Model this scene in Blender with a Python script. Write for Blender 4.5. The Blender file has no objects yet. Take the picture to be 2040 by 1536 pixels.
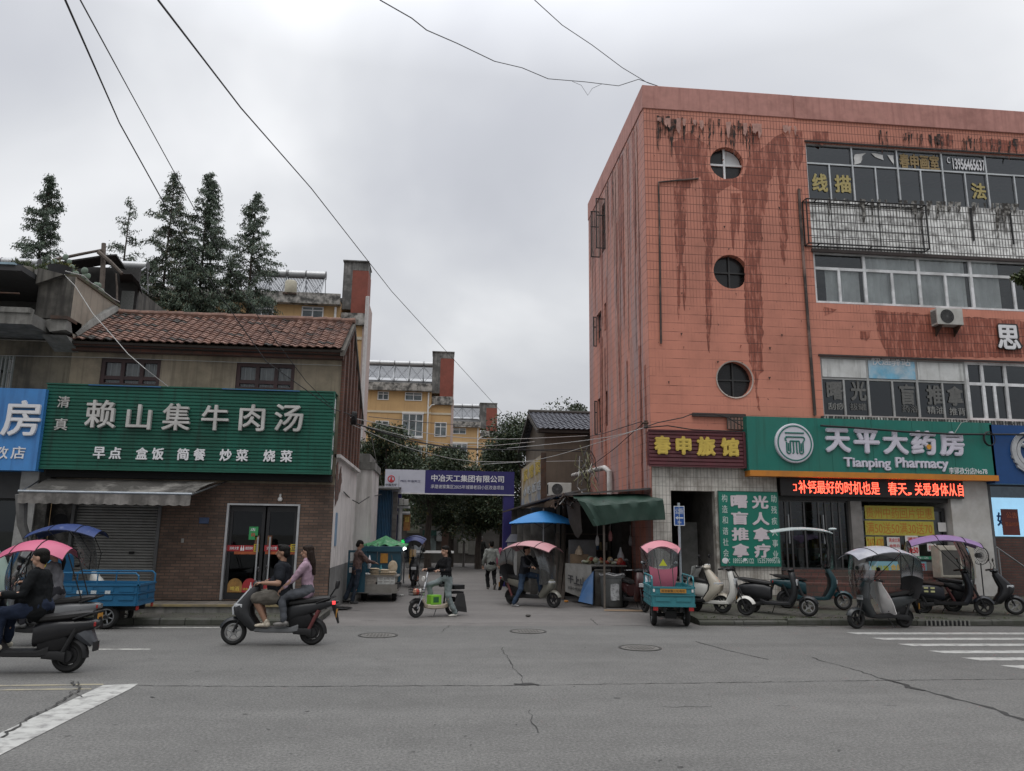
import bpy, math, random
from mathutils import Vector, Matrix
from mathutils import noise as mnoise
R_=random.Random(7)
sc=bpy.context.scene
C_=sc.collection
rad=math.radians
# ---------------- camera ----------------
FPX=1500.; IW,IH=2040,1536
CY,CP,CR,CH=5.4,11.13,.75,1.9
def _axes():
    y,p,r=rad(CY),rad(CP),rad(CR)
    f=Vector((math.sin(y)*math.cos(p),math.cos(y)*math.cos(p),math.sin(p)))
    r0=Vector((math.cos(y),-math.sin(y),0)); u0=r0.cross(f)
    return r0*math.cos(r)+u0*math.sin(r), -r0*math.sin(r)+u0*math.cos(r), f
RT,UP,FW=_axes(); CAM=Vector((0,0,CH))
cd=bpy.data.cameras.new('camera'); cam=bpy.data.objects.new('camera',cd); C_.objects.link(cam)
mw=Matrix((RT,UP,-FW)).transposed().to_4x4(); mw.translation=CAM; cam.matrix_world=mw
cd.sensor_width=36; cd.lens=36*FPX/IW; cd.clip_end=2000; cd.clip_start=.1
sc.camera=cam
def ray(px,py): return RT*((px-IW/2)/FPX)+UP*(-(py-IH/2)/FPX)+FW
def G(px,py,z=0):
    d=ray(px,py); return CAM+d*((z-CH)/d.z)
def P(px,py,Y):
    d=ray(px,py); return CAM+d*(Y/d.y)
def PX(px,py,X):
    d=ray(px,py); return CAM+d*(X/d.x)
# ---------------- sky and sun (overcast) ----------------
sc.view_settings.view_transform='Standard'; sc.view_settings.look='None'
sc.view_settings.exposure=.36; sc.view_settings.gamma=1
SUN_EL,SUN_AZ=62,200
w=bpy.data.worlds.new('World'); sc.world=w; w.use_nodes=True
nt=w.node_tree; nt.nodes.clear()
def N(nt,t,**k):
    n=nt.nodes.new(t)
    for a,b in k.items():
        if a.startswith('i_'): n.inputs[a[2:].replace('_',' ')].default_value=b
        else: setattr(n,a,b)
    return n
def L(nt,a,b): nt.links.new(a,b)
def ramp(nt,src,stops):
    r=N(nt,'ShaderNodeValToRGB'); e=r.color_ramp.elements
    while len(e)<len(stops): e.new(.5)
    for q,(p,c) in zip(e,stops):
        q.position=p; q.color=(c,c,c,1) if isinstance(c,(int,float)) else tuple(c)+(1,)
    L(nt,src,r.inputs[0]); return r.outputs[0]
def mth(nt,op,a,b=None,c=None):
    m=N(nt,'ShaderNodeMath',operation=op)
    for i,x in enumerate((a,b,c)):
        if x is None: continue
        if isinstance(x,(int,float)): m.inputs[i].default_value=x
        else: L(nt,x,m.inputs[i])
    return m.outputs[0]
def mixc(nt,f,a,b,bt='MIX'):
    m=N(nt,'ShaderNodeMix',data_type='RGBA',blend_type=bt)
    for i,x in ((0,f),(6,a),(7,b)):
        if isinstance(x,(int,float)): m.inputs[i].default_value=x
        elif isinstance(x,(tuple,list)): m.inputs[i].default_value=tuple(x)[:3]+(1,)
        else: L(nt,x,m.inputs[i])
    return m.outputs[2]
out=N(nt,'ShaderNodeOutputWorld')
sky=N(nt,'ShaderNodeTexSky',sky_type='NISHITA'); sky.sun_disc=False
sky.sun_elevation=rad(SUN_EL); sky.sun_rotation=rad(SUN_AZ); sky.air_density=2; sky.dust_density=4
b1=N(nt,'ShaderNodeBackground'); L(nt,sky.outputs[0],b1.inputs[0]); b1.inputs[1].default_value=.1
tc=N(nt,'ShaderNodeTexCoord'); sp=N(nt,'ShaderNodeSeparateXYZ'); L(nt,tc.outputs['Generated'],sp.inputs[0])
zz=mth(nt,'ADD',mth(nt,'MAXIMUM',sp.outputs[2],0),.28)
cx=mth(nt,'DIVIDE',sp.outputs[0],zz); cy=mth(nt,'DIVIDE',sp.outputs[1],zz)
cv=N(nt,'ShaderNodeCombineXYZ'); L(nt,cx,cv.inputs[0]); L(nt,cy,cv.inputs[1]); cv.inputs[2].default_value=3.7
n1=N(nt,'ShaderNodeTexNoise'); n1.inputs['Scale'].default_value=.95; n1.inputs['Detail'].default_value=5; n1.inputs['Roughness'].default_value=.45; n1.inputs['Distortion'].default_value=.5
L(nt,cv.outputs[0],n1.inputs['Vector'])
cl=ramp(nt,n1.outputs[0],[(.28,(.37,.38,.415)),(.42,(.45,.46,.495)),(.54,(.55,.56,.585)),(.68,(.73,.735,.75))])
zen=ramp(nt,sp.outputs[2],[(0,.95),(.25,1.0),(.55,1.12),(.75,2.3),(1,3.5)])
backd=ramp(nt,mth(nt,'ADD',mth(nt,'MULTIPLY',sp.outputs[1],.5),.5),[(.1,.66),(.6,1)])  # unseen sky behind the camera, dimmed to cut front light on the facades
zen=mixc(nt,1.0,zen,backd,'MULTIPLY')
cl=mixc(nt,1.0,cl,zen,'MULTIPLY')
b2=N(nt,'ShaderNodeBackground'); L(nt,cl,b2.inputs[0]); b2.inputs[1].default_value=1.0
mx=N(nt,'ShaderNodeMixShader'); mx.inputs[0].default_value=.93
L(nt,b1.outputs[0],mx.inputs[1]); L(nt,b2.outputs[0],mx.inputs[2]); L(nt,mx.outputs[0],out.inputs[0])
sl=bpy.data.lights.new('sun','SUN'); sl.energy=.5; sl.angle=rad(40); sl.color=(1,.97,.93)
so=bpy.data.objects.new('sun',sl); C_.objects.link(so); so.location=(0,0,60)
_sd=Vector((math.sin(rad(SUN_AZ))*math.cos(rad(SUN_EL)),math.cos(rad(SUN_AZ))*math.cos(rad(SUN_EL)),math.sin(rad(SUN_EL))))
so.rotation_euler=_sd.to_track_quat('Z','Y').to_euler()
sc.cycles.max_bounces=6; sc.cycles.transparent_max_bounces=12; sc.cycles.use_denoising=True
# ---------------- materials ----------------
MT={}
def nm(name):
    m=bpy.data.materials.new(name); m.use_nodes=True; t=m.node_tree
    b=t.nodes['Principled BSDF']; return m,t,b
def ocoord(t,sx=1,sy=1,sz=1):
    tc=N(t,'ShaderNodeTexCoord'); mp=N(t,'ShaderNodeMapping'); mp.inputs['Scale'].default_value=(sx,sy,sz)
    L(t,tc.outputs['Object'],mp.inputs[0]); return mp.outputs[0]
def noise(t,vec,s,d=4,r=.55):
    n=N(t,'ShaderNodeTexNoise'); n.inputs['Scale'].default_value=s; n.inputs['Detail'].default_value=d; n.inputs['Roughness'].default_value=r
    L(t,vec,n.inputs['Vector']); return n.outputs[0]
def cm(c,k): return tuple(min(1,x*k) for x in c[:3])
def M(name,col,rough=.6,met=0,var=.15,vs=5,dirt=None,damt=.5,ds=1.5,dth=.5,streak=None,samt=.6,sth=.52,bump=0,bs=40,coat=0,emit=0,alpha=None,spec=None):
    if name in MT: return MT[name]
    m,t,b=nm(name); v=ocoord(t)
    c=ramp(t,noise(t,v,vs),[(.3,cm(col,1-var)),(.7,cm(col,1+var))]) if var else None
    if dirt: c=mixc(t,mth(t,'MULTIPLY',ramp(t,noise(t,v,ds,6,.65),[(dth-.06,0),(dth+.12,1)]),damt),c if c else col,dirt)
    if streak:
        v2=ocoord(t,5,5,.35); c=mixc(t,mth(t,'MULTIPLY',ramp(t,noise(t,v2,1.3,5,.6),[(sth-.03,0),(sth+.12,1)]),samt),c if c else col,streak)
    if c is not None: L(t,c,b.inputs['Base Color'])
    else: b.inputs['Base Color'].default_value=tuple(col)[:3]+(1,)
    b.inputs['Roughness'].default_value=rough; b.inputs['Metallic'].default_value=met
    if spec is not None: b.inputs['Specular IOR Level'].default_value=spec
    if coat: b.inputs['Coat Weight'].default_value=coat; b.inputs['Coat Roughness'].default_value=.08
    if bump:
        bp=N(t,'ShaderNodeBump'); bp.inputs['Strength'].default_value=bump; bp.inputs['Distance'].default_value=.02
        L(t,noise(t,v,bs,4),bp.inputs['Height']); L(t,bp.outputs[0],b.inputs['Normal'])
    if emit: 
        b.inputs['Emission Color'].default_value=tuple(col)[:3]+(1,); b.inputs['Emission Strength'].default_value=emit
    MT[name]=m; return m
def glass(name,tint=(.9,.95,.95),refl=.25,rough=.02,dark=0.):
    if name in MT: return MT[name]
    m,t,b=nm(name); t.nodes.remove(b); o=t.nodes['Material Output']
    tr=N(t,'ShaderNodeBsdfTransparent'); tr.inputs[0].default_value=tint+(1,)
    gl=N(t,'ShaderNodeBsdfGlossy'); gl.inputs['Roughness'].default_value=rough; gl.inputs[0].default_value=(.9,.95,1,1)
    lw=N(t,'ShaderNodeLayerWeight'); lw.inputs[0].default_value=.35
    f=mth(t,'ADD',mth(t,'MULTIPLY',lw.outputs['Fresnel'],.8),refl)
    mx=N(t,'ShaderNodeMixShader'); L(t,f,mx.inputs[0]); L(t,tr.outputs[0],mx.inputs[1]); L(t,gl.outputs[0],mx.inputs[2])
    last=mx.outputs[0]
    if dark:
        df=N(t,'ShaderNodeBsdfDiffuse'); df.inputs[0].default_value=(.3,.3,.29,1)
        m2=N(t,'ShaderNodeMixShader'); v=ocoord(t); L(t,mth(t,'MULTIPLY',ramp(t,noise(t,v,2.5,5),[(.3,.4),(.7,1)]),dark),m2.inputs[0])
        L(t,last,m2.inputs[1]); L(t,df.outputs[0],m2.inputs[2]); last=m2.outputs[0]
    L(t,last,o.inputs[0]); MT[name]=m; return m
def bricks(name,axis,c1,c2,mort,bw,rh,ms=.01,off=.5,var=.25,dirt=None,damt=.5,dth=.5,ds=1.2,rough=.85,bump=.35,streak=None,samt=.5,sth=.52):
    """brick / tile pattern on a plane: axis 'x' (x,z), 'y' (y,z) or 'z' (x,y)"""
    if name in MT: return MT[name]
    m,t,b=nm(name); tc=N(t,'ShaderNodeTexCoord'); s=N(t,'ShaderNodeSeparateXYZ'); L(t,tc.outputs['Object'],s.inputs[0])
    cv=N(t,'ShaderNodeCombineXYZ'); i,j={'x':(0,2),'y':(1,2),'z':(0,1)}[axis]
    L(t,s.outputs[i],cv.inputs[0]); L(t,s.outputs[j],cv.inputs[1])
    br=N(t,'ShaderNodeTexBrick'); br.offset=off; br.inputs['Scale'].default_value=1
    br.inputs['Color1'].default_value=c1+(1,); br.inputs['Color2'].default_value=c2+(1,); br.inputs['Mortar'].default_value=mort+(1,)
    br.inputs['Brick Width'].default_value=bw; br.inputs['Row Height'].default_value=rh; br.inputs['Mortar Size'].default_value=ms; br.inputs['Mortar Smooth'].default_value=.2
    L(t,cv.outputs[0],br.inputs['Vector']); v=tc.outputs['Object']
    c=mixc(t,1,br.outputs[0],ramp(t,noise(t,v,2.2),[(.3,1-var),(.7,1+var)]),'MULTIPLY')
    if dirt: c=mixc(t,mth(t,'MULTIPLY',ramp(t,noise(t,v,ds,6,.65),[(dth-.06,0),(dth+.12,1)]),damt),c,dirt)
    if streak:
        v2=ocoord(t,5,5,.35); c=mixc(t,mth(t,'MULTIPLY',ramp(t,noise(t,v2,1.3,5,.6),[(sth-.03,0),(sth+.12,1)]),samt),c,streak)
    L(t,c,b.inputs['Base Color']); b.inputs['Roughness'].default_value=rough
    bp=N(t,'ShaderNodeBump'); bp.inputs['Strength'].default_value=bump; bp.inputs['Distance'].default_value=.01; bp.invert=True
    L(t,br.outputs['Fac'],bp.inputs['Height']); L(t,bp.outputs[0],b.inputs['Normal'])
    MT[name]=m; return m
# ---------------- mesh builder ----------------
ORG={}
class MB:
    def __init__(s): s.v=[];s.f=[];s.m=[]
    def add(s,vs,fs,mi=0):
        k=len(s.v); s.v+= [tuple(x) for x in vs]; s.f+=[tuple(i+k for i in f) for f in fs]; s.m+=[mi]*len(fs); return s
    def box(s,a,b,mi=0,Mx=None):
        (x0,y0,z0),(x1,y1,z1)=a,b
        if x0>x1:x0,x1=x1,x0
        if y0>y1:y0,y1=y1,y0
        if z0>z1:z0,z1=z1,z0
        vs=[Vector(q) for q in ((x0,y0,z0),(x1,y0,z0),(x1,y1,z0),(x0,y1,z0),(x0,y0,z1),(x1,y0,z1),(x1,y1,z1),(x0,y1,z1))]
        if Mx is not None: vs=[Mx@q for q in vs]
        return s.add(vs,[(0,3,2,1),(4,5,6,7),(0,1,5,4),(1,2,6,5),(2,3,7,6),(3,0,4,7)],mi)
    def quad(s,a,b,c,d,mi=0): return s.add([a,b,c,d],[(0,1,2,3)],mi)
    def cyl(s,p,q,r,r2=None,n=10,mi=0,cap=True):
        p,q=Vector(p),Vector(q); r2=r if r2 is None else r2; d=(q-p).normalized()
        u=d.orthogonal().normalized(); w=d.cross(u); vs=[]
        for c,rr in ((p,r),(q,r2)):
            for i in range(n):
                a=2*math.pi*i/n; vs.append(c+(u*math.cos(a)+w*math.sin(a))*rr)
        fs=[(i,(i+1)%n,n+(i+1)%n,n+i) for i in range(n)]
        if cap: fs+=[tuple(range(n))[::-1],tuple(range(n,2*n))]
        return s.add(vs,fs,mi)
    def tube(s,pts,r,n=6,mi=0,closed=False):
        pts=[Vector(p) for p in pts]; k=len(pts); vs=[]; u=None
        for i,p in enumerate(pts):
            a=pts[i-1] if (i>0 or closed) else p; b=pts[(i+1)%k] if (i<k-1 or closed) else p
            d=(b-a).normalized()
            if u is None: u=d.orthogonal().normalized()
            else:
                u=u-d*u.dot(d)
                u=u.normalized() if u.length>1e-6 else d.orthogonal().normalized()
            w=d.cross(u); rr=r[i] if isinstance(r,(list,tuple)) else r
            for j in range(n):
                t=2*math.pi*j/n; vs.append(p+(u*math.cos(t)+w*math.sin(t))*rr)
        fs=[]
        for i in range(k if closed else k-1):
            for j in range(n):
                i2=(i+1)%k; fs.append((i*n+j,i*n+(j+1)%n,i2*n+(j+1)%n,i2*n+j))
        if not closed: fs+=[tuple(range(n))[::-1],tuple(range((k-1)*n,k*n))]
        return s.add(vs,fs,mi)
    def prism(s,pts,axis,a,b,mi=0):
        n=len(pts)
        def mk(p,t): return {'x':(t,p[0],p[1]),'y':(p[0],t,p[1]),'z':(p[0],p[1],t)}[axis]
        vs=[mk(p,a) for p in pts]+[mk(p,b) for p in pts]
        fs=[(i,(i+1)%n,n+(i+1)%n,n+i) for i in range(n)]+[tuple(range(n))[::-1],tuple(range(n,2*n))]
        return s.add(vs,fs,mi)
    def ell(s,c,r,nu=12,nv=8,mi=0,Mx=None):
        c=Vector(c); r=(r,r,r) if isinstance(r,(int,float)) else r; vs=[];fs=[]
        for j in range(nv+1):
            th=math.pi*j/nv
            for i in range(nu):
                ph=2*math.pi*i/nu
                q=Vector((r[0]*math.sin(th)*math.cos(ph),r[1]*math.sin(th)*math.sin(ph),r[2]*math.cos(th)))
                if Mx is not None: q=Mx@q
                vs.append(c+q)
        for j in range(nv):
            for i in range(nu): fs.append((j*nu+i,(j+1)*nu+i,(j+1)*nu+(i+1)%nu,j*nu+(i+1)%nu))
        return s.add(vs,fs,mi)
    def sheet(s,rows,mi=0,mf=None):
        k=len(rows[0]); vs=[p for r in rows for p in r]; fs=[]
        kk=len(s.v); s.v+=[tuple(p) for p in vs]
        for i in range(len(rows)-1):
            for j in range(k-1):
                s.f.append((kk+i*k+j,kk+i*k+j+1,kk+(i+1)*k+j+1,kk+(i+1)*k+j)); s.m.append(mf(i,j) if mf else mi)
        return s
    def shell(s,rows,th=(0,0,-.02),mi=0):
        """sheet with thickness"""
        th=Vector(th); lo=[[Vector(p)+th for p in r] for r in rows]
        s.sheet(rows,mi); s.sheet([r[::-1] for r in lo],mi)
        rim=lambda a,b: s.sheet([a,b],mi)
        rim(lo[0],rows[0]); rim(rows[-1],lo[-1]); rim([r[0] for r in rows],[r[0] for r in lo]); rim([r[-1] for r in lo],[r[-1] for r in rows])
        return s
    def rings(s,rs,mi=0,cap=True):
        n=len(rs[0]); vs=[p for r in rs for p in r]; fs=[]
        for i in range(len(rs)-1):
            for j in range(n): fs.append((i*n+j,i*n+(j+1)%n,(i+1)*n+(j+1)%n,(i+1)*n+j))
        if cap: fs+=[tuple(range(n))[::-1],tuple(range((len(rs)-1)*n,len(rs)*n))]
        return s.add(vs,fs,mi)
    def loft(s,st,axis='x',n=14,e=2.6,mi=0,dy=0):
        """stations: (along, centre, half_lateral(y), half_other); axis x: other=z, axis z: other=x"""
        rs=[]
        for (t,c,hy,ho) in st:
            r=[]
            for j in range(n):
                a=2*math.pi*(j+.5)/n; ca,sa=math.cos(a),math.sin(a)
                y=math.copysign(abs(ca)**(2/e),ca)*hy+dy; o=math.copysign(abs(sa)**(2/e),sa)*ho+c
                r.append((t,y,o) if axis=='x' else (o,y,t))
            rs.append(r)
        return s.rings(rs,mi)
    def lathe(s,prof,c=(0,0,0),axis='z',n=24,mi=0,mf=None):
        vs=[];fs=[];c=Vector(c)
        for (r,h) in prof:
            for i in range(n):
                a=2*math.pi*i/n; x,y=r*math.cos(a),r*math.sin(a)
                vs.append(c+Vector({'z':(x,y,h),'y':(x,h,y),'x':(h,x,y)}[axis]))
        kk=len(s.v); s.v+=[tuple(q) for q in vs]
        for j in range(len(prof)-1):
            for i in range(n): s.f.append((kk+j*n+i,kk+j*n+(i+1)%n,kk+(j+1)*n+(i+1)%n,kk+(j+1)*n+i)); s.m.append(mf(j) if mf else mi)
        return s
    def build(s,name,mats,parent=None,smooth=False,w=False,bevel=0,loc=None,fix=True):
        me=bpy.data.meshes.new(name); vs=s.v
        o=ORG.get(parent.name) if parent is not None else None
        if w and o is not None: vs=[(x-o[0],y-o[1],z-o[2]) for x,y,z in vs]
        if w and parent is None and loc is not None: vs=[(x-loc[0],y-loc[1],z-loc[2]) for x,y,z in vs]
        me.from_pydata(vs,[],s.f)
        mats=mats if isinstance(mats,(list,tuple)) else [mats]
        for mm in mats: me.materials.append(mm)
        if len(mats)>1: me.polygons.foreach_set('material_index',s.m)
        if smooth: me.polygons.foreach_set('use_smooth',[True]*len(s.f))
        me.update()
        if fix and len(s.f)<60000:
            import bmesh
            bm=bmesh.new(); bm.from_mesh(me); bmesh.ops.recalc_face_normals(bm,faces=bm.faces); bm.to_mesh(me); bm.free()
        ob=bpy.data.objects.new(name,me); C_.objects.link(ob)
        if smooth:
            try: me.set_sharp_from_angle(angle=rad(38))
            except Exception: pass
        if parent is not None:
            ob.parent=parent; ORG[ob.name]=o
        if loc is not None: ob.location=loc; ORG[ob.name]=tuple(loc)
        if parent is None and loc is None: ORG[ob.name]=(0,0,0)
        if bevel:
            b=ob.modifiers.new('bevel','BEVEL'); b.width=bevel; b.segments=2; b.limit_method='ANGLE'; b.angle_limit=rad(40)
        return ob
def tag(o,label=None,cat=None,group=None,kind=None):
    if label:o['label']=label
    if cat:o['category']=cat
    if group:o['group']=group
    if kind:o['kind']=kind
    return o
def thing(name,label,cat,loc=(0,0,0),rz=0,group=None):
    o=bpy.data.objects.new(name,None); C_.objects.link(o); o.location=loc; o.rotation_euler=(0,0,rz); o.empty_display_size=.2
    ORG[o.name]=tuple(loc); return tag(o,label,cat,group)
def solo(mb,name,label,cat,mats,group=None,loc=None,smooth=False,**k):
    return tag(mb.build(name,mats,None,smooth=smooth,w=True,loc=loc,**k),label,cat,group)
def struct(mb,name,mats,**k): return tag(mb.build(name,mats,None,**k),kind='structure')
def copytree(o,parent=None):
    c=o.copy(); C_.objects.link(c); ORG[c.name]=ORG.get(o.name)
    if parent is not None: c.parent=parent
    for ch in list(o.children): copytree(ch,c)
    return c
# ---------------- lettering ----------------
def glyph_mesh(s,bold=0,extrude=0):
    c=bpy.data.curves.new('lettering','FONT'); c.body=s; c.offset=bold; c.extrude=extrude; c.resolution_u=3
    o=bpy.data.objects.new('lettering',c); C_.objects.link(o); bpy.context.view_layer.update()
    me=bpy.data.meshes.new_from_object(o.evaluated_get(bpy.context.evaluated_depsgraph_get()))
    bpy.data.objects.remove(o); bpy.data.curves.remove(c); return me
def text(s,A,B,D,mat,parent,depth=.01,bold=.0,name='lettering',w=True,push=0,fit=True):
    """fit string s in the rectangle with lower-left A, lower-right B, upper-left D (world points); faces towards (B-A)x(D-A)"""
    A,B,D=Vector(A),Vector(B),Vector(D)
    g=glyph_mesh(s,0,1.0); vs=[v.co.copy() for v in g.vertices]; fs=[tuple(p.vertices) for p in g.polygons]
    bpy.data.meshes.remove(g)
    if not vs: return None
    n0=len(vs)
    if bold:   # heavier strokes: copies shifted sideways, each set a hair deeper
        base=list(vs); f0=list(fs)
        for q in range(6):
            dx,dy=bold*math.cos(q*math.pi/3),bold*math.sin(q*math.pi/3)
            vs+=[Vector((v.x+dx,v.y+dy,v.z-.05*(q+1))) for v in base]; fs+=[tuple(i+n0*(q+1) for i in f) for f in f0]
    xs=[v.x for v in vs]; ys=[v.y for v in vs]
    x0,x1,y0,y1=min(xs),max(xs),min(ys),max(ys)
    n=(B-A).cross(D-A).normalized(); o=ORG.get(parent.name) or (0,0,0); o=Vector(o) if w else Vector((0,0,0))
    out=[]
    for v in vs:
        u=(v.x-x0)/(x1-x0); q=(v.y-y0)/(y1-y0)
        out.append(A+(B-A)*u+(D-A)*q+n*(push+max(v.z+1,.02)*.5*depth)-o)
    me=bpy.data.meshes.new(name); me.from_pydata(out,[],fs); me.update()
    me.materials.clear(); me.materials.append(mat); me.name=name
    ob=bpy.data.objects.new(name,me); C_.objects.link(ob); ob.parent=parent; ORG[ob.name]=ORG.get(parent.name)
    return ob
def ptext(s,pl,px0,py0,px1,py1,mat,parent,split=False,skew=None,**k):
    """text in photo rectangle on a wall function pl(px,py)->point; split = one mesh per character"""
    if not split: return text(s,pl(px0,py1),pl(px1,py1),pl(px0,py0),mat,parent,**k)
# ---------------- common materials ----------------
BLK=M('black_plastic',(.009,.009,.010),.5,var=.2,spec=.3)
RUB=M('tyre_rubber',(.011,.011,.011),.85,var=.3,bump=.2,bs=60)
DARK=M('dark_void',(.012,.012,.013),.9,var=0)
STEEL=M('steel',(.32,.33,.34),.35,.9,var=.15)
ALU=M('aluminium',(.55,.57,.58),.4,.6,var=.1,dirt=(.2,.2,.19),damt=.3)
CHROME=M('chrome',(.7,.7,.72),.12,1,var=.05)
CONC=M('concrete',(.23,.225,.21),.9,var=.2,vs=3,dirt=(.08,.078,.07),damt=.6,ds=1.3,dth=.5,bump=.3,bs=25,streak=(.06,.058,.052),samt=.4)
WOOD=M('grey_wood',(.12,.10,.085),.85,var=.3,bump=.3,bs=30)
RUST=M('rusty_iron',(.06,.042,.033),.75,.2,var=.4,dirt=(.11,.045,.02),damt=.6,ds=6)
WHITEL=M('white_letter',(.72,.72,.74),.45,var=.05)
YELLOWL=M('yellow_letter',(.62,.46,.09),.5,var=.1)
WPVC=M('white_plastic',(.68,.68,.67),.45,var=.08,dirt=(.3,.28,.25),damt=.4)
GLD=glass('dark_window_glass',(.35,.4,.4),.02)
GLC=glass('clear_glass',(.8,.86,.86),.08)
GLU=glass('upper_window_glass',(.42,.47,.47),.07)
GLDUST=glass('dusty_glass',(.88,.91,.91),.05,dark=.09)
# ================= ground, road, pavements =================
def asphalt(name,c,patch,speck=.35):
    m,t,b=nm(name); v=ocoord(t)
    a=ramp(t,noise(t,v,.28,5,.6),[(.3,cm(c,.86)),(.5,c),(.7,cm(c,1.10))])
    a=mixc(t,1,a,ramp(t,noise(t,v,34,5,.9),[(.3,1-speck),(.5,1),(.70,1+speck*1.3)]),'MULTIPLY')
    a=mixc(t,1,a,ramp(t,noise(t,ocoord(t,.10,.9,1),1.0,3,.5),[(.35,.90),(.65,1.09)]),'MULTIPLY')
    a=mixc(t,1,a,ramp(t,noise(t,v,2.6,5,.7),[(.35,.92),(.65,1.07)]),'MULTIPLY')
    a=mixc(t,mth(t,'MULTIPLY',ramp(t,noise(t,ocoord(t,.8,1.1,1),1.7,2,.4),[(.70,0),(.80,1)]),.4),a,cm(c,.5))
    a=mixc(t,mth(t,'MULTIPLY',ramp(t,noise(t,ocoord(t,.5,1.6,1),1.1,6,.7),[(.56,0),(.72,1)]),.35),a,patch)
    L(t,a,b.inputs['Base Color']); b.inputs['Roughness'].default_value=.88
    bp=N(t,'ShaderNodeBump'); bp.inputs['Strength'].default_value=.35; bp.inputs['Distance'].default_value=.008
    L(t,noise(t,v,110,3),bp.inputs['Height']); L(t,bp.outputs[0],b.inputs['Normal']); return m
ASPH=asphalt('asphalt',(.119,.117,.111),(.087,.085,.08),.75)
ALLEY=asphalt('alley_concrete',(.140,.131,.124),(.10,.093,.087),.5)
CRACK=M('crack_filler',(.035,.034,.033),.95,var=.3)
def crack(mb,pts,wd,mi=1,z=.004,jit=.03,step=.12):
    rs=random.Random(len(pts)*7+int(pts[0][0]))
    q=[G(*p) for p in pts]; out=[]
    for a,b in zip(q,q[1:]):
        n=max(1,int((b-a).length/step))
        for i in range(n): out.append(a.lerp(b,i/n))
    out.append(q[-1]); rows=[]
    for i,p in enumerate(out):
        a=out[max(0,i-1)];b=out[min(len(out)-1,i+1)]; d=(b-a).normalized(); s=Vector((-d.y,d.x,0)); c=p+s*rs.uniform(-jit,jit)
        ww=wd*rs.uniform(.25,1.2)*.5; rows.append([(c.x-s.x*ww,c.y-s.y*ww,z),(c.x+s.x*ww,c.y+s.y*ww,z)])
    mb.sheet(rows,mi)
XL,XR_=-2.42,5.72          # where the pavements end at the alley mouth
g=MB(); g.quad((-400,-300,-.03),(400,-300,-.03),(400,700,-.03),(-400,700,-.03))
struct(g,'ground',M('earth',(.14,.13,.11),.95,var=.2,vs=.2))
r=MB(); r.quad((-90,-40,0),(90,-40,0),(90,16.4,0),(-90,16.4,0))
cr=lambda pts,w,**k: crack(r,pts,w,**k)
s2=lambda L_:[(1020+x/2,1220+y/2) for x,y in L_]
cr(s2([(1190,180),(1260,200),(1390,235),(1480,268)]),.025)
cr(s2([(1470,262),(1560,288),(1650,315),(1800,355),(1900,380),(2040,432)]),.075)
cr(s2([(1480,270),(1540,280),(1580,300),(1650,312)]),.08,jit=.05,z=.008)
cr([(275,1366),(520,1368),(760,1367),(1020,1366),(1300,1362),(1750,1356),(2060,1353)],.02,jit=.02,step=.07)
cr([(1000,1290),(1012,1316),(1025,1335),(1038,1350),(1045,1363)],.02); cr([(1025,1364),(1045,1363),(1075,1365)],.12,step=.06,z=.008)
cr([(1053,1414),(1058,1425),(1070,1460)],.012)
cr([(1385,1278),(1450,1296),(1530,1314)],.03,jit=.01)
cr([(140,1358),(160,1375),(130,1392),(100,1412),(60,1432),(0,1472)],.03,step=.07,jit=.03,z=.014)
cr([(150,1360),(162,1372),(138,1380),(170,1392)],.015,step=.06,jit=.03,z=.012)
cr(s2([(600,377),(800,377)]),.012); cr(s2([(1050,374),(1120,375)]),.012); cr(s2([(1480,370),(1530,371)]),.014)
for q in [(1060,428),(1145,463),(1215,355),(590,143),(1610,1700),(780,510),(1145,528),(260,455)]:
    x,y=q; cr([(x/2,1240+y/2),(x/2+9,1240+y/2)],.02,z=.006)
for i in range(26):
    x,y=R_.uniform(150,2000),R_.uniform(1275,1530); cr([(x,y),(x+R_.uniform(4,14),y+R_.uniform(-1,1))],.02,z=.005+.0002*i)
def gutter(x0,x1,y,z=.006):
    rows=[]; n=int((x1-x0)/.12)
    for i in range(n+1): x=x0+(x1-x0)*i/n; rows.append([(x,y,z),(x,y-.05-.16*abs(mnoise.noise(Vector((x*1.3,y,1)))) -.05*abs(mnoise.noise(Vector((x*7,y,4)))),z)])
    r.sheet(rows,2)
gutter(-12,-2.45,16.34); gutter(5.75,20,16.54)
struct(r,'road',[ASPH,CRACK,M('gutter_dirt',(.05,.047,.04),.95,var=.4,vs=9)])
a=MB(); a.quad((-30,16.4,0),(5.72,16.4,0),(5.72,130,0),(-30,130,0))
a.quad((5.72,16.4,0),(40,16.4,0),(40,130,0),(5.72,130,0))
for pts,wd in [([(885,1247),(945,1246)],.02),([(880,1260),(896,1246)],.02),([(1176,1232),(1190,1245),(1290,1247)],.03),([(955,1278),(1000,1300)],.0),([(720,1236),(940,1242),(1100,1240)],.02),([(870,1155),(905,1153)],.1),([(1060,1222),(1080,1222)],.05),([(690,1215),(760,1220)],.03)]:
    if wd: crack(a,pts,wd)
struct(a,'alley_paving',[ALLEY,CRACK])
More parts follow.
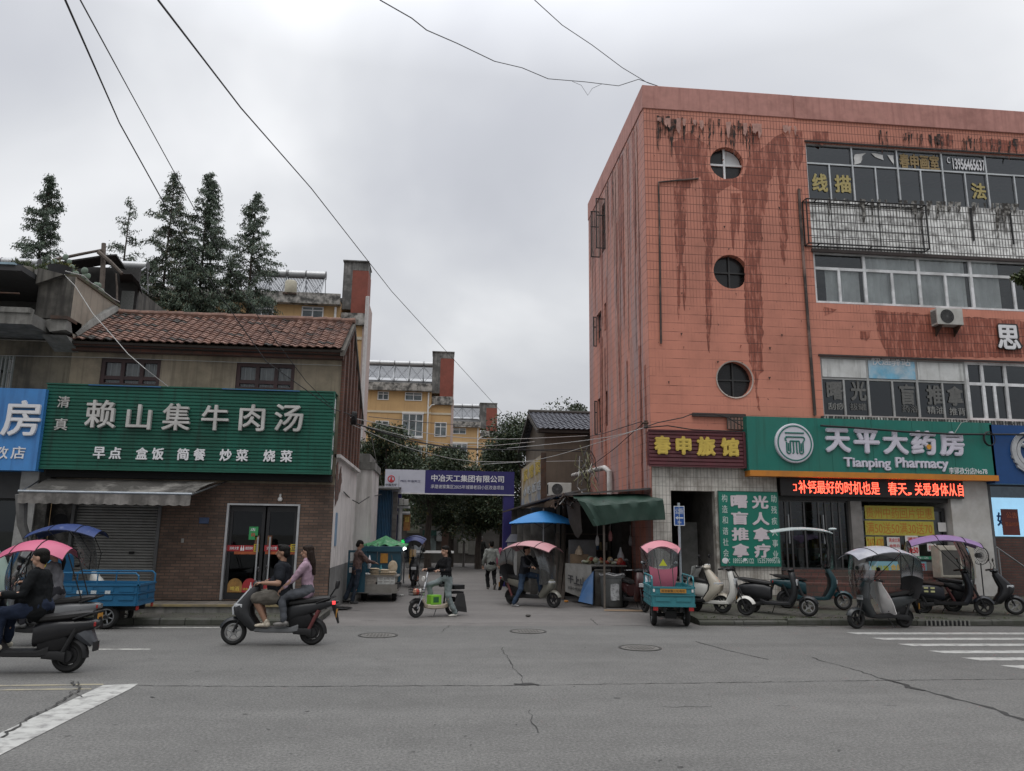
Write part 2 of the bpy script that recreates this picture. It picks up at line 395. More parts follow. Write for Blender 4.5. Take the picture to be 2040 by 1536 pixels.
# road markings
WP=M('road_paint',(.40,.40,.38),.7,var=.12,dirt=(.17,.165,.16),damt=.85,ds=7,dth=.53)
WP2=M('worn_road_paint',(.46,.455,.42),.75,var=.1,dirt=(.15,.147,.14),damt=1,ds=5,dth=.5)
YP=M('faded_yellow_paint',(.30,.27,.19),.8,var=.1,dirt=(.15,.147,.14),damt=.9,ds=5,dth=.5)
def mark(name,pts,mat,z=.004):
    m=MB(); m.add([(p.x,p.y,z) for p in pts],[tuple(range(len(pts)))]); return struct(m,name,mat)
for i,(x,y) in enumerate([(8.5,15.23),(8.55,14.42),(8.6,13.62),(8.64,12.79),(8.72,12.05),(8.82,11.31),(8.9,10.5)]):
    mark('crosswalk_stripe',[Vector((x,y-.15,0)),Vector((16,y-.15,0)),Vector((16,y+.14,0)),Vector((x-.12,y+.14,0))],WP)
mark('stop_line',[G(205,1366),G(275,1363),G(262,1372),G(-40,1526),G(-40,1480)],WP,.006)
mark('lane_line',[G(-60,1366),G(206,1362.5),G(206,1365),G(-60,1368.5)],YP); mark('lane_line',[G(-60,1374),G(183,1371.5),G(180,1374),G(-60,1377)],YP)
mark('lane_line',[G(185,1293),G(300,1292.6),G(300,1294.6),G(185,1295)],WP2)
mark('edge_line',[Vector((-9,15.85,0)),Vector((-4.1,15.98,0)),Vector((-4.1,16.10,0)),Vector((-9,15.97,0))],WP2,.004)
# pavements with kerbs
PAVE=bricks('mossy_pavers','z',(.092,.086,.074),(.068,.063,.055),(.03,.03,.025),.22,.11,.012,var=.35,dirt=(.05,.055,.035),damt=.7,dth=.47,ds=1.1,bump=.6)
KERB=bricks('kerb_stone','x',(.105,.103,.095),(.09,.088,.082),(.02,.02,.018),1.0,3,.02,var=.3,dirt=(.045,.048,.035),damt=.85,dth=.42,ds=2.2)
SLP=.062
def SWZ(y): return .125+max(0,y-16.67)*SLP
def SW(px,py):
    d=ray(px,py); t=(.125-16.67*SLP-CH)/(d.z-SLP*d.y); return CAM+d*t
def pavement(x0,x1,y0,y1,kx=None):
    m=MB(); m.prism([(y0+.12,-.02),(y0+.12,.125),(y1,.125+(SLP*(y1-y0-.12) if x0>0 else 0)),(y1,-.02)],'x',x0,x1); struct(m,'pavement',PAVE)
    k=MB(); n=int((x1-x0)/1.0)
    for i in range(n+1):
        xa=x0+i*1.0; xb=min(x1,xa+.985)
        if xb-xa<.05: continue
        dz=R_.uniform(-.008,.008); dy=R_.uniform(-.012,.012)
        h=.135+dz
        if x0>0 and i<2: h-=.03
        k.prism([(y0+dy,-.02),(y0+dy,h-.03),(y0+dy+.03,h),(y0+.118,h),(y0+.118,-.02)],'x',xa,xb)
    struct(k,'kerb',KERB)
pavement(-40,XL,16.35,18.45); pavement(XR_,40,16.55,20.4)
m=MB(); m.box((-9.1,17.55,.125),(-2.55,18.42,.30)); m.box((-9.1,17.5,.26),(-2.5,17.57,.305),1)
struct(m,'shop_step',[CONC,M('worn_yellow_edge',(.25,.20,.10),.85,dirt=(.12,.11,.1),damt=.8)])
m=MB(); m.quad((-9.1,17.57,.304),(-2.55,17.57,.304),(-2.55,18.42,.304),(-9.1,18.42,.304)); struct(m,'shop_step_paving',bricks('step_tile','z',(.16,.14,.12),(.14,.125,.105),(.06,.055,.05),.3,.3,.01,off=0))
for (px,py),lab in zip([(753,1266),(1052,1258),(1275,1291)],['round manhole cover beside the two riders scooter, nearest the left kerb','smallest looking manhole cover in front of the alley mouth','manhole cover on the asphalt left of the teal tricycle, nearest the camera']):
    p=G(px,py); t=thing('manhole_cover',lab,'manhole cover',(p.x,p.y,0),0,'manhole covers in the road')
    m=MB(); m.lathe([(.37,.004),(.37,.009),(.33,.009),(.33,.005)]); m.build('rim',M('dark_iron',(.05,.048,.045),.7,.3),t)
    m=MB(); m.lathe([(.325,.006),(.3,.009),(.0,.009)])
    for i in range(-4,5):
        for j in range(-4,5):
            if i*i+j*j<17: m.box((i*.062-.018,j*.062-.018,.008),(i*.062+.018,j*.062+.018,.014))
    m.build('cover',M('worn_iron',(.13,.125,.115),.8,0,dirt=(.075,.07,.065)),t)
# drain grate in the kerb
p=G(1865,1243); t=thing('drain_grate','slotted storm drain opening cut in the kerb behind the grey canopied scooter','drain',(p.x,16.52,0))
m=MB(); m.box((-.5,-.02,.01),(.5,.02,.11)); m.build('opening',DARK,t)
m=MB()
for i in range(11): m.box((-.5+i*.1-.014,-.045,.0),(-.5+i*.1+.014,-.015,.12))
m.build('grille',CONC,t)
# bits of litter
for i,(px,py,c,lab) in enumerate([(1128,1200,(.6,.25,.05),'orange fruit peel lying by the stall table'),(800,1188,(.5,.5,.48),'crumpled white tissue on the alley paving by the vendor cart'),(1052,1229,(.06,.055,.05),'dark leaf lying on the alley paving in front of the pink canopied scooter')]):
    p=G(px,py); m=MB(); m.ell((p.x,p.y,.03),(.07,.05,.03),7,5)
    solo(m,'litter',lab,'litter',M('litter%d'%i,c,.7))
# ================= red tiled building =================
YF=20.5; XS=5.86; ZT=15.5; YB=29.06; XE=25.
def tilemat(name,axis,col,joint,fade=True,chips=(.05,.03,.028),gray=None,reveal=None):
    m,t,b=nm(name); tc=N(t,'ShaderNodeTexCoord'); s=N(t,'ShaderNodeSeparateXYZ'); L(t,tc.outputs['Object'],s.inputs[0])
    cv=N(t,'ShaderNodeCombineXYZ'); L(t,s.outputs[0 if axis=='x' else 1],cv.inputs[0]); L(t,s.outputs[2],cv.inputs[1]); v=tc.outputs['Object']
    def br(bw,rh,ms):
        n=N(t,'ShaderNodeTexBrick'); n.offset=0; n.inputs['Scale'].default_value=1; n.inputs['Brick Width'].default_value=bw; n.inputs['Row Height'].default_value=rh; n.inputs['Mortar Size'].default_value=ms; n.inputs['Mortar Smooth'].default_value=.3
        L(t,cv.outputs[0],n.inputs['Vector']); return n.outputs['Fac']
    hz=br(50,.265,.011); vt=br(.098,50,.008)
    up=ramp(t,mth(t,'DIVIDE',s.outputs[2],16),[(.45,.0),(.80,.42)]) if fade else .5
    nv=noise(t,v,1.3,5,.65); nh=noise(t,v,2.1,4,.6)
    mv=ramp(t,mth(t,'ADD',nv,up if fade else .35),[(.55,.04),(.85,1)])
    mh=ramp(t,mth(t,'ADD',nh,up if fade else .35),[(.42,.18),(.72,1)])
    j=mth(t,'MAXIMUM',mth(t,'MULTIPLY',hz,mh),mth(t,'MULTIPLY',vt,mv))
    c=ramp(t,noise(t,v,.45,6,.65),[(.32,cm(col,.74)),(.5,cm(col,.97)),(.68,cm(col,1.14))])
    c=mixc(t,mth(t,'MULTIPLY',ramp(t,noise(t,ocoord(t,3,3,.25),1.2,5,.6),[(.55,0),(.72,1)]),.35),c,cm(col,.62))
    if reveal: c=mixc(t,ramp(t,noise(t,ocoord(t,7,7,1.6),1.0,5,.65),[(.50,0),(.58,.85)]),c,reveal)
    if gray: c=mixc(t,ramp(t,noise(t,ocoord(t,2.2,2.2,.16),1.1,5,.6),[(.46,0),(.58,.85)]),c,gray)
    c=mixc(t,ramp(t,noise(t,ocoord(t,9,9,5),1.3,3,.5),[(.70,0),(.74,.85)]),c,chips)
    c=mixc(t,mth(t,'MULTIPLY',j,.85),c,joint)
    L(t,c,b.inputs['Base Color']); b.inputs['Roughness'].default_value=.62
    bp=N(t,'ShaderNodeBump'); bp.inputs['Strength'].default_value=.3; bp.inputs['Distance'].default_value=.01; bp.invert=True
    L(t,j,bp.inputs['Height']); L(t,bp.outputs[0],b.inputs['Normal']); return m
SAL=(.55,.216,.148); 
TX=tilemat('salmon_tile_front','x',SAL,(.09,.03,.022)); TY=tilemat('salmon_tile_side','y',(.56,.235,.175),(.11,.045,.035),gray=(.34,.24,.235))
WETX=tilemat('bare_red_tile_front','x',(.27,.075,.045),(.05,.018,.014),fade=False,reveal=(.47,.17,.115)); WETY=tilemat('bare_red_tile_side','y',(.28,.08,.05),(.05,.018,.014),fade=False,reveal=(.47,.17,.115))
BLKST=M('black_grime',(.03,.024,.022),.85,var=.3,dirt=(.30,.115,.08),damt=.9,ds=5,dth=.52); PAR=M('salmon_parapet',(.46,.225,.19),.75,var=.1,dirt=(.20,.085,.07),damt=.5,ds=.9,dth=.56,bump=.1,streak=(.28,.12,.10),samt=.4)
LIGHTST=M('bare_pale_tile',(.42,.235,.195),.75,var=.25,vs=8)
WTILE=bricks('white_wall_tile','x',(.60,.57,.52),(.57,.54,.49),(.20,.185,.165),.1,.25,.006,off=0,var=.14,dirt=(.20,.175,.145),damt=.7,dth=.52,ds=1.6,rough=.5,streak=(.16,.14,.115),samt=.5,sth=.55)
SPAN=bricks('stained_white_tile','x',(.86,.86,.84),(.80,.80,.78),(.04,.037,.035),.1,.27,.013,off=0,var=.15,dirt=(.06,.055,.05),damt=.8,dth=.53,ds=3.2,rough=.5,streak=(.07,.06,.05),samt=.8,sth=.57)
rb=thing('red_tiled_building','four storey salmon red tiled building with round windows and pharmacy sign','building',(XS,YF,0))
FF=lambda u,z,d:(u,YF+d,z)
FS=lambda u,z,d:(XS+d,u,z)
def fbox(mb,f,u0,u1,z0,z1,d0,d1,mi=0): mb.box(f(u0,z0,d0),f(u1,z1,d1),mi)
def wallgrid(mb,f,u0,u1,z0,z1,holes,depth=.25,mi=0,mir=0):
    us=sorted({u0,u1,*[x for h in holes for x in h[:2]]}); zs=sorted({z0,z1,*[x for h in holes for x in h[2:4]]})
    us=[x for x in us if u0<=x<=u1]; zs=[x for x in zs if z0<=x<=z1]
    for a,b in zip(us,us[1:]):
        for c,d in zip(zs,zs[1:]):
            um,zm=(a+b)/2,(c+d)/2
            if any(h[0]<um<h[1] and h[2]<zm<h[3] for h in holes): continue
            mb.quad(f(a,c,0),f(b,c,0),f(b,d,0),f(a,d,0),mi)
    for h in holes:
        a,b,c,d=h[:4]
        if len(h)>4: continue
        mb.quad(f(a,c,0),f(a,d,0),f(a,d,depth),f(a,c,depth),mir); mb.quad(f(b,c,0),f(b,c,depth),f(b,d,depth),f(b,d,0),mir)
        mb.quad(f(a,d,0),f(b,d,0),f(b,d,depth),f(a,d,depth),mir); mb.quad(f(a,c,0),f(a,c,depth),f(b,c,depth),f(b,c,0),mir)
def stain(mb,pts,f,off,mi,rs,jag=.03,step=.09):
    """pts: outline (u,z) list; jagged sides"""
    o=[];n=len(pts)
    for i in range(n):
        a,b=pts[i],pts[(i+1)%n]; l=math.hypot(b[0]-a[0],b[1]-a[1]); k=max(1,int(l/step))
        for q in range(k):
            t=q/k; o.append((a[0]+(b[0]-a[0])*t+rs.uniform(-jag,jag),a[1]+(b[1]-a[1])*t+rs.uniform(-jag,jag)*.6))
    mb.add([f(u,z,-off) for u,z in o],[tuple(range(len(o)))],mi)
X=lambda px,py: P(px,py,YF).x
Z=lambda px,py: P(px,py,YF).z
circ=[(P(1448,325,YF),.53),(P(1456,541,YF),.525),(P(1463.5,756,YF),.525)]
ZB=3.84; Wx=10.98
win1=(Wx,XE-.3,12.06,13.94); win2=(Wx,XE-.3,8.75,10.40); win3=(Wx,XE-.3,5.34,7.13)
wb=MB(); rs=random.Random(3)
holes=[(c.x-.56,c.x+.56,c.z-.56,c.z+.56,1) for c,r in circ]+[win1,win2,win3]
span=(Wx,XE,10.42,12.06)
wallgrid(wb,FF,XS,XE,ZB,14.75,holes+[span+(1,)],.3)
wb.quad(*[FF(a,b,0) for a,b in ((span[0],span[2]-.02),(span[1],span[2]-.02),(span[1],span[3]),(span[0],span[3]))],mi=4)
for c,r in circ:
    n=40; ring=[];sq=[]
    for i in range(n):
        a=2*math.pi*(i+.5)/n; ca,sa=math.cos(a),math.sin(a); k=.56/max(abs(ca),abs(sa))
        ring.append((c.x+r*ca,c.z+r*sa)); sq.append((c.x+k*ca,c.z+k*sa))
    for cxx,czz in ((1,1),(-1,1),(-1,-1),(1,-1)):
        i=min(range(n),key=lambda q:abs(sq[q][0]-c.x-cxx*.56)+abs(sq[q][1]-c.z-czz*.56)); 
    for i in range(n):
        j=(i+1)%n
        wb.quad(FF(*ring[i],0),FF(*ring[j],0),FF(*sq[j],0),FF(*sq[i],0)); wb.quad(FF(*ring[i],0),FF(*ring[i],.28),FF(*ring[j],.28),FF(*ring[j],0))
        if (abs(sq[i][0]-sq[j][0])>1e-4 and abs(sq[i][1]-sq[j][1])>1e-4):
            # corner gap
            cxn=c.x+.56*math.copysign(1,sq[i][0]+sq[j][0]-2*c.x); czn=c.z+.56*math.copysign(1,sq[i][1]+sq[j][1]-2*c.z)
            wb.add([FF(*sq[i],0),FF(*sq[j],0),FF(cxn,czn,0)],[(0,1,2)])
# stains on the front: pixel outlines on the wall plane
k_=[0]
def st(pts,mi=1,jag=.03):
    k_[0]+=1; stain(wb,[(X(*p),Z(*p)) for p in pts],FF,.002+.00025*k_[0],mi,rs,jag)
def dripw(x0,x1,y0,y1,mi=1,tail=.35,jag=.025):
    """a wet streak that narrows to ragged tails"""
    w=x1-x0; ym=y0+(y1-y0)*(1-tail)
    st([(x0,y0),(x1,y0),(x1-w*.06,ym),(x1-w*.3,ym+(y1-ym)*.5),(x0+w*.62,y1),(x0+w*.42,y1-4),(x0+w*.22,ym+(y1-ym)*.55),(x0+w*.05,ym)],mi,jag)
st([(1340,285),(1372,262),(1410,290),(1407,330),(1425,366),(1399,372),(1396,352),(1380,352),(1376,374),(1345,378),(1352,340)])
st([(1405,362),(1482,352),(1492,305),(1490,262),(1512,262),(1514,300),(1548,270),(1560,266),(1572,285),(1576,330),(1570,365),(1555,380),(1546,330),(1530,372),(1510,400),(1480,405),(1478,380),(1455,368),(1430,385),(1406,380)])
dripw(1343,1367,372,545); dripw(1349,1355,530,640,jag=.01); dripw(1360,1367,530,620,jag=.01)
dripw(1399,1429,370,520); dripw(1405,1419,500,705,jag=.015)
dripw(1482,1519,345,700,tail=.1); st([(1489,600),(1521,600),(1519,690),(1521,740),(1512,748),(1508,770),(1514,818),(1511,818),(1504,772),(1500,740),(1493,720),(1492,650)])
dripw(1455,1466,385,500,jag=.015); dripw(1466,1475,385,470,jag=.012); dripw(1553,1570,370,530); dripw(1515,1530,330,430); dripw(1580,1600,262,340); dripw(1618,1650,262,290,jag=.01)
st([(1742,618),(2040,640),(2060,712),(1768,712),(1760,690),(1752,672),(1748,650)],1,.05)
st([(1640,612),(1668,616),(1655,624),(1643,630)],1,.02); dripw(1712,1735,660,680,jag=.02); st([(1868,268),(1900,270),(1896,292),(1872,290)]); st([(1950,276),(2040,282),(2040,303),(1955,298)])
for i in range(120):
    x=rs.choice([rs.uniform(1308,1335),rs.uniform(1340,1450),rs.uniform(1340,1450),rs.uniform(1450,1500),rs.uniform(1750,1920),rs.uniform(1750,1920),rs.uniform(1920,2040)])
    y0=((232+(x-1300)*.062) if x<1600 else (262+(x-1750)*.062))+rs.choice([-2,0,3,8,14]); ln=rs.uniform(8,46) if x<1600 else rs.uniform(14,34); ww=rs.choice([rs.uniform(.8,2.5),rs.uniform(1,7)])
    dripw(x,x+ww,y0,y0+ln*(1.8 if rs.random()<.15 and x<1500 else 1),2,.5,.018)
for i in range(60):
    x,y=rs.uniform(1300,1600),rs.uniform(260,800); st([(x,y),(x+rs.uniform(1,5),y),(x+rs.uniform(1,3),y+rs.uniform(1,7))],rs.choice([1,2,2]),.01)
for i in range(70):
    x=rs.uniform(1640,2040); y0=404+(x-1640)*.03; dripw(x,x+rs.uniform(1.5,7),y0-8,y0+rs.uniform(0,22)*(1 if rs.random()<.8 else 3),5,.5,.02)
for i in range(16):
    x=rs.uniform(1305,1600); y0=236+(x-1300)*.062; dripw(x,x+rs.uniform(4,14),y0,y0+rs.uniform(8,34),3,.4,.02)
wb.box((XS+.01,YF+.01,ZB-.02),(XE,YF+.3,ZB-.001),0)
wb.build('front_wall',[TX,WETX,BLKST,LIGHTST,SPAN,M('band_grime',(.04,.036,.032),.85,var=.3,dirt=(.45,.44,.41),damt=.85,ds=6,dth=.53)],rb,w=True)
# side wall
sw=MB(); sidewin=[(25.9,26.9,12.3,14.2),(25.9,26.25,9.2,10.25),(26.75,27.6,9.0,10.2),(25.9,26.25,5.7,6.95),(26.75,27.6,5.6,6.9)]
wallgrid(sw,FS,YF,YB,0.0,14.75,sidewin,.2)
rs=random.Random(9); k=0
for i in range(46):
    y=rs.uniform(20.8,28.8); kind=rs.choice([1,1,3,3,2]); zt=rs.choice([14.6,14.6,rs.uniform(6,13)]); ww=rs.uniform(.08,.42); ln=rs.uniform(2,7.5); k+=1
    if kind==2: ww*=.4; ln*=.35; zt=14.7
    stain(sw,[(y,zt),(y+ww,zt),(y+ww*.9,zt-ln*.7),(y+ww*.5,zt-ln),(y+ww*.1,zt-ln*.6)],FS,.002+.0004*k,kind,rs,.03,.12)
sw.build('side_wall',[TY,WETY,BLKST,LIGHTST],rb,w=True)
bw=MB(); bw.box((XS+.02,YB-.2,0),(XE,YB,14.9)); bw.box((XE-.2,YF+.02,0),(XE,YB-.2,14.9)); bw.build('rear_wall',PAR,rb,w=True)
pp=MB(); pp.box((XS-.03,YF-.03,14.72),(10.66,YF+.2,ZT)); pp.box((10.66,YF-.05,14.70),(XE,YF+.2,ZT-.02)); pp.box((XS-.03,YF+.2,14.75),(XS+.2,YB,ZT)); pp.box((XS+.2,YB-.2,14.9),(XE,YB,ZT))
pp.box((XS+.2,YF+.2,14.6),(XE-.2,YB-.2,14.72)); pp.build('parapet',PAR,rb,w=True,bevel=.015)
ft=MB()
for zf in (3.9,7.25,10.55): ft.box((XS+.3,YF+.45,zf-.1),(XE-.3,YB-.3,zf+.05))
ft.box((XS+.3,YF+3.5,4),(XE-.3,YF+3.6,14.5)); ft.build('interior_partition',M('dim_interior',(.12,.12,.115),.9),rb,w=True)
# round windows
WHF=M('white_window_frame',(.74,.75,.76),.45,var=.08,dirt=(.25,.25,.24),damt=.5)
for i,(c,r) in enumerate(circ):
    m=MB(); fm=WHF if i==0 else M('dark_window_frame',(.03,.03,.03),.5)
    tw=.03 if i==0 else .022
    m.box((c.x-tw-.03*(i==0),YF+.14,c.z-r),(c.x+tw-.03*(i==0),YF+.19,c.z+r)); m.box((c.x-r,YF+.145,c.z-tw),(c.x+r,YF+.185,c.z+tw))
    fr=m.build('round_window',fm,rb,w=True)
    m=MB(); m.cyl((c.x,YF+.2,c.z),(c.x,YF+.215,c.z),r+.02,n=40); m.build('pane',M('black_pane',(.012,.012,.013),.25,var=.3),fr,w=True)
    if i==0:
        m=MB(); pts=[(c.x-.02,c.z+.0)]+[(c.x-.02+.0,c.z+.5)]+[(c.x+.5*math.sin(a),c.z+.5*math.cos(a)) for a in [j*math.pi/16 for j in range(1,9)]]
        m.prism(pts,'y',YF+.195,YF+.199); m.build('white_panel',M('opaque_white_panel',(.55,.56,.57),.5,var=.05),fr,w=True)
    if i==2:
        m=MB(); n=40; 
        m.lathe([(r-.005,-.01),(r+.03,-.02),(r+.03,.01)],(c.x,YF-.005,c.z),'y',40); m.build('rim',M('pale_rim',(.42,.36,.32),.7),fr,w=True)
# strip windows
def strip(name,u0,u1,z0,z1,vs_,tz,vs2,fm,fw,pane,d=.12,parent=None,f=FF):
    """frame: full-height mullions vs_, transom at tz, lower half mullions vs2"""
    m=MB(); e=fw/2
    fbox(m,f,u0,u1,z0,z0+fw,d-.05,d+.03); fbox(m,f,u0,u1,z1-fw,z1,d-.05,d+.03)
    xs=[u0+e]+list(vs_)+[u1-e]
    for x in xs: fbox(m,f,x-e,x+e,z0+fw,z1-fw,d-.052,d+.028)
    for a,b in zip(xs,xs[1:]):
        if tz: fbox(m,f,a+e,b-e,tz-e,tz+e,d-.045,d+.025)
        for x in vs2:
            if a<x<b: fbox(m,f,x-e*.9,x+e*.9,z0+fw,(tz or z1-fw)-e,d-.047,d+.026)
    o=m.build(name,fm,parent,w=True)
    xs2=sorted(xs+list(vs2))
    pm=MB()
    for a,b in zip(xs2,xs2[1:]):
        t=rs.uniform(-.006,.006); pm.quad(f(a,z0,d+t),f(b,z0,d-t),f(b,tz or z1,d-t+.003),f(a,tz or z1,d+t+.003))
    if tz:
        for a,b in zip(xs,xs[1:]): pm.quad(f(a,tz,d),f(b,tz,d+.004),f(b,z1,d+.002),f(a,z1,d))
    pm.build('pane',pane,o,w=True,fix=False); return o
tz1=Z(1612,322)
v1=[X(px,330) for px in (1701,1791,1880,1967)]+[17.6+1.22*i+.0 for i in range(1,6)]
h1=[(a+b)/2 for a,b in zip([Wx]+v1,v1+[XE-.3])]
w1=strip('strip_window',win1[0],win1[1],win1[2],win1[3],v1,tz1,h1,ALU,.05,GLU,parent=rb)
tz2=Z(1625,532); v2=[X(px,540) for px in (1725,1833,1937)]+[17.35+1.45*i for i in range(1,5)]
h2=[(a+b)/2 for a,b in zip([Wx]+v2,v2+[XE-.3])]
w2=strip('strip_window',win2[0],win2[1],win2[2],win2[3],v2,tz2,h2,WHF,.085,GLDUST,parent=rb)
tz3=Z(1638,752); v3=[X(px,760) for px in (1732,1830,1928)]; h3=[X(px,780) for px in (1685,1782,1882)]
w3=strip('strip_window',win3[0],X(1928,760),win3[2],win3[3],v3[:2],tz3,h3,M('grey_window_frame',(.32,.325,.32),.5),.06,GLU,parent=rb)
x3=X(1928,760)
w4=strip('strip_window',x3+.003,XE-.3,win3[2],win3[3],[X(1962,760),X(2008,760),18.6,20,21.5,23],tz3-.02,[X(1985,770)],WHF,.09,GLU,parent=rb)
CURT=M('grey_net_curtain',(.78,.79,.78),.9,var=.2,vs=3,dirt=(.2,.2,.2),damt=.4); 
def curtain(u0,u1,z0,z1,d=.2,mat=CURT,parent=rb,f=FF,amp=.03):
    n=max(6,int((u1-u0)/.05)); rows=[]
    for z in (z0,z1): rows.append([f(u0+(u1-u0)*i/n,z,d+amp*math.sin(i*1.3)+amp*.6*math.sin(i*.47)) for i in range(n+1)])
    m=MB(); m.sheet(rows); return m.build('curtain',mat,parent,w=True,smooth=True,fix=False)
for a,b in ((v2[0]+.05,v2[1]-.02),(v2[1]+.03,v2[2]-.1),(v2[2]+.05,X(2000,570))): curtain(a,b,win2[2]+.05,win2[3]-.05)
curtain(Wx+.45,v2[0]-.1,win2[2],tz2,.22)
# painted board panels above window 3
PNL=M('white_board',(.60,.61,.60),.6,var=.06,streak=(.2,.2,.19),samt=.5,sth=.56,dirt=(.35,.35,.33),damt=.4)
for i,(a,b) in enumerate(((win3[0]+.07,v3[0]-.04),(v3[0]+.04,v3[1]-.04),(v3[1]+.04,x3-.07))):
    m=MB(); m.box((a,YF+.055,tz3+.04),(b,YF+.10,win3[3]-.07))
    o=m.build('sign_panel',PNL if i!=1 else M('faded_blue_panel',(.16,.40,.56),.6,var=.25,vs=2,dirt=(.5,.56,.6),damt=.85,ds=1.4,dth=.5),w3,w=True)
    if i==1: 
        A=Vector((a+.1,YF+.05,tz3+.44)); text('快递驿站',A,A+Vector((1.22,0,0)),A+Vector((0,0,.26)),WHITEL,w3,depth=.004,bold=.01)
GHOST=M('grey_window_letter',(.125,.125,.12),.7,var=.2,vs=12); GH2=M('pale_window_letter',(.24,.24,.23),.7,var=.2,vs=12)
def wt(s,px0,py0,px1,py1,mat,parent,Y=YF,depth=.006,bold=.02,name='lettering',wd=None):
    A=P(px0,py1,Y); D=P(px0,py0,Y); B=P(px1,py1,Y)
    return text(s,A,Vector((B.x,A.y,A.z)),Vector((A.x,A.y,D.z)),mat,parent,depth,bold,name)
for s,q in (('曙',(1648,760,1680,796)),('光',(1696,758,1727,798)),('盲',(1794,765,1825,806)),('推',(1848,767,1880,806)),('拿',(1889,769,1921,808))): wt(s,*q,GHOST,w3,YF+.1,bold=.035)
for s,q in (('刮痧',(1650,802,1682,816)),('拔罐',(1694,803,1726,817)),('药浴',(1798,807,1829,821)),('精油',(1848,809,1881,824)),('推背',(1892,812,1924,827))): wt(s,*q,GHOST if s in('拔罐','药浴') else GH2,w3,YF+.1,bold=.01)
YW=M('old_gold_window_letter',(.40,.33,.13),.6,var=.25,vs=20); BRN=M('brown_gold_window_letter',(.28,.20,.09),.6,var=.25,vs=20)
for s,q,mm in (('线',(1619,345,1650,381),YW),('描',(1664,348,1697,383),YW),('法',(1937,364,1966,396),YW),('春申画室',(1793,305,1872,335),BRN)): wt(s,*q,mm,w1,YF+.1,bold=.035)
wt('13956465637',1899,315,1963,337,WHITEL,w1,YF+.1,bold=.03); wt('C',1887,313,1893,325,WHITEL,w1,YF+.1)
m=MB()
for q in ([(1705,305),(1730,302),(1722,308),(1718,322),(1706,325)],[(1740,302),(1762,305),(1764,316),(1748,310)],[(1771,306),(1784,306),(1784,325),(1776,314)]):
    stain(m,[(X(*p),Z(*p)) for p in q],FF,-.1,0,rs,.02)
m.build('torn_paper',WPVC,w1,w=True,fix=False)
# ledge under window 3 with broken tile
m=MB(); m.box((Wx-.1,YF-.12,5.16),(XE-.3,YF,5.33)); 
m.build('window_ledge',bricks('broken_ledge_tile','x',(.50,.49,.46),(.07,.065,.06),(.03,.03,.028),.09,.3,.02,off=0,var=.3,dirt=(.03,.03,.028),damt=1,dth=.5,ds=9),rb,w=True)
m=MB(); m.box((Wx-.05,YF-.06,10.33),(XE-.3,YF-.001,10.43)); m.box((Wx-.05,YF-.05,7.12),(XE,YF-.001,7.17)); m.box((Wx-.03,YF-.04,13.94),(XE,YF-.001,13.99)); m.build('lintel',M('sooty_lintel',(.05,.04,.038),.9),rb,w=True)
# wall character
sg=thing('wall_character','white cut out wall character with dark edges high on the red tile','sign',(X(2010,670),YF,Z(2010,697)))
wt('思',1987,645,2036,697,M('dark_letter_edge',(.03,.03,.03),.7),sg,YF-.04,.06,.07,'letter_edge'); wt('思',1989,647,2034,695,WHITEL,sg,YF-.085,.02,.03,'letter_face')
# pipes
def pipe(name,label,pts,r,mat,cat='pipe',group=None):
    m=MB(); m.tube(pts,r,8); return solo(m,name,label,cat,mat,group,smooth=True)
PIPEM=M('grimy_conduit',(.20,.13,.11),.8,var=.5,vs=3,dirt=(.03,.028,.026),damt=.9,ds=1.2,dth=.42)
pipe('drain_pipe','thin grimy conduit running down beside the strip windows',[(P(1590,378,YF).x,YF-.05,Z(1590,378)),(P(1592,420,YF).x,YF-.05,Z(1592,420)),(X(1622,828),YF-.05,Z(1622,828))],.045,PIPEM,group='wall conduits')
pipe('drain_pipe','short dark conduit left of the round windows',[(X(1390,357),YF-.04,Z(1390,357)),(X(1311,364),YF-.04,Z(1311,364)),(X(1313,450),YF-.04,Z(1313,450)),(X(1316,685),YF-.04,Z(1316,685))],.03,PIPEM,group='wall conduits')
# metal rack in front of white spandrel
rk=thing('metal_rack','black steel frame rack bolted in front of the stained white tile band','rack',(X(1600,440),YF,10))
xa,xb=X(1600,440),P(1848,460,YF-.26).x; za,zb=P(1614,484,YF-.26).z,P(1614,396,YF-.26).z
m=MB()
for y in (YF-.26,YF-.03):
    for zz_ in (za,zb): m.cyl((xa,y,zz_),(xb,y,zz_),.022,n=6)
    for x in (xa,xb): m.cyl((x,y,za),(x,y,zb),.022,n=6)
for x in (xa,xa+.35,(xa+xb)/2+.1,xb):
    for zz_ in (za,zb): m.cyl((x,YF-.26,zz_),(x,YF-.03,zz_),.018,n=6)
m.build('frame',M('black_steel',(.025,.025,.026),.6,.3),rk,w=True)
m=MB()
for i in range(1,6): zq=za+(zb-za)*i/6; m.cyl((xa,YF-.26,zq),(xb,YF-.26,zq),.009,n=5)
for i in range(1,5): xq=xa+(xb-xa)*i/5; m.cyl((xq,YF-.255,za),(xq,YF-.255,zb),.010,n=5)
m.build('wire_mesh',M('black_steel',(.025,.025,.026)),rk,w=True)
for px,ya,yb in ((1931,415,480),(2009,415,487)):
    m=MB(); m.box((X(px,ya)-.02,YF-.06,Z(px,yb)),(X(px,ya)+.02,YF-.02,Z(px,ya))); m.build('bracket',M('black_steel',(.025,.025,.026)),rk,w=True)
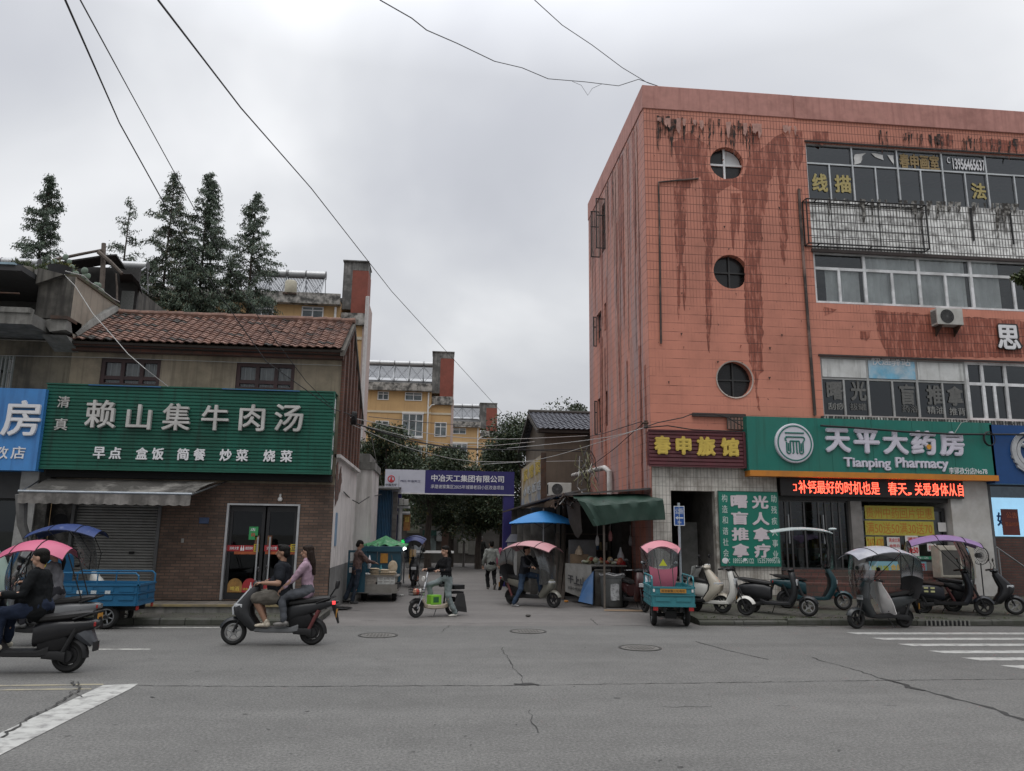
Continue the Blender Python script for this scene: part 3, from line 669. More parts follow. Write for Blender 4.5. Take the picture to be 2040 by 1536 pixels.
# side window grilles / open casements
for (a,b,c,d) in sidewin:
    m=MB(); 
    for y in (a+.02,b-.02,(a+b)/2): m.box((XS+.08,y-.02,c),(XS+.12,y+.02,d))
    for zq in (c+.02,d-.02,(c+d)/2): m.box((XS+.075,a,zq-.02),(XS+.125,b,zq+.02))
    fr=m.build('side_window',M('dark_window_frame',(.03,.03,.03)),rb,w=True); m=MB(); m.quad(FS(a,c,.1),FS(b,c,.1),FS(b,d,.1),FS(a,d,.1)); m.build('pane',GLD,fr,w=True,fix=False)
def casement(y,z0,z1,wd,sgn):
    m=MB(); x=XS
    for q in (0,wd): m.box((x-q-.02,y-.015,z0),(x-q+.02,y+.015,z1))
    for zq in (z0,z1,z0+(z1-z0)*.66): m.box((x-wd-.02,y-.014,zq-.018),(x,y+.014,zq+.018))
    fr=m.build('casement',M('dark_window_frame',(.03,.03,.03)),rb,w=True); m=MB(); m.quad((x,y,z0),(x-wd,y,z0),(x-wd,y,z1),(x,y,z1)); m.build('pane',GLC,fr,w=True,fix=False)
casement(25.9,12.3,14.25,.0+.34,1); casement(26.95,12.35,14.2,.32,1); casement(27.62,9.0,10.15,.12,1); casement(27.62,5.6,6.85,.10,1)
# ================= ground floor of the red building =================
zt=ZB-.005
xd0,xd1=P(1336,975,YF).x,P(1429,975,YF).x          # dark doorway
xm1=P(1552,1050,YF).x                              # end of the white wall
xp0,xp1=P(1898,1050,YF).x,P(1974,1050,YF).x        # white pillar
zd=P(1336,977,YF).z
wl=MB(); wallgrid(wl,FF,XS+.01,xm1,.1,zt,[(xd0,xd1,.1,zd)],.3)
wl.quad(FF(xm1,.1,0),FF(xm1,.1,.6),FF(xm1,zt,.6),FF(xm1,zt,0))
wl.build('shop_wall',WTILE,rb,w=True)
m=MB(); m.box((xp0,YF-.02,.1),(xp1,YF+.6,zt)); m.build('pillar',M('white_pillar_paint',(.50,.49,.47),.6,var=.06,dirt=(.33,.31,.28),damt=.5),rb,w=True)
m=MB(); m.box((xd0-.4,YF+.35,.1),(xd0-.3,YF+5,zt)); m.box((xd1+.0,YF+.31,.1),(xd1+.1,YF+5,zt)); m.box((xd0-.3,YF+4.9,.1),(xd1,YF+5,zt)); m.box((xd0-.4,YF+.3,zt-.05),(xd1+.2,YF+5,zt)); m.box((xd0-.4,YF+.3,.05),(xd1+.1,YF+5,.15))
m.build('hallway',M('hallway_plaster',(.20,.19,.175),.9,dirt=(.07,.065,.06),damt=.7),rb,w=True)
m=MB(); m.box((xd1-.55,YF+1.6,.15),(xd1-.06,YF+1.66,2.3)); m.build('inner_door',M('old_grey_door',(.24,.24,.23),.6,dirt=(.1,.1,.095)),rb,w=True)
m=MB(); m.box((xd1-.09,YF-.03,.1),(xd1+.03,YF+.2,zd)); m.build('door_jamb',M('peeled_jamb',(.42,.40,.36),.8,dirt=(.15,.13,.11),damt=.8,ds=3),rb,w=True)
# ---- pharmacy front ----
zs=P(1640,1135,YF).z       # shop floor level
m=MB(); m.box((xm1-.05,YF-.75,.12),(xp0-.02,YF-.01,zs-.32)); m.box((xm1-.05,YF-.42,zs-.32),(xp0-.02,YF-.01,zs-.16)); m.box((xm1,YF-.1,zs-.16),(xp0-.02,YF+.5,zs))
m.build('entrance_steps',bricks('red_step_tile','x',(.115,.05,.04),(.09,.04,.034),(.045,.04,.035),.2,.16,.012,off=.5,dirt=(.07,.06,.05),damt=.7),rb,w=True)
IW_=M('shop_interior',(.62,.63,.60),.8); 
m=MB(); x0,x1=xm1+.02,xp0; yb=YF+4.2
m.box((x0-.1,YF+.1,zs-.1),(x1,yb,zs)); m.box((x0,yb,zs),(x1,yb+.1,zt)); m.box((x0-.1,YF+.62,zs),(x0,yb,zt)); m.box((x1,YF+.6,zs),(x1+.1,yb,zt)); m.box((x0,YF+.3,zt-.08),(x1,yb,zt-.02)); m.build('shop_interior',IW_,rb,w=True)
sh=thing('pharmacy_shelf','white shelf unit of medicine boxes dim behind the pharmacy window','shelf',((x0+x1)/2,yb-.6,zs))
m=MB(); 
for zq in range(6): m.box((x0+.4,yb-.55,zs+.1+zq*.4),(x1-.3,yb-.12,zs+.13+zq*.4))
for xq in range(5): u=x0+.4+(x1-x0-.7)*xq/4; m.box((u-.02,yb-.56,zs),(u+.02,yb-.1,zs+2.2))
m.build('rack',WPVC,sh,w=True)
cols=[M('medbox%d'%i,c,.6) for i,c in enumerate([(.5,.1,.08),(.1,.35,.2),(.6,.5,.1),(.5,.5,.5),(.1,.25,.45),(.55,.3,.1)])]
for ci in range(6):
    m=MB()
    for zq in range(5):
        u=x0+.45+ci*.08
        while u<x1-.4:
            ww=R_.uniform(.08,.2)
            if R_.randrange(6)==ci: m.box((u,yb-.5,zs+.131+zq*.4),(u+ww,yb-.3,zs+.13+zq*.4+R_.uniform(.12,.3)))
            u+=ww+.01
    tag(m.build('medicine_boxes',cols[ci],sh,w=True),kind='stuff')
# glass door and window
ydr=YF+.22; zl=P(1640,997,YF).z
DFR=M('black_door_frame',(.03,.03,.032),.4,.3); SFR=M('steel_door_frame',(.10,.10,.10),.4,.7)
xw0=P(1700,1060,YF).x
def glazed(name,u0,u1,z0,z1,us,y,mat,fw=.06,pane=GLD):
    m=MB()
    for u in [u0+fw/2]+us+[u1-fw/2]: m.box((u-fw/2,y-.03,z0),(u+fw/2,y+.03,z1))
    m.box((u0,y-.028,z1-fw),(u1,y+.028,z1)); m.box((u0,y-.028,z0),(u1,y+.028,z0+fw))
    o=m.build(name,mat,rb,w=True); m=MB(); m.quad((u0,y,z0),(u1,y,z0),(u1,y,z1),(u0,y,z1)); m.build('pane',pane,o,w=True,fix=False); return o
dw=glazed('glass_door',xm1+.01,xw0,zs,zl,[P(q,1060,YF).x for q in (1573,1584,1611,1640,1654,1668,1682)],ydr,SFR,.045)
for q in (1578,1648): hd=MB(); hd.cyl((P(q,1080,YF).x,ydr-.08,zs+.7),(P(q,1080,YF).x,ydr-.08,zs+1.5),.02,n=8); hd.build('handle',STEEL,dw,w=True)
xw1=P(1896,1060,YF).x; zw=P(1750,1120,YF).z
sw_=glazed('shop_window',xw0+.33,xw1,zw,zl-.15,[],ydr+.05,DFR,.10,glass('shop_glass',(.65,.72,.7),.06))
m=MB(); m.box((xw0,YF+.05,zs),(xw0+.33,YF+.4,zl)); m.box((xw0+.33,YF+.07,zs),(xw1,YF+.38,zw)); m.build('window_sill_wall',M('grey_sill',(.20,.19,.18),.7,dirt=(.1,.09,.08)),rb,w=True)
m=MB(); m.box((xm1,YF+.1,zl),(xp0,YF+.4,zt)); m.build('shop_lintel',M('dark_lintel',(.045,.045,.045),.7),rb,w=True)
# posters behind the window
def poster(name,label,q,mat,lines,Y=YF+.235,group=None,cat='poster',lm=None):
    A=P(q[0],q[3],Y); B=P(q[2],q[3],Y); D=P(q[0],q[1],Y)
    t=thing(name,label,cat,(A.x,Y,A.z),0,group); m=MB(); m.box((A.x,Y,A.z),(B.x,Y+.006,D.z)); m.build('sheet',mat,t,w=True)
    for s,l,mm,bd in lines: 
        a=P(l[0],l[3],Y); b=P(l[2],l[3],Y); d=P(l[0],l[1],Y)
        text(s,Vector((a.x,Y,a.z)),Vector((b.x,Y,a.z)),Vector((a.x,Y,d.z)),mm,t,.004,bd)
    return t
YEL=M('yellow_paper',(.44,.375,.06),.7,var=.08); ORT=M('orange_print',(.45,.16,.02),.6,var=0); REDT=M('red_print',(.50,.03,.04),.6,var=0); WPAP=M('white_paper',(.62,.61,.60),.7,var=.05); GRT=M('green_print',(.03,.25,.14),.6,var=0); DKT=M('dark_print',(.05,.05,.06),.7,var=0)
PY=YF+.235
poster('window_banner','wide yellow banner of outlined characters, upper of two in the pharmacy window',(1724,1007,1862,1034),YEL,[('贵州中药回片钜惠',(1726,1010,1858,1032),ORT,0)])
poster('window_banner','wide yellow banner of prices, lower of two in the pharmacy window',(1725,1037,1862,1066),YEL,[('满50送50满30送70',(1727,1040,1858,1063),ORT,0)])
poster('price_card','yellow price card reading 265 under the window banners','price card',) if 0 else None
poster('price_card','yellow price card reading 265 under the window banners',(1727,1069,1743,1096),YEL,[('265',(1729,1073,1742,1092),ORT,.01)],group='price cards in the pharmacy window')
poster('price_card','yellow price card reading 470 beside the 265 card',(1744.5,1069,1762,1096),YEL,[('470',(1746,1073,1761,1092),ORT,.01)],group='price cards in the pharmacy window')
poster('sale_poster','white sale poster with small red print left of the 20:50 poster',(1769,1070,1795,1104),WPAP,[('满减优惠',(1771,1072,1793,1080),REDT,.0),('会员日',(1772,1084,1792,1090),REDT,.02)])
poster('sale_poster','white sale poster with large red numbers 20:50',(1806,1067,1832,1108),WPAP,[('满赠',(1808,1070,1830,1079),REDT,.02),('20:50',(1808,1090,1830,1102),REDT,.05)])
poster('sale_poster','small pale notice at the right of the window',(1848,1083,1866,1098),WPAP,[('会员',(1850,1086,1864,1095),REDT,.0)])
poster('window_sticker','round white sticker on the right of the pharmacy window',(1870,1041,1886,1059),WPAP,[])
poster('blue_banner','pale blue banner of yellow characters low in the pharmacy window',(1733,1118,1848,1150),M('pale_blue_print',(.20,.40,.48),.6,var=.05),[('每月隆',(1736,1126,1772,1138),M('lime_print',(.35,.40,.05),.6),.03),('会员日',(1775,1124,1806,1136),M('amber_print',(.6,.38,.05),.6),.03),('8折',(1812,1124,1830,1138),GRT,.03),('药',(1834,1122,1844,1136),REDT,.03)],Y=YF+.05)
poster('green_strip','narrow green strip notice above the blue banner',(1800,1108,1860,1114),GRT,[('健康生活',(1806,1109,1850,1113),WHITEL,0)])
# ---- LED sign ----
ly=YF-.12; A=P(1556,992,ly); B=P(1921,992,ly); D=P(1556,954,ly)
t=thing('led_sign','long black LED ticker board with glowing red characters under the pharmacy sign','led sign',(A.x,ly,A.z))
zl0=P(1580,986,ly).z; zl1=P(1580,953,ly).z
m=MB(); m.box((A.x,ly,zl0-.02),(B.x,ly+.15,zl1+.03)); m.build('panel',M('led_black',(.012,.010,.010),.5,var=0),t,w=True)
LED=M('led_red',(1.0,.09,.05),.5,var=0,emit=2.6)
x1=P(1580,970,ly).x
for s,a,b in (('コ'[:0]+'补钙最好的时机也是',1591,1752),('春天',1769,1806),('，',1806,1815),('关爱身体从',1822,1905),('自',1908,1918)):
    xa,xb=P(a,970,ly).x,P(b,970,ly).x; z0,z1=(zl0+.05,zl1-.05) if s!='，' else (zl0+.05,zl0+.13)
    text(s,Vector((xa,ly,z0)),Vector((xb,ly,z0)),Vector((xa,ly,z1)),LED,t,.006,.006)
m=MB(); m.box((x1,ly-.006,zl0+.12),(x1+.09,ly,zl0+.14)); m.box((x1,ly-.006,zl0+.28),(x1+.09,ly,zl0+.30)); m.box((x1+.08,ly-.007,zl0+.12),(x1+.1,ly,zl0+.3)); m.build('lettering',LED,t,w=True)
# ---- pharmacy sign ----
ys=YF-.35; A=P(1487,830,ys); B=P(1973,830,ys); zt_=P(1490,829,ys).z; zb_=P(1495,948,ys).z
zo=P(1495,936.5,ys).z
t=ps=thing('pharmacy_sign','large teal pharmacy sign with white raised characters and round logo','sign',(A.x,ys,zb_))
m=MB(); m.box((A.x,ys,zo),(B.x,YF-.005,zt_))
for i in range(1,6): m.box((A.x+(B.x-A.x)*i/6-.006,ys-.004,zo+.005),(A.x+(B.x-A.x)*i/6+.006,ys-.0005,zt_),1)
m.build('sign_box',[M('teal_sign_face',(.008,.155,.12),.45,var=.08,vs=1.2,dirt=(.025,.15,.115),damt=.6,ds=.7,streak=(.01,.085,.062),samt=.45,sth=.55),M('seam_green',(.005,.10,.072),.6)],t,w=True)
m=MB(); m.box((A.x+.02,ys-.03,zb_),(B.x+.03,YF-.005,zo-.002)); m.build('orange_trim',M('orange_trim',(.55,.20,.02),.5,var=.06,dirt=(.3,.12,.03),damt=.4),t,w=True)
SLET=M('sign_letter_lilac',(.60,.58,.66),.45,var=.03)
for s,q in (('天',(1644,853,1694,901)),('平',(1701,855,1752,903)),('大',(1759,857,1809,905)),('药',(1815,858,1865,906)),('房',(1872,859,1921,908))):
    wt(s,*q,SLET,t,ys,.07,.045,'character')
wt('Tianping',1681,911,1774,936,SLET,t,ys,.05,.03); wt('Pharmacy',1784,911,1889,938,SLET,t,ys,.05,.03)
wt('李郢孜分店No78',1891,931,1967,944,WHITEL,t,ys,.012,.01)
c=P(1847,891,ys); m=MB(); m.cyl((c.x,ys-.075,c.z),(c.x,ys-.095,c.z),.07,n=20); m.build('orange_dot',M('orange_dot',(.6,.28,.03),.5),t,w=True)
c=P(1580.5,883.5,ys); rr=.555
m=MB(); m.lathe([(0,-.08),(rr-.02,-.08),(rr,-.06),(rr,0)],(c.x,ys,c.z),'y',56); lg=m.build('logo',M('logo_face',(.58,.57,.63),.5,var=.03),t,w=True)
GLG=M('logo_green',(.01,.14,.11),.5,var=0)
m=MB(); m.lathe([(.465,-.081),(.465,-.09),(.50,-.09),(.50,-.081)],(c.x,ys,c.z),'y',56)
def stroke(pts): m.tube([(c.x+a*.0041,ys-.083,c.z-b*.0041) for a,b in pts],.022,6)
stroke([(-66,-70),(68,-70)]); stroke([(-52,-40),(-66,-34),(-66,-22),(-58,-14)]); stroke([(-62,-42),(62,-42),(70,-34),(70,-22),(60,-12)])
stroke([(-58,-8),(-58,62),(-50,70),(-38,70),(-32,62),(-32,-14)]); stroke([(58,-8),(58,62),(50,70),(38,70),(32,62),(32,-14)])
stroke([(-32,-14),(32,-14)]); stroke([(-10,-14),(-10,64),(-18,70)]); stroke([(12,-14),(12,64),(20,70)]); stroke([(-45,0),(-45,55)]); stroke([(45,0),(45,55)])
m.build('emblem',GLG,lg,w=True)
# ---- guesthouse sign ----
yg=YF-.22; A=P(1294,926,yg); B=P(1487,926,yg); z1=P(1294,858,yg).z
t=thing('guesthouse_sign','maroon slatted sign with four gold characters over the white wall','sign',(A.x,yg,A.z))
m=MB(); nn=9; h=(z1-A.z)/nn
for i in range(nn): m.prism([(yg+.03,A.z+i*h),(yg,A.z+i*h+.02),(yg+.004,A.z+(i+1)*h-.012),(yg+.03,A.z+(i+1)*h)],'x',A.x,B.x)
m.box((A.x,yg+.031,A.z),(B.x,YF-.005,z1)); m.build('slat_board',M('maroon_slats',(.115,.028,.036),.45,var=.12,dirt=(.07,.03,.03),damt=.5),t,w=True)
m=MB()
for (a,b) in (((A.x-.01,yg-.02,A.z-.04),(B.x,yg+.05,A.z)),((A.x-.01,yg-.02,z1),(B.x,yg+.05,z1+.04)),((B.x-.07,yg-.025,A.z),(B.x+.0,yg+.05,z1))): m.box(a,b)
m.build('frame',M('maroon_frame',(.09,.022,.028),.5),t,w=True)
for s,q in (('春',(1303,868,1336,905)),('申',(1346,869,1377,906)),('旅',(1388,870,1425,908)),('馆',(1436,872,1472,909))): wt(s,*q,YELLOWL,t,yg,.06,.06,'character')
# ---- massage sign ----
ym=YF-.06; A=P(1437,1127,ym); B=P(1556,1127,ym); z1=P(1433,979,ym).z
t=thing('massage_sign','tall green massage sign board with two columns of big white characters','sign',(A.x,ym,A.z))
m=MB(); m.box((A.x,ym,A.z),(B.x,ym+.04,z1)); m.build('board',M('green_board',(.006,.165,.115),.45,var=.05),t,w=True)
m=MB()
for (a,b) in (((A.x-.02,ym-.01,A.z-.02),(B.x+.02,ym+.05,A.z)),((A.x-.02,ym-.01,z1),(B.x+.02,ym+.05,z1+.02)),((A.x-.02,ym-.01,A.z),(A.x,ym+.05,z1)),((B.x,ym-.01,A.z),(B.x+.02,ym+.05,z1))): m.box(a,b)
m.build('frame',M('dark_green_frame',(.02,.09,.07),.5),t,w=True)
PKL=M('pale_pink_letter',(.62,.55,.58),.5,var=.04)
for s,q in (('曙',(1456,986,1490,1012)),('盲',(1457,1019,1491,1045)),('推',(1458,1051,1492,1077)),('拿',(1459,1083,1493,1110)),('光',(1498,987,1531,1013)),('人',(1499,1020,1533,1046)),('拿',(1501,1051,1534,1078)),('疗',(1503,1083,1536,1111))): wt(s,*q,PKL,t,ym,.015,.04,'character')
SM=M('small_sign_letter',(.52,.60,.57),.5,var=.04)
for i,s in enumerate('构造和谐社会'): wt(s,1438+i*.6,985+i*21.8,1449+i*.6,1000+i*21.8,SM,t,ym,.008,.005,'character')
for i,s in enumerate('助残疾人事业'): wt(s,1536+i*.8,986+i*22.2,1547+i*.8,1001+i*22.2,SM,t,ym,.008,.005,'character')
wt('：18955415122',1453,1112,1502,1122,SM,t,ym,.006,.012); wt('15357999516',1510,1112,1554,1122,SM,t,ym,.006,.012)
for q in ((1445,1117,.10),(1484,1115,.05)):
    cc=P(q[0],q[1],ym); m=MB(); m.ell((cc.x,ym-.004,cc.z),(q[2],.006,q[2]*.8),9,6); m.build('paint_patch',WHITEL,t,w=True)
# ---- blue shop on the right ----
yb_=YF-.35; A=P(1977,978,yb_); 
t=thing('blue_sign','dark blue shop sign with big silver round emblem at the right edge','sign',(A.x,yb_,3.4))
zA,zB_=P(1977,963,yb_).z,P(1970,846,yb_).z
m=MB(); m.box((B.x+.02-.0+10.0-9.98 if 0 else P(1976,900,yb_).x,yb_,zA),(XE,YF-.005,zB_)); m.build('sign_box',M('navy_sign',(.006,.055,.19),.4,var=.06),t,w=True)
c=P(2052,900,yb_); m=MB()
for k,(r0,a0,a1,ww) in enumerate([(.54,95,265,.07),(.40,110,300,.055)]):
    rows=[]
    for i in range(21):
        a=rad(a0+(a1-a0)*i/20); w_=ww*math.sin(math.pi*(i+1)/22)**.5
        rows.append([(c.x+(r0-w_)*math.cos(a),yb_-.07,c.z+(r0-w_)*math.sin(a)),(c.x+(r0+w_)*math.cos(a),yb_-.07,c.z+(r0+w_)*math.sin(a))])
    m.shell(rows,(0,.06,0))
for i in range(3): m.prism([(c.x-.62+.06*i,c.z-.12-.13*i),(c.x-.2,c.z-.36-.1*i),(c.x-.2,c.z-.44-.1*i),(c.x-.60+.06*i,c.z-.2-.13*i)],'y',yb_-.055-.005*i,yb_-.0)
m.tube([(c.x-.3,yb_-.05,c.z+.2),(c.x,yb_-.05,c.z+.1),(c.x+.1,yb_-.05,c.z-.3)],.07,8)
m.build('emblem',M('silver_emblem',(.45,.46,.47),.4,.2),t,w=True)
# shop front
x0=xp1+.12; 
m=MB(); m.box((xp1,YF+.02,.12),(x0,YF+.5,zt)); m.build('pilaster',M('grey_pilaster',(.10,.10,.105),.7),rb,w=True)
zq=P(2000,1072,YF).z
m=MB(); m.box((x0,YF+.1,.12),(XE-.2,YF+.4,zq)); m.build('low_brick_wall',bricks('dark_red_brick','x',(.10,.045,.035),(.075,.035,.03),(.05,.045,.04),.24,.075,.012),rb,w=True)
m=MB(); m.box((x0,YF+3.9,.12),(XE-.2,YF+4,zt)); m.box((x0,YF+.4,.02),(XE-.2,YF+4,.12)); m.box((x0,YF+.4,zt-.06),(XE-.2,YF+4,zt-.01)); m.build('shop_interior',M('blue_shop_interior',(.35,.40,.45),.8),rb,w=True)
glazed('shop_window',x0,XE-.25,zq,zt-.35,[x0+2.2,x0+4.4],YF+.2,SFR,.05,glass('shop_glass',(.65,.72,.7),.06))
A=P(1982,1072,YF+.6); zz1=P(1982,1008,YF+.6).z
t=thing('lit_screen','bright pale blue lit display panel glowing inside the right hand shop','screen',(A.x,YF+.6,A.z))
m=MB(); m.box((A.x,YF+.6,A.z),(A.x+2.6,YF+.66,zz1+.25)); m.build('screen',M('lit_panel',(.42,.68,.95),.5,var=.25,vs=1.5,emit=.9),t,w=True)
m=MB(); m.box((A.x,YF+.58,A.z-.15),(A.x+2.6,YF+.599,A.z-.02)); m.build('base',SFR,t,w=True)
text('好',Vector((A.x+.12,YF+.595,A.z+.35)),Vector((A.x+.5,YF+.595,A.z+.35)),Vector((A.x+.12,YF+.595,A.z+.75)),M('screen_letter',(.02,.12,.35),.5,var=0),t,.006,.03)
poster('hanging_notice','dark red notice hanging in front of the lit display panel',(1999,1014,2033,1066),M('dark_red_notice',(.10,.022,.018),.6),[('公告',(2005,1020,2027,1032),M('dull_orange_print',(.3,.08,.03),.6),0),('营业时间',(2003,1040,2030,1048),M('dull_orange_print',(.3,.08,.03),.6),0)],Y=YF+.1)
# handrail
t=thing('handrail','grey metal handrail sloping down beside the right hand shop','handrail',(P(1985,1190,YF-.3).x,YF-.3,.13))
m=MB(); a=P(1985,1090,YF-.3); b=P(2042,1130,YF-.3); m.tube([a,b,(b.x+1.6,b.y,b.z-.75)],.022,8); m.build('rail',STEEL,t,w=True)
m=MB(); m.cyl((a.x+.05,a.y,.12),(a.x+.05,a.y,a.z-.02),.018,n=8); m.build('post',STEEL,t,w=True)
# ---- air conditioners ----
def ac_unit(label,x,y,z,wd=.85,ht=.58,dp=.3,bracket=True,dark=False):
    t=thing('air_conditioner',label,'air conditioner',(x,y,z),0,'outdoor air conditioner units')
    body=M('ac_casing',(.50,.50,.47),.5,var=.06,dirt=(.25,.23,.2),damt=.4)
    m=MB(); m.box((0,-dp,0),(wd,0,ht)); m.build('casing',body,t,bevel=.012)
    m=MB(); cx_,cz_,r=wd*.38,ht*.5,ht*.42
    m.cyl((cx_,-dp-.004,cz_),(cx_,-dp-.002,cz_),r,n=28); m.build('fan_opening',DARK,t)
    m=MB()
    for q in range(1,6): m.lathe([(r*q/5-.006,-.012),(r*q/5+.004,-.012),(r*q/5+.004,-.004)],(cx_,-dp,cz_),'y',28)
    for q in range(8): a=math.pi*q/8; m.tube([(cx_-r*math.cos(a),-dp-.014,cz_-r*math.sin(a)),(cx_+r*math.cos(a),-dp-.014,cz_+r*math.sin(a))],.003,4)
    m.build('fan_guard',M('ac_guard',(.13,.13,.13),.5),t)
    m=MB()
    for q in range(6): m.box((-.004,-dp+.05+.04*q,.06),(-.0005,-dp+.07+.04*q,ht-.06))
    m.build('side_vent',DARK,t)
    if bracket:
        for u in (.12,wd-.12): m=MB(); m.box((u-.02,-dp-.05,-.05),(u+.02,.01,-.012)); m.prism([(-dp,-.05),(0,-.05),(0,-.3)],'x',u-.015,u+.015); m.build('bracket',RUST,t)
    return t
p=P(1849,647,YF-.02); ac_unit('white air conditioner outdoor unit on brackets below the upper windows',p.x+.1,YF-.02,P(1849,645,YF-.3).z,.82,.5)
acg=thing('air_conditioner','beige air conditioner unit with square grille standing by the white pillar','air conditioner',(P(1858,1130,YF-.45).x,YF-.43,zs-.16),0,'outdoor air conditioner units')
m=MB(); m.box((0,-.35,0),(1.02,.0,.86)); m.build('casing',M('ac_beige',(.42,.39,.33),.55,dirt=(.2,.18,.15)),acg,bevel=.015)
m=MB(); m.box((.05,-.362,.08),(.58,-.351,.74)); m.build('coil_grille',M('coil_fins',(.07,.066,.06),.6),acg)
m=MB(); m.box((.02,-.37,.04),(.62,-.352,.08)); m.box((.02,-.37,.74),(.62,-.352,.78)); m.box((.02,-.37,.08),(.05,-.352,.74)); m.box((.58,-.37,.08),(.62,-.352,.74)); m.build('grille_frame',M('ac_beige',(.4,.4,.4)),acg)
m=MB(); m.cyl((.8,-.362,.35),(.8,-.35,.35),.1,n=20); m.box((.72,-.36,.56),(.88,-.35,.6)); m.build('service_port',DARK,acg)
# old steel fan leaning
t=thing('floor_fan','dark round floor fan standing beside the white pillar','fan',(P(1955,1185,YF-.5).x,YF-.6,SWZ(YF-.6)))
m=MB(); m.lathe([(.16,0),(.16,.03),(.03,.05)]); m.cyl((0,0,.04),(0,0,.95),.015); m.build('stand',DARK if 0 else BLK,t)
m=MB()
for r in (.08,.16,.24): m.lathe([(r-.005,-.05),(r+.005,-.05)],(0,0,1.15),'y',24)
for q in range(12): a=math.pi*q/12; m.tube([(-.25*math.cos(a),-.02,1.15-.25*math.sin(a)),(0,-.06,1.15),(.25*math.cos(a),-.02,1.15+.25*math.sin(a))],.004,4)
m.lathe([(.25,-.02),(.26,0),(.25,.02)],(0,0,1.15),'y',28); m.build('guard',M('grey_wire',(.05,.05,.05),.6),t)
m=MB(); m.cyl((0,.02,1.15),(0,.12,1.15),.07,n=12); m.build('motor',BLK,t)
# cables at the shop front
def cable(label,pts,r=.012,mat=None,name='overhead_cable',cat='cable',sag=0,group=None,n=10):
    pts=[Vector(p) for p in pts]
    if len(pts)==2 and sag:
        a,b=pts; pts=[a.lerp(b,i/n)-Vector((0,0,sag*4*(i/n)*(1-i/n))) for i in range(n+1)]
    m=MB(); m.tube(pts,r,6); return solo(m,name,label,cat,mat or CABLE,group,smooth=True)
CABLE=M('black_cable',(.014,.014,.015),.6,var=0); WCABLE=M('pale_cable',(.42,.42,.41),.6,var=0)
yc=ys-.12
cable('thick black cable drooping across the top of the teal pharmacy sign',[P(1635,848,yc),P(1700,852,yc),P(1800,860,yc),P(1900,865,yc),P(2050,866,yc)],.028,group='cables on the shop signs')
cable('thin black cable strung just above the maroon sign',[P(1285,852,yc),P(1330,848,yc),P(1380,856,yc),P(1480,860,yc)],.016,group='cables on the shop signs')
cable('loose cable looping up between the maroon sign and the red tile',[P(1282,852,yc),P(1310,842,yc),P(1360,832,yc),P(1375,826,yc),P(1420,824,yc),P(1450,832,yc),P(1480,850,yc)],.014,group='cables on the shop signs')
cable('thin cable strung from the pharmacy sign to the blue emblem sign',[P(1900,866,yc),P(1915,842,yc),P(1930,838,yc)],.006,WCABLE,group='cables on the shop signs')
cc=P(1971,874,yc); m=MB()
for i in range(4): m.tube([(cc.x+(.16+.006*i)*math.cos(a),yc-.02+.012*i,cc.z+(.19+.006*i)*math.sin(a)) for a in [2*math.pi*j/20 for j in range(20)]],.011,6,closed=True)
solo(m,'cable_coil','round coil of black cable hanging where the two signs meet','cable coil',CABLE,smooth=True)
m=MB(); cc=P(1420,830,YF); m.box((P(1378,822,YF).x,YF-.1,P(1380,830,YF).z),(P(1483,826,YF).x,YF-.01,P(1380,823,YF).z)); m.build('sign_ledge',M('sooty_lintel',(.05,.04,.038)),rb,w=True)
m=MB(); m.quad(*[(P(x,y,YF).x,YF-.09,P(x,y,YF).z) for x,y in ((1446,856),(1484,858),(1484,830),(1446,829))]); m.build('exposed_tile',bricks('exposed_old_tile','x',(.32,.19,.15),(.24,.12,.09),(.04,.035,.03),.1,.27,.02,off=0,dirt=(.06,.05,.045),damt=.8),rb,w=True)
# ---- street sign pole ----
g_=G(1357,1222,.12); g_=Vector((P(1357,1180,17.6).x,17.6,SWZ(17.6)))
t=thing('street_sign','small blue direction sign with white arrow on grey pole behind the teal tricycle','sign',g_)
top=P(1367,1002,17.6).z
m=MB(); m.cyl((0,0,0),(0,0,top-g_.z),.032,n=12); m.build('pole',M('galvanised',(.34,.37,.40),.45,.5),t,smooth=True)
a=P(1343,1047,17.58);b=P(1364,1047,17.58);z1=P(1343,1008,17.58).z; cx0=g_.x
m=MB(); m.box((a.x-cx0,-.03,a.z-g_.z),(b.x-cx0,-.015,z1-g_.z)); pl=m.build('plate',M('sign_blue',(.012,.07,.28),.4,var=.04),t)
bd=M('sign_white',(.6,.62,.64),.45,var=0); m=MB(); x0_,x1_,z0_,z1_=a.x-cx0,b.x-cx0,a.z-g_.z,z1-g_.z
for q in (((x0_,-.034,z0_),(x1_,-.031,z0_+.015)),((x0_,-.034,z1_-.015),(x1_,-.031,z1_)),((x0_,-.0341,z0_),(x0_+.015,-.0311,z1_)),((x1_-.015,-.0341,z0_),(x1_,-.0311,z1_))): m.box(*q)
zc=z0_+.18; m.box((x0_+.07,-.034,zc-.012),(x1_-.03,-.031,zc+.012)); m.prism([(x0_+.03,zc),(x0_+.09,zc+.04),(x0_+.09,zc-.04)],'y',-.034,-.031); m.build('arrow',bd,pl)
text('公厕',Vector((x0_+.03,-.031,z0_+.27)),Vector((x1_-.03,-.031,z0_+.27)),Vector((x0_+.03,-.031,z0_+.40)),bd,t,.003,.0,w=False)
text('30m',Vector((x0_+.08,-.031,z0_+.05)),Vector((x1_-.08,-.031,z0_+.05)),Vector((x0_+.08,-.031,z0_+.11)),bd,t,.003,.0,w=False)
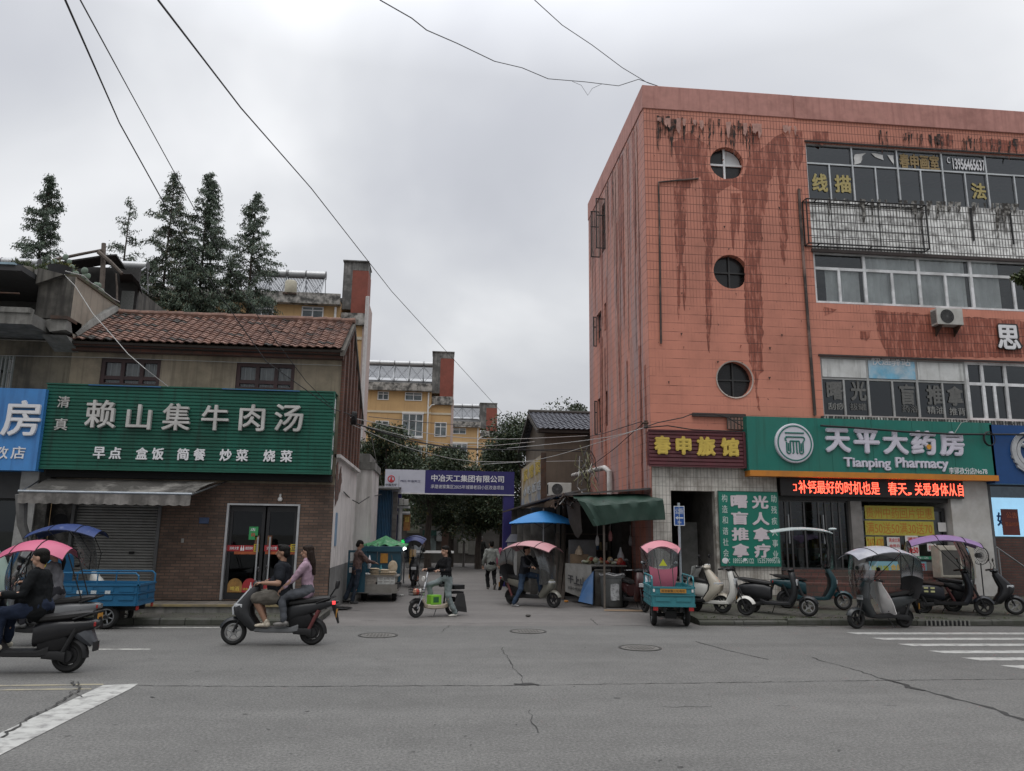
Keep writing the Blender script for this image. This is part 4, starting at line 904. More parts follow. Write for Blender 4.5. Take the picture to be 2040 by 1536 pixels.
# ================= restaurant with tiled roof =================
YL=18.6; XRr=-2.5; XLl=-8.9
STUC=M('tan_stucco',(.27,.225,.165),.92,var=.16,vs=1.2,dirt=(.085,.072,.055),damt=.7,ds=.7,dth=.52,streak=(.10,.082,.062),samt=.5,sth=.53,bump=.15,bs=30)
RB_=bricks('red_old_brick','y',(.18,.075,.05),(.13,.055,.04),(.10,.075,.06),.24,.07,.012,dirt=(.06,.04,.033),damt=.6,dth=.5)
BB=bricks('brown_facing_brick','x',(.17,.105,.076),(.11,.07,.053),(.07,.058,.048),.22,.07,.010,var=.3,dirt=(.05,.042,.036),damt=.5,dth=.55)
WPL=M('dirty_white_plaster',(.64,.61,.59),.9,var=.07,vs=1.5,dirt=(.27,.25,.235),damt=.55,ds=.8,dth=.53,streak=(.26,.24,.22),samt=.5,sth=.54,bump=.08,bs=20)
CEMW=M('cement_skirt',(.17,.17,.165),.9,var=.15,dirt=(.1,.1,.095),damt=.6)
rt=thing('tiled_roof_restaurant','two storey restaurant building with red clay tile roof and green sign','building',(-5.7,YL,0))
FL=lambda u,z,d:(u,YL+d,z)
PL=lambda px,py: P(px,py,YL)
wA=(PL(203,713),PL(316,770)); wB=(PL(472,722),PL(585,772))
h1_=(wA[0].x,wA[1].x,5.25,wA[0].z); h2_=(wB[0].x,wB[1].x,5.25,wB[0].z)
zdr=2.48; dA=(PL(455,1007).x,PL(597,1005).x,.31,zdr); sA=(PL(151,1000).x,PL(320,1000).x,.31,2.52)
m=MB(); wallgrid(m,FL,XLl,XRr,3.0,6.36,[h1_,h2_],.18); m.build('upper_wall',STUC,rt,w=True)
m=MB(); wallgrid(m,FL,XLl,XRr,.31,3.0,[dA,sA],.25); m.build('brick_front',BB,rt,w=True)
sl_=MB(); yr,zr=20.15,7.5; yb=23.6; zb=5.4
S=lambda u,z,d:(XRr-d,u,z)
sl_.add([S(YL,3.72,0),S(yb-.2,3.72,0),S(yb-.2,zb,0),S(yr,zr-.06,0),S(YL,6.3,0)],[(0,1,2,3,4)])
pw=MB(); pw.add([(XLl,YL,0),(XLl,yb-.2,0),(XLl,yb-.2,zb),(XLl,yr,zr-.06),(XLl,YL,6.3)],[(0,1,2,3,4)]); pw.build('party_wall',STUC,rt,w=True)
for i in range(7):
    y=YL+.04+i*.72
    zt2=min(zr-.15-(yr-y)*.72 if y<yr else zr-.15-(y-yr)*.63,9)
    sl_.box((XRr-.02,y,3.72),(XRr+.07,y+.26,zt2),0)
sl_.build('gable_wall',RB_,rt,w=True)
m=MB(); m.add([S(YL,0,0),S(yb-.2,0,0),S(yb-.2,3.72,0),S(YL,3.72,0)],[(0,1,2,3)]); m.box((XRr-.05,YL,3.66),(XRr+.1,yb-.2,3.74)); m.add([(XLl,yb-.2,0),(XRr,yb-.2,0),(XRr,yb-.2,zb),(XLl,yb-.2,zb)],[(0,1,2,3)]); m.build('side_plaster',WPL,rt,w=True)
m=MB(); m.box((XRr-.02,YL+.0,.0),(XRr+.012,yb,1.05)); m.build('skirting',CEMW,rt,w=True)
m=MB(); x=XRr+.03; xx=random.Random(5)
pts=[(YL,2.9),(YL,3.5),(YL+.3,3.6),(YL+.5,3.1),(YL+.9,3.55),(YL+1.2,3.2),(YL+.7,2.7),(YL+.2,2.5)]
stain(m,pts,S,.015,0,xx,.06); m.build('peeled_plaster',RB_,rt,w=True,fix=False)
# roof tiles
CT=[M('clay_tile_%d'%i,c,.85,var=.25,vs=9,dirt=(.05,.04,.035),damt=.5,ds=3,dth=.55,bump=.1) for i,c in enumerate([(.185,.098,.072),(.15,.08,.062),(.21,.12,.092),(.095,.055,.045),(.042,.038,.034)])]
rmb=MB(); rx=random.Random(11)
def tile_slope(mb,x0,x1,ye,ze,yt,zt_,tw,rows,drop=.035,amp=.022,mats=5):
    nx=int((x1-x0)/tw); tw=(x1-x0)/nx; sub=4
    d=Vector((0,yt-ye,zt_-ze)); Ls=d.length; d.normalize(); nrm=Vector((0,-d.z,d.y)); nrm=nrm if nrm.z>0 else -nrm
    for r in range(rows):
        a,b=r/rows,(r+1)/rows+.012
        jz=[rx.uniform(-.007,.007) for _ in range(nx+1)]
        def pt(i,t,lift):
            u=i/sub; k=int(min(u,nx-1)); wv=amp*math.cos(2*math.pi*(u-.1)); 
            p=Vector((x0+u*tw,ye,ze))+d*(t*Ls); return p+nrm*(lift+wv+jz[k])
        lo=[pt(i,a,drop) for i in range(nx*sub+1)]; hi=[pt(i,b,.002) for i in range(nx*sub+1)]; un=[q-nrm*drop*.9 for q in lo]
        cell=[(rx.choices(range(mats),[5,4,4,1.2,.0][:mats])[0] if mnoise.noise(Vector((i*.16,r*.5,3)))<.27 or rx.random()<.25 else (min(mats-1,4) if rx.random()<.75 else min(mats-1,3))) for i in range(nx)]
        mb.sheet([lo,hi],mf=lambda i,j:cell[min(nx-1,j//sub)]); mb.sheet([un,lo],mf=lambda i,j:cell[min(nx-1,j//sub)])
ye,ze=18.22,6.30
tile_slope(rmb,-8.85,-2.47,ye,ze,yr,zr,.2,17,.03,.02)
tile_slope(rmb,-8.85,-2.47,yb+.1,zb-.05,yr,zr,.212,12)
rmb.build('tile_roof',CT,rt,w=True,fix=False,smooth=False)
m=MB()
for i in range(17): x=-8.85+i*.378; m.tube([(x,yr,zr+.03+rx.uniform(-.01,.01)),(x+.39,yr,zr+.035+rx.uniform(-.012,.012))],[.075,.085],8)
m.build('ridge_tile_row',CT[2],rt,w=True,smooth=True)
m=MB(); m.prism([(ye+.0,ze-.05),(yr,zr-.03),(yr,zr-.2),(ye,ze-.2)],'x',-2.50,-2.40); m.prism([(yr,zr-.03),(yb+.1,zb-.08),(yb+.1,zb-.22),(yr,zr-.2)],'x',-2.50,-2.40); m.build('verge_board',M('verge_mortar',(.10,.09,.078),.9,dirt=(.05,.045,.04)),rt,w=True)
m=MB(); m.box((-8.85,YL-.30,6.16),(-2.45,YL-.02,6.24)); m.box((-8.85,YL-.16,6.07),(-2.45,YL-.01,6.157)); m.build('eaves_moulding',bricks('eaves_brick','x',(.15,.06,.042),(.12,.05,.036),(.07,.05,.042),.24,.08,.01,dirt=(.05,.04,.035)),rt,w=True)
m=MB(); m.prism([(ye-.02,ze-.06),(YL,ze-.0),(YL,ze-.06),(ye,ze-.11)],'x',-8.85,-2.45); m.build('eaves_board',M('dark_eaves',(.035,.028,.024),.9),rt,w=True)
m=MB(); m.tube([(-8.8,ye+.15+0*i,ze+.1) for i in (0,)]+[(-8.75,19.2,7.0),(-8.7,yr,zr+.1)],[.10,.14,.12],7); m.build('mortar_flashing',CONC,rt,w=True)
# upper windows
FRM=M('dark_maroon_frame',(.045,.018,.017),.6,dirt=(.02,.015,.015),damt=.5)
for h in (h1_,h2_):
    w_=h[1]-h[0]; o=strip('upper_window',h[0],h[1],h[2],h[3],[h[0]+w_*.36,h[0]+w_*.68],h[2]+.22,[],FRM,.09,GLDUST,d=.08,parent=rt,f=FL)
    m=MB(); n=11
    for i in range(n): x=h[0]+w_*(i+.5)/n; m.cyl((x,YL+.13,h[2]+.02),(x,YL+.13,h[3]-.05),.009,n=5)
    m.build('window_bars',M('white_bars',(.35,.36,.35),.6),o,w=True)
    curtain(h[0]+.05,h[1]-.05,h[2],h[3]-.05,.25,M('dull_curtain',(.23,.23,.22),.9,var=.3,vs=3),rt,FL)
m=MB()
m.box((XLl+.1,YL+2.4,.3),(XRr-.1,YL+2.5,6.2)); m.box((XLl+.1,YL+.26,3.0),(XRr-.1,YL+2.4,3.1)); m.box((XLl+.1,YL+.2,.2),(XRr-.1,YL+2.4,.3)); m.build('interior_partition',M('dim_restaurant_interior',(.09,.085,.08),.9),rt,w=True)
# blue sheets at the top of the sign
BLS=M('blue_tin',(.035,.13,.30),.5,dirt=(.12,.15,.2),damt=.5)
for a,b in ((188,330),(450,602)):
    y=YL-.25; A=P(a,768,y);B=P(b,768,y); z=5.16; m=MB(); m.prism([(y-.3,z),(YL-.0,z+.07),(YL-.0,z+.09),(y-.3,z+.02)],'x',A.x,B.x); m.build('blue_sheet',BLS,rt,w=True)
# fascia void beneath the sign
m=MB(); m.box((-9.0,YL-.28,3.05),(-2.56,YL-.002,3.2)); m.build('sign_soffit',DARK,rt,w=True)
# shop door
GD=glass('door_glass',(.30,.33,.33),.0)
xs_=[dA[0]+.0]; md=PL(527,1050).x
m=MB(); SV=M('silver_jamb',(.50,.51,.52),.35,.7)
m.box((dA[0]-.02,YL-.03,.31),(dA[0]+.03,YL+.1,zdr)); m.box((dA[1]-.03,YL-.03,.31),(dA[1]+.02,YL+.1,zdr)); m.box((dA[0]-.02,YL-.03,zdr-.0),(dA[1]+.02,YL+.1,zdr+.04)); m.build('door_surround',SV,rt,w=True)
for a,b in ((dA[0]+.04,md-.02),(md+.02,dA[1]-.04)):
    m=MB(); y=YL+.12
    m.box((a,y-.025,.32),(a+.07,y+.025,zdr-.02)); m.box((b-.07,y-.025,.32),(b,y+.025,zdr-.02)); m.box((a+.07,y-.024,.32),(b-.07,y+.024,.46)); m.box((a+.07,y-.024,zdr-.14),(b-.07,y+.024,zdr-.02)); m.box((a+.07,y-.02,1.38),(b-.07,y+.02,1.42))
    d_=m.build('door',M('black_door_frame',(.03,.03,.032)),rt,w=True)
    m=MB(); m.quad((a,y,.32),(b,y,.32),(b,y,zdr-.02),(a,y,zdr-.02)); m.build('pane',GD,d_,w=True,fix=False)
    hx=b-.12 if a<md-.5 else a+.12
    m=MB(); m.cyl((hx,y-.07,.75),(hx,y-.07,1.75),.022,n=8); m.box((hx-.01,y-.07,.8),(hx+.01,y,.83)); m.box((hx-.01,y-.07,1.66),(hx+.01,y,1.69)); m.build('handle',SV,d_,w=True)
REDB=M('beer_red',(.33,.025,.03),.6,var=.05)
yd=YL+.085
def sticker(name,label,q,mat,lines=(),shape='box',cat='sticker',group=None):
    A=P(q[0],q[3],yd); B=P(q[2],q[3],yd); D=P(q[0],q[1],yd); t=thing(name,label,cat,(A.x,yd,A.z),0,group); m=MB()
    if shape=='box': m.box((A.x,yd,A.z),(B.x,yd+.004,D.z))
    else:
        cx_=(A.x+B.x)/2; r=(B.x-A.x)/2; z1=D.z-r
        pts=[(A.x,A.z),(B.x,A.z)]+[(cx_+r*math.cos(a),max(A.z,z1+(r if shape=='arch' else (D.z-z1))*math.sin(a))) for a in [math.pi*i/16 for i in range(17)]]
        if shape=='half': pts=[(A.x,A.z),(B.x,A.z)]+[(cx_+r*math.cos(math.pi*i/16),A.z+.12+(D.z-A.z-.12)*math.sin(math.pi*i/16)) for i in range(17)]
        m.prism(pts,'y',yd,yd+.004)
    m.build('sheet',mat,t,w=True)
    for s,l,mm,bd in lines:
        a=P(l[0],l[3],yd); b=P(l[2],l[3],yd); d=P(l[0],l[1],yd)
        if s=='bottle':
            m=MB(); cx_=(a.x+b.x)/2; w_=(b.x-a.x)/2; h_=d.z-a.z
            m.prism([(cx_-w_,a.z),(cx_+w_,a.z),(cx_+w_,a.z+h_*.5),(cx_+w_*.35,a.z+h_*.72),(cx_+w_*.35,d.z),(cx_-w_*.35,d.z),(cx_-w_*.35,a.z+h_*.72),(cx_-w_,a.z+h_*.5)],'y',yd-.003,yd-.001); m.build('bottle_print',mm,t,w=True)
        else: text(s,Vector((a.x,yd,a.z)),Vector((b.x,yd,a.z)),Vector((a.x,yd,d.z)),mm,t,.003,bd)
    return t
for k,(x0,x1,lab) in enumerate(((452,513,'red beer strip with two white bottles on the left door leaf'),(526,592,'red beer strip with two white bottles on the right door leaf'))):
    w_=x1-x0; sticker('door_strip',lab,(x0,1086,x1,1098),REDB,[('清爽大雪',(x0+5,1089,x0+w_*.38,1095),WHITEL,.01),('bottle',(x0+w_*.44,1087,x0+w_*.49,1097),WHITEL,0),('bottle',(x0+w_*.51,1087,x0+w_*.56,1097),WHITEL,0),('就是清爽',(x0+w_*.6,1089,x0+w_*.84,1095),WHITEL,.01)],group='red strips on the restaurant door')
for k,(x0,x1,lab) in enumerate(((505,515,'yellow sticker at the inner end of the left red strip'),(578,592,'yellow sticker covering the end of the right red strip'))):
    yd=YL+.08; sticker('yellow_sticker',lab,(x0,1084,x1,1099),M('sticker_yellow',(.5,.38,.03),.6,var=.1),[('正',(x0+2,1086,x1-2,1097),DKT,.02)],group='yellow stickers on the restaurant door')
yd=YL+.085
for x0,x1,lab in ((466,513,'narrow orange strip under the left red strip'),(528,590,'narrow orange strip under the right red strip')):
    sticker('orange_strip',lab,(x0,1098.5,x1,1104),M('sticker_orange',(.33,.08,.025),.6,var=.3,vs=8),[],group='orange strips on the restaurant door')
sticker('green_notice','green notice with white square on the restaurant door glass',(495,1049,513,1075),M('notice_green',(.04,.30,.10),.6),[('店',(499,1052,509,1058),WHITEL,.02),('码',(500,1062,508,1069),REDT,.02)])
for x0,lab in ((507,'small brown price card hung left of the door handles'),(532,'small brown price card hung right of the door handles')):
    sticker('price_card',lab,(x0,1067,x0+9,1086),M('brown_card',(.16,.07,.04),.7),[('茶',(x0+2,1070,x0+7,1076),M('sticker_yellow',(.5,.4,.1)),.0)],group='brown cards on the restaurant door')
sticker('beer_sticker','round topped amber beer sticker low on the left door leaf',(452,1152,481,1180),M('amber_sticker',(.28,.15,.04),.6,var=.35,vs=6),[('啤酒',(458,1168,476,1177),YELLOWL,.02)],shape='arch')
sticker('beer_sticker','red half round beer sticker with two white bottles low on the left door leaf',(481,1152,512,1180),REDB,[('bottle',(496,1160,501,1177),WHITEL,0),('bottle',(503,1160,508,1177),WHITEL,0),('清爽',(483,1171,494,1176),YELLOWL,.0)],shape='half')
sticker('beer_sticker','red half round beer sticker low on the right door leaf',(524,1152,552,1180),REDB,[('清爽大雪',(530,1171,550,1176),YELLOWL,.0)],shape='half')
# bulb lamp over the door, camera-like
p=PL(559,995); t=thing('wall_lamp','white bulb lamp hanging on the brick over the restaurant door','lamp',(p.x,YL,p.z))
m=MB(); m.cyl((0,-.06,.06),(0,-.06,.12),.025,n=10); m.box((-.015,-.06,.1),(.015,0,.13)); m.build('lamp_holder',WPVC,t)
m=MB(); m.lathe([(.02,.06),(.05,.03),(.055,-.01),(.04,-.04),(0,-.05)],(0,-.06,0)); m.build('bulb',M('bulb_white',(.75,.75,.74),.3,var=0),t,smooth=True)
for (px,py,w_,h_,c,lab) in ((407,1037,.22,.14,(.05,.08,.16),'small blue house number plate on the brown brick'),(364,1077,.06,.10,(.3,.29,.27),'small pale switch box on the brown brick')):
    p=PL(px,py); m=MB(); m.box((p.x-w_/2,YL-.03,p.z-h_/2),(p.x+w_/2,YL-.001,p.z+h_/2)); solo(m,'wall_plate',lab,'plate',M('plate%d'%px,c,.5),bevel=.008)
p=PX(688,1050,XRr); m=MB(); m.box((XRr+.001,YL+.45,1.55),(XRr+.02,YL+.75,2.35)); solo(m,'wall_plate','pale blue notice plate on the white plaster corner','plate',M('plate_bl',(.18,.27,.38),.5))
# roller shutter
m=MB(); n=34; h=(2.52-.31)/n
for i in range(n): z=.31+i*h; m.prism([(YL+.12,z),(YL+.085,z+h*.15),(YL+.085,z+h*.75),(YL+.12,z+h)],'x',sA[0],sA[1])
sh_=m.build('roller_shutter',M('shutter_grey',(.27,.265,.25),.55,.3,var=.1,dirt=(.10,.095,.09),damt=.5,ds=.8),rt,w=True)
m=MB(); m.box((sA[1]-.62,YL+.06,1.32),(sA[1]-.5,YL+.084,1.38)); m.build('lock',DARK,sh_,w=True)
for a,b in ((sA[0]-.05,sA[0]+.02),(sA[1]-.02,sA[1]+.05)): m=MB(); m.box((a,YL-.04,.31),(b,YL+.1,2.52)); m.build('shutter_guide',M('guide_rail',(.12,.12,.12),.5,.5),sh_,w=True)
# corner plaster patch left of the shutter
x0=XLl; m=MB(); m.box((x0,YL-.04,.31),(sA[0]-.06,YL-.005,3.0)); m.build('grimy_panel',M('grimy_plaster',(.20,.19,.175),.9,var=.2,dirt=(.025,.024,.022),damt=.95,ds=1.2,dth=.45),rt,w=True)
p=PL(122,1038); m=MB(); m.cyl((p.x,YL-.045,p.z),(p.x,YL-.05,p.z),.17,n=16); m.build('vent_hole',DARK,rt,w=True)
# ---- green sign ----
ysg=YL-.5; Dsg=P(90,767,ysg); Rt=P(660,782,ysg); zT=Rt.z; zB=P(660,943,ysg).z; xl,xr=P(83,850,ysg).x,P(661,860,ysg).x
t=gs=thing('restaurant_sign','big green slatted restaurant sign with silver raised characters','sign',(xl,ysg,zB))
GSL=M('green_slats',(.010,.112,.076),.5,var=.12,vs=2,dirt=(.01,.07,.045),damt=.6,ds=.9,streak=(.012,.05,.035),samt=.8,sth=.56)
m=MB(); n=24; h=(zT-zB)/n
for i in range(n): z=zB+i*h; m.prism([(ysg+.03,z),(ysg+.004,z+.006),(ysg,z+h-.026),(ysg+.03,z+h-.012)],'x',xl,xr)
m.box((xl,ysg+.031,zB),(xr,YL-.004,zT-.0)); 
for i in range(n): z=zB+i*h; m.box((xr,ysg+.03,z),(xr+.012,YL-.3,z+h-.015))
m.build('slat_board',GSL,t,w=True)
m=MB(); 
for a,b in (((xr-.0,ysg-.01,zB-.02),(xr+.03,ysg+.03,zT+.02)),((xl-.02,ysg-.012,zB-.03),(xr+.03,ysg+.03,zB)),((xl-.02,ysg-.012,zT),(xr+.03,YL-.004,zT+.03))): m.box(a,b)
m.build('frame',M('green_frame',(.008,.09,.058),.5),t,w=True)
SIL=M('silver_letter',(.52,.51,.49),.45,.15,var=.12,dirt=(.3,.29,.27),damt=.4)
for s,q in zip('赖山集牛肉汤',((170,797,231,853),(252,806,301,856),(323,804,379,858),(401,807,455,858),(476,806,527,859),(546,806,603,860))): wt(s,*q,SIL,t,ysg-.01,.10,.018,'character')
for s,q in (('清',(114,789,138,812)),('真',(108,833,134,857))): wt(s,*q,SIL,t,ysg,.03,.012,'character')
for i,(s,x) in enumerate(zip('早点盒饭简餐炒菜烧菜',(185,217,270,302,352,385,437,470,524,558))): wt(s,x,890+(x-185)*.018,x+24,914+(x-185)*.018,WHITEL,t,ysg,.035,.03,'character')
m=MB(); 
SS=lambda y,z:(xr+.012,y,z)
for i in range(4):
    z1=zT-.12-i*.45; text('赖山集汤'[i],Vector((xr+.014,ysg+.07,z1-.36)),Vector((xr+.014,ysg+.24,z1-.36)),Vector((xr+.014,ysg+.07,z1)),WHITEL,t,.01,.03,'character')
# ---- awning ----
ya=YL-1.15; a0,a1=P(38,982,ya),P(381,985,ya); zf=a1.z
t=aw=thing('shop_awning','faded grey retractable awning with scalloped edge over the shutter','awning',(a0.x,YL,zf))
rows=[]; n=26
for j,(yy,zz2) in enumerate(((YL-.28,zf+.34),(YL-.55,zf+.23),(YL-.85,zf+.12),(ya,zf))): rows.append([(a0.x+.12*(3-j)/3*1+(a1.x-a0.x+.15*(3-j)/3)*i/n,yy,zz2-.02*math.sin(i*1.1+j)*(j in(1,2))-.03*math.sin(i*.4)*(j in (1,2))) for i in range(n+1)])
AWN=M('awning_cloth',(.25,.24,.22),.85,var=.2,vs=2,dirt=(.045,.042,.038),damt=.95,ds=1.3,dth=.42)
m=MB(); m.shell(rows,(0,0,-.01)); m.build('canopy_cloth',AWN,t,w=True)
rows=[[(a0.x+(a1.x-a0.x)*i/96,ya-.01,zf+.0) for i in range(97)],[(a0.x+(a1.x-a0.x)*i/96,ya-.03,zf-.235-.022*abs(math.sin(i*math.pi/6))) for i in range(97)]]
m=MB(); m.shell(rows,(0,.006,0)); m.build('valance',M('valance_cloth',(.22,.205,.19),.85,var=.2,dirt=(.07,.065,.058),damt=.85,ds=2,dth=.46,streak=(.06,.055,.05),samt=.6),t,w=True)
m=MB(); m.cyl((a0.x-.02,ya,zf+.01),(a1.x+.02,ya,zf+.01),.028,n=8); m.build('front_bar',M('galvanised',(.34,.37,.40)),t,w=True)
m=MB(); m.cyl((a1.x+.02,ya,zf),(a1.x+.42,YL-.05,zf+.36),.02,n=6); m.build('arm',STEEL,t,w=True); m=MB(); m.cyl((a0.x+.05,ya,zf),(a0.x-.1,YL-.05,zf+.36),.02,n=6); m.build('arm',STEEL,t,w=True)
m=MB(); b0=Vector((a0.x,YL-1.0,zf)); m.tube([b0+Vector((-.02,0,-.05)),b0+Vector((.02,.1,-.7)),b0+Vector((.22,.2,-1.25)),b0+Vector((.35,.25,-1.5))],[.13,.10,.07,.09],8); m.ell(b0+Vector((.40,.25,-1.58)),(.13,.1,.12),8,6); m.build('rolled_side_sheet',M('grey_sheet',(.17,.165,.16),.8,dirt=(.07,.07,.065),damt=.7),t,w=True,smooth=True)
# ================= neighbouring concrete building (far left) =================
nb=thing('concrete_terrace_building','old concrete building with roof terrace and balcony at the left edge','building',(-12,YL,0))
m=MB(); zn=6.3; wn=(-10.9,P(27,740,YL).x,5.0,P(0,708,YL).z)
wallgrid(m,FL,-24,XLl-.005,3.0,zn,[wn],.2); m.quad((XLl-.005,YL,3),(XLl-.005,23,3),(XLl-.005,23,6.3),(XLl-.005,YL,6.3)); m.build('upper_wall',M('olive_stucco',(.20,.175,.13),.92,var=.2,vs=1.0,dirt=(.05,.045,.037),damt=.8,ds=.6,dth=.47,streak=(.06,.053,.043),samt=.6,sth=.5,bump=.15),nb,w=True)
o=strip('upper_window',wn[0],wn[1],wn[2],wn[3],[wn[0]+.5,wn[1]-.35],5.55,[],M('pale_green_frame',(.22,.24,.22),.6),.06,GLDUST,d=.1,parent=nb,f=FL); m=MB()
for i in range(9): x=wn[0]+(wn[1]-wn[0])*(i+.5)/9; m.cyl((x,YL-.02,wn[2]),(x,YL-.02,wn[3]),.01,n=5)
m.build('window_bars',M('white_bars',(.35,.36,.35)),o,w=True)
xc=-8.75; yc_=18.0
# balcony volume
NBC=M('dark_stained_concrete',(.135,.127,.112),.92,var=.2,vs=1.2,dirt=(.035,.033,.03),damt=.8,ds=1.0,dth=.48,streak=(.03,.028,.026),samt=.7,sth=.48)
m=MB(); m.add([(xc,yc_,6.75),(xc,20.6,6.75),(xc,20.6,7.76),(xc,yc_,7.76)],[(0,1,2,3)]); m.add([(xc,18.25,6.3),(xc,20.6,6.3),(xc,20.6,6.75),(xc,yc_,6.75)],[(0,1,2,3)]); m.box((xc-.2,20.4,6.3),(xc,20.6,7.7)); m.build('terrace_side_wall',M('tan_terrace_wall',(.33,.29,.235),.9,var=.1,vs=1,dirt=(.14,.12,.10),damt=.5,ds=.8,streak=(.12,.105,.09),samt=.4),nb,w=True)
m=MB(); m.box((-9.55,yc_-.0,6.72),(xc-.002,yc_+.2,7.76)); m.prism([(-9.55,7.5),(xc-.2,7.76),(-9.55,7.9)],'y',yc_-.15,yc_); m.build('terrace_front_wall',NBC,nb,w=True)
m=MB(); m.box((-24,17.25,6.36),(-9.2,YL,6.62)); m.box((-24,17.22,6.62),(-9.25,17.4,6.74)); m.prism([(17.9,6.3),(18.6,6.05),(18.6,6.3)],'x',-9.3,xc); m.prism([(-9.3,6.62),(xc,6.75),(xc,6.42),(-9.1,6.36)],'y',17.85,YL-.02); m.build('balcony_slab',CONC,nb,w=True)
m=MB(); m.box((xc-.35,17.8,6.66),(xc+.02,18.3,6.74)); m.build('rusty_drip_edge',RUST,nb,w=True)
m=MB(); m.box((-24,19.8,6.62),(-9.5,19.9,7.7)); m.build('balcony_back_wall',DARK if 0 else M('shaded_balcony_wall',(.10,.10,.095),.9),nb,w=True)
m=MB(); m.box((-24,17.3,7.62),(-9.6,20.6,7.75)); m.build('terrace_slab',M('dark_tarp_slab',(.05,.05,.052),.8),nb,w=True)
m=MB(); m.box((-24,17.26,7.75),(-9.75,17.36,7.80)); m.build('plastic_sheet_edge',M('pale_blue_plastic',(.24,.34,.40),.5),nb,w=True)
m=MB()
for x in (-10.35,-11.2,-12.1): m.box((x-.04,17.32,6.7),(x+.04,17.4,7.62))
m.cyl((-13,17.36,7.1),(-9.6,17.36,7.1),.018,n=6); m.build('balcony_railing',RUST,nb,w=True)
m=MB(); m.box((xc-.35,yc_+.05,7.76),(xc+.03,20.5,7.83)); m.build('mossy_coping',M('mossy_coping',(.07,.055,.04),.95,var=.3,dirt=(.06,.07,.03),damt=.7,ds=3),nb,w=True)
for (x,z,lab) in ((-10.1,6.95,'pale box lying to the right in the shade of the concrete balcony'),(-10.65,6.9,'pale box lying to the left in the shade of the concrete balcony')):
    m=MB(); m.box((x-.22,18.3,6.621),(x+.22,18.5,z+.08)); solo(m,'stored_box',lab,'box',WPVC)
# white pillar and dark shop beneath blue sign
m=MB(); x0,x1=P(35,1000,YL-.3).x,P(70,1000,YL-.3).x; m.box((x0,YL-.3,0.1),(x1,YL+.1,3.3)); m.build('pillar',M('old_white_pillar',(.36,.36,.35),.85,var=.1,dirt=(.15,.145,.14),damt=.7),nb,w=True)
m=MB(); m.box((x1,YL-.25,.1),(XLl,YL-.05,3.3)); m.build('dark_pillar_side',M('grimy_plaster',(.2,.19,.17)),nb,w=True)
m=MB(); m.box((-24,YL+.25,.3),(x0,YL+.3,3.3)); m.box((-24,YL+.2,.1),(x0,YL+.32,.5)); m.build('shop_front_frame',M('dark_shop_front',(.035,.04,.045),.35),nb,w=True)
m=MB(); m.quad((-24,YL+.2,.5),(x0,YL+.2,.5),(x0,YL+.2,2.5),(-24,YL+.2,2.5)); m.build('pane',GLD,nb,w=True,fix=False)
m=MB(); m.box((-24,YL-.1,2.55),(x0,YL+.2,3.25)); m.build('shutter_box',M('dark_shutter_box',(.045,.045,.047),.6,var=.1),nb,w=True)
# blue sign
yb3=YL-.62; A=P(75,938,yb3); zT3=P(86,775,yb3).z; xr3=P(82,850,yb3).x
t=thing('blue_shop_sign','blue shop sign with white characters cut off by the left edge','sign',(xr3-1.4,yb3,A.z))
m=MB(); m.box((-16,yb3,A.z),(xr3,YL-.1,zT3)); m.build('sign_box',M('bright_blue_sign',(.055,.235,.56),.45,var=.12,vs=1.5,dirt=(.06,.18,.42),damt=.6,ds=.8,streak=(.03,.12,.32),samt=.5),t,w=True)
wt('房',2,797,78,868,WHITEL,t,yb3,.07,.02,'character'); wt('店',21,889,49,914,WHITEL,t,yb3,.02,.015,'character'); wt('孜',-10,889,15,914,WHITEL,t,yb3,.02,.015,'character')
# ================= foliage =================
def leafmat(name,c1,c2):
    if name in MT: return MT[name]
    m,t,b=nm(name); g=N(t,'ShaderNodeNewGeometry')
    c=ramp(t,g.outputs['Random Per Island'],[(0,c1),(.6,c2),(1,cm(c2,1.5))]); L(t,c,b.inputs['Base Color']); b.inputs['Roughness'].default_value=.55
    b.inputs['Specular IOR Level'].default_value=.35
    MT[name]=m; return m
CONF=leafmat('conifer_needles',(.042,.064,.046),(.078,.108,.074)); CONF2=leafmat('bronzing_needles',(.045,.045,.022),(.07,.066,.034)); BROAD=leafmat('broad_leaves',(.018,.030,.016),(.042,.062,.03)); BROAD2=leafmat('yellowing_leaves',(.035,.036,.012),(.075,.065,.02)); SHRUB=leafmat('shrub_leaves',(.035,.055,.025),(.07,.09,.035))
BARK=M('bark',(.06,.048,.04),.95,var=.3,bump=.4,bs=20)
def leafquad(mb,c,d,n,l,w_,mi=0):
    s=d.cross(n).normalized()*w_*.5; a=c-d*l*.5; b=c+d*l*.5
    k=len(mb.v); mb.v+=[tuple(a),tuple(c+s),tuple(b),tuple(c-s)]; mb.f.append((k,k+1,k+2,k+3)); mb.m.append(mi)
def rv(rs): 
    while 1:
        v=Vector((rs.uniform(-1,1),rs.uniform(-1,1),rs.uniform(-1,1)))
        if .05<v.length<1: return v.normalized()
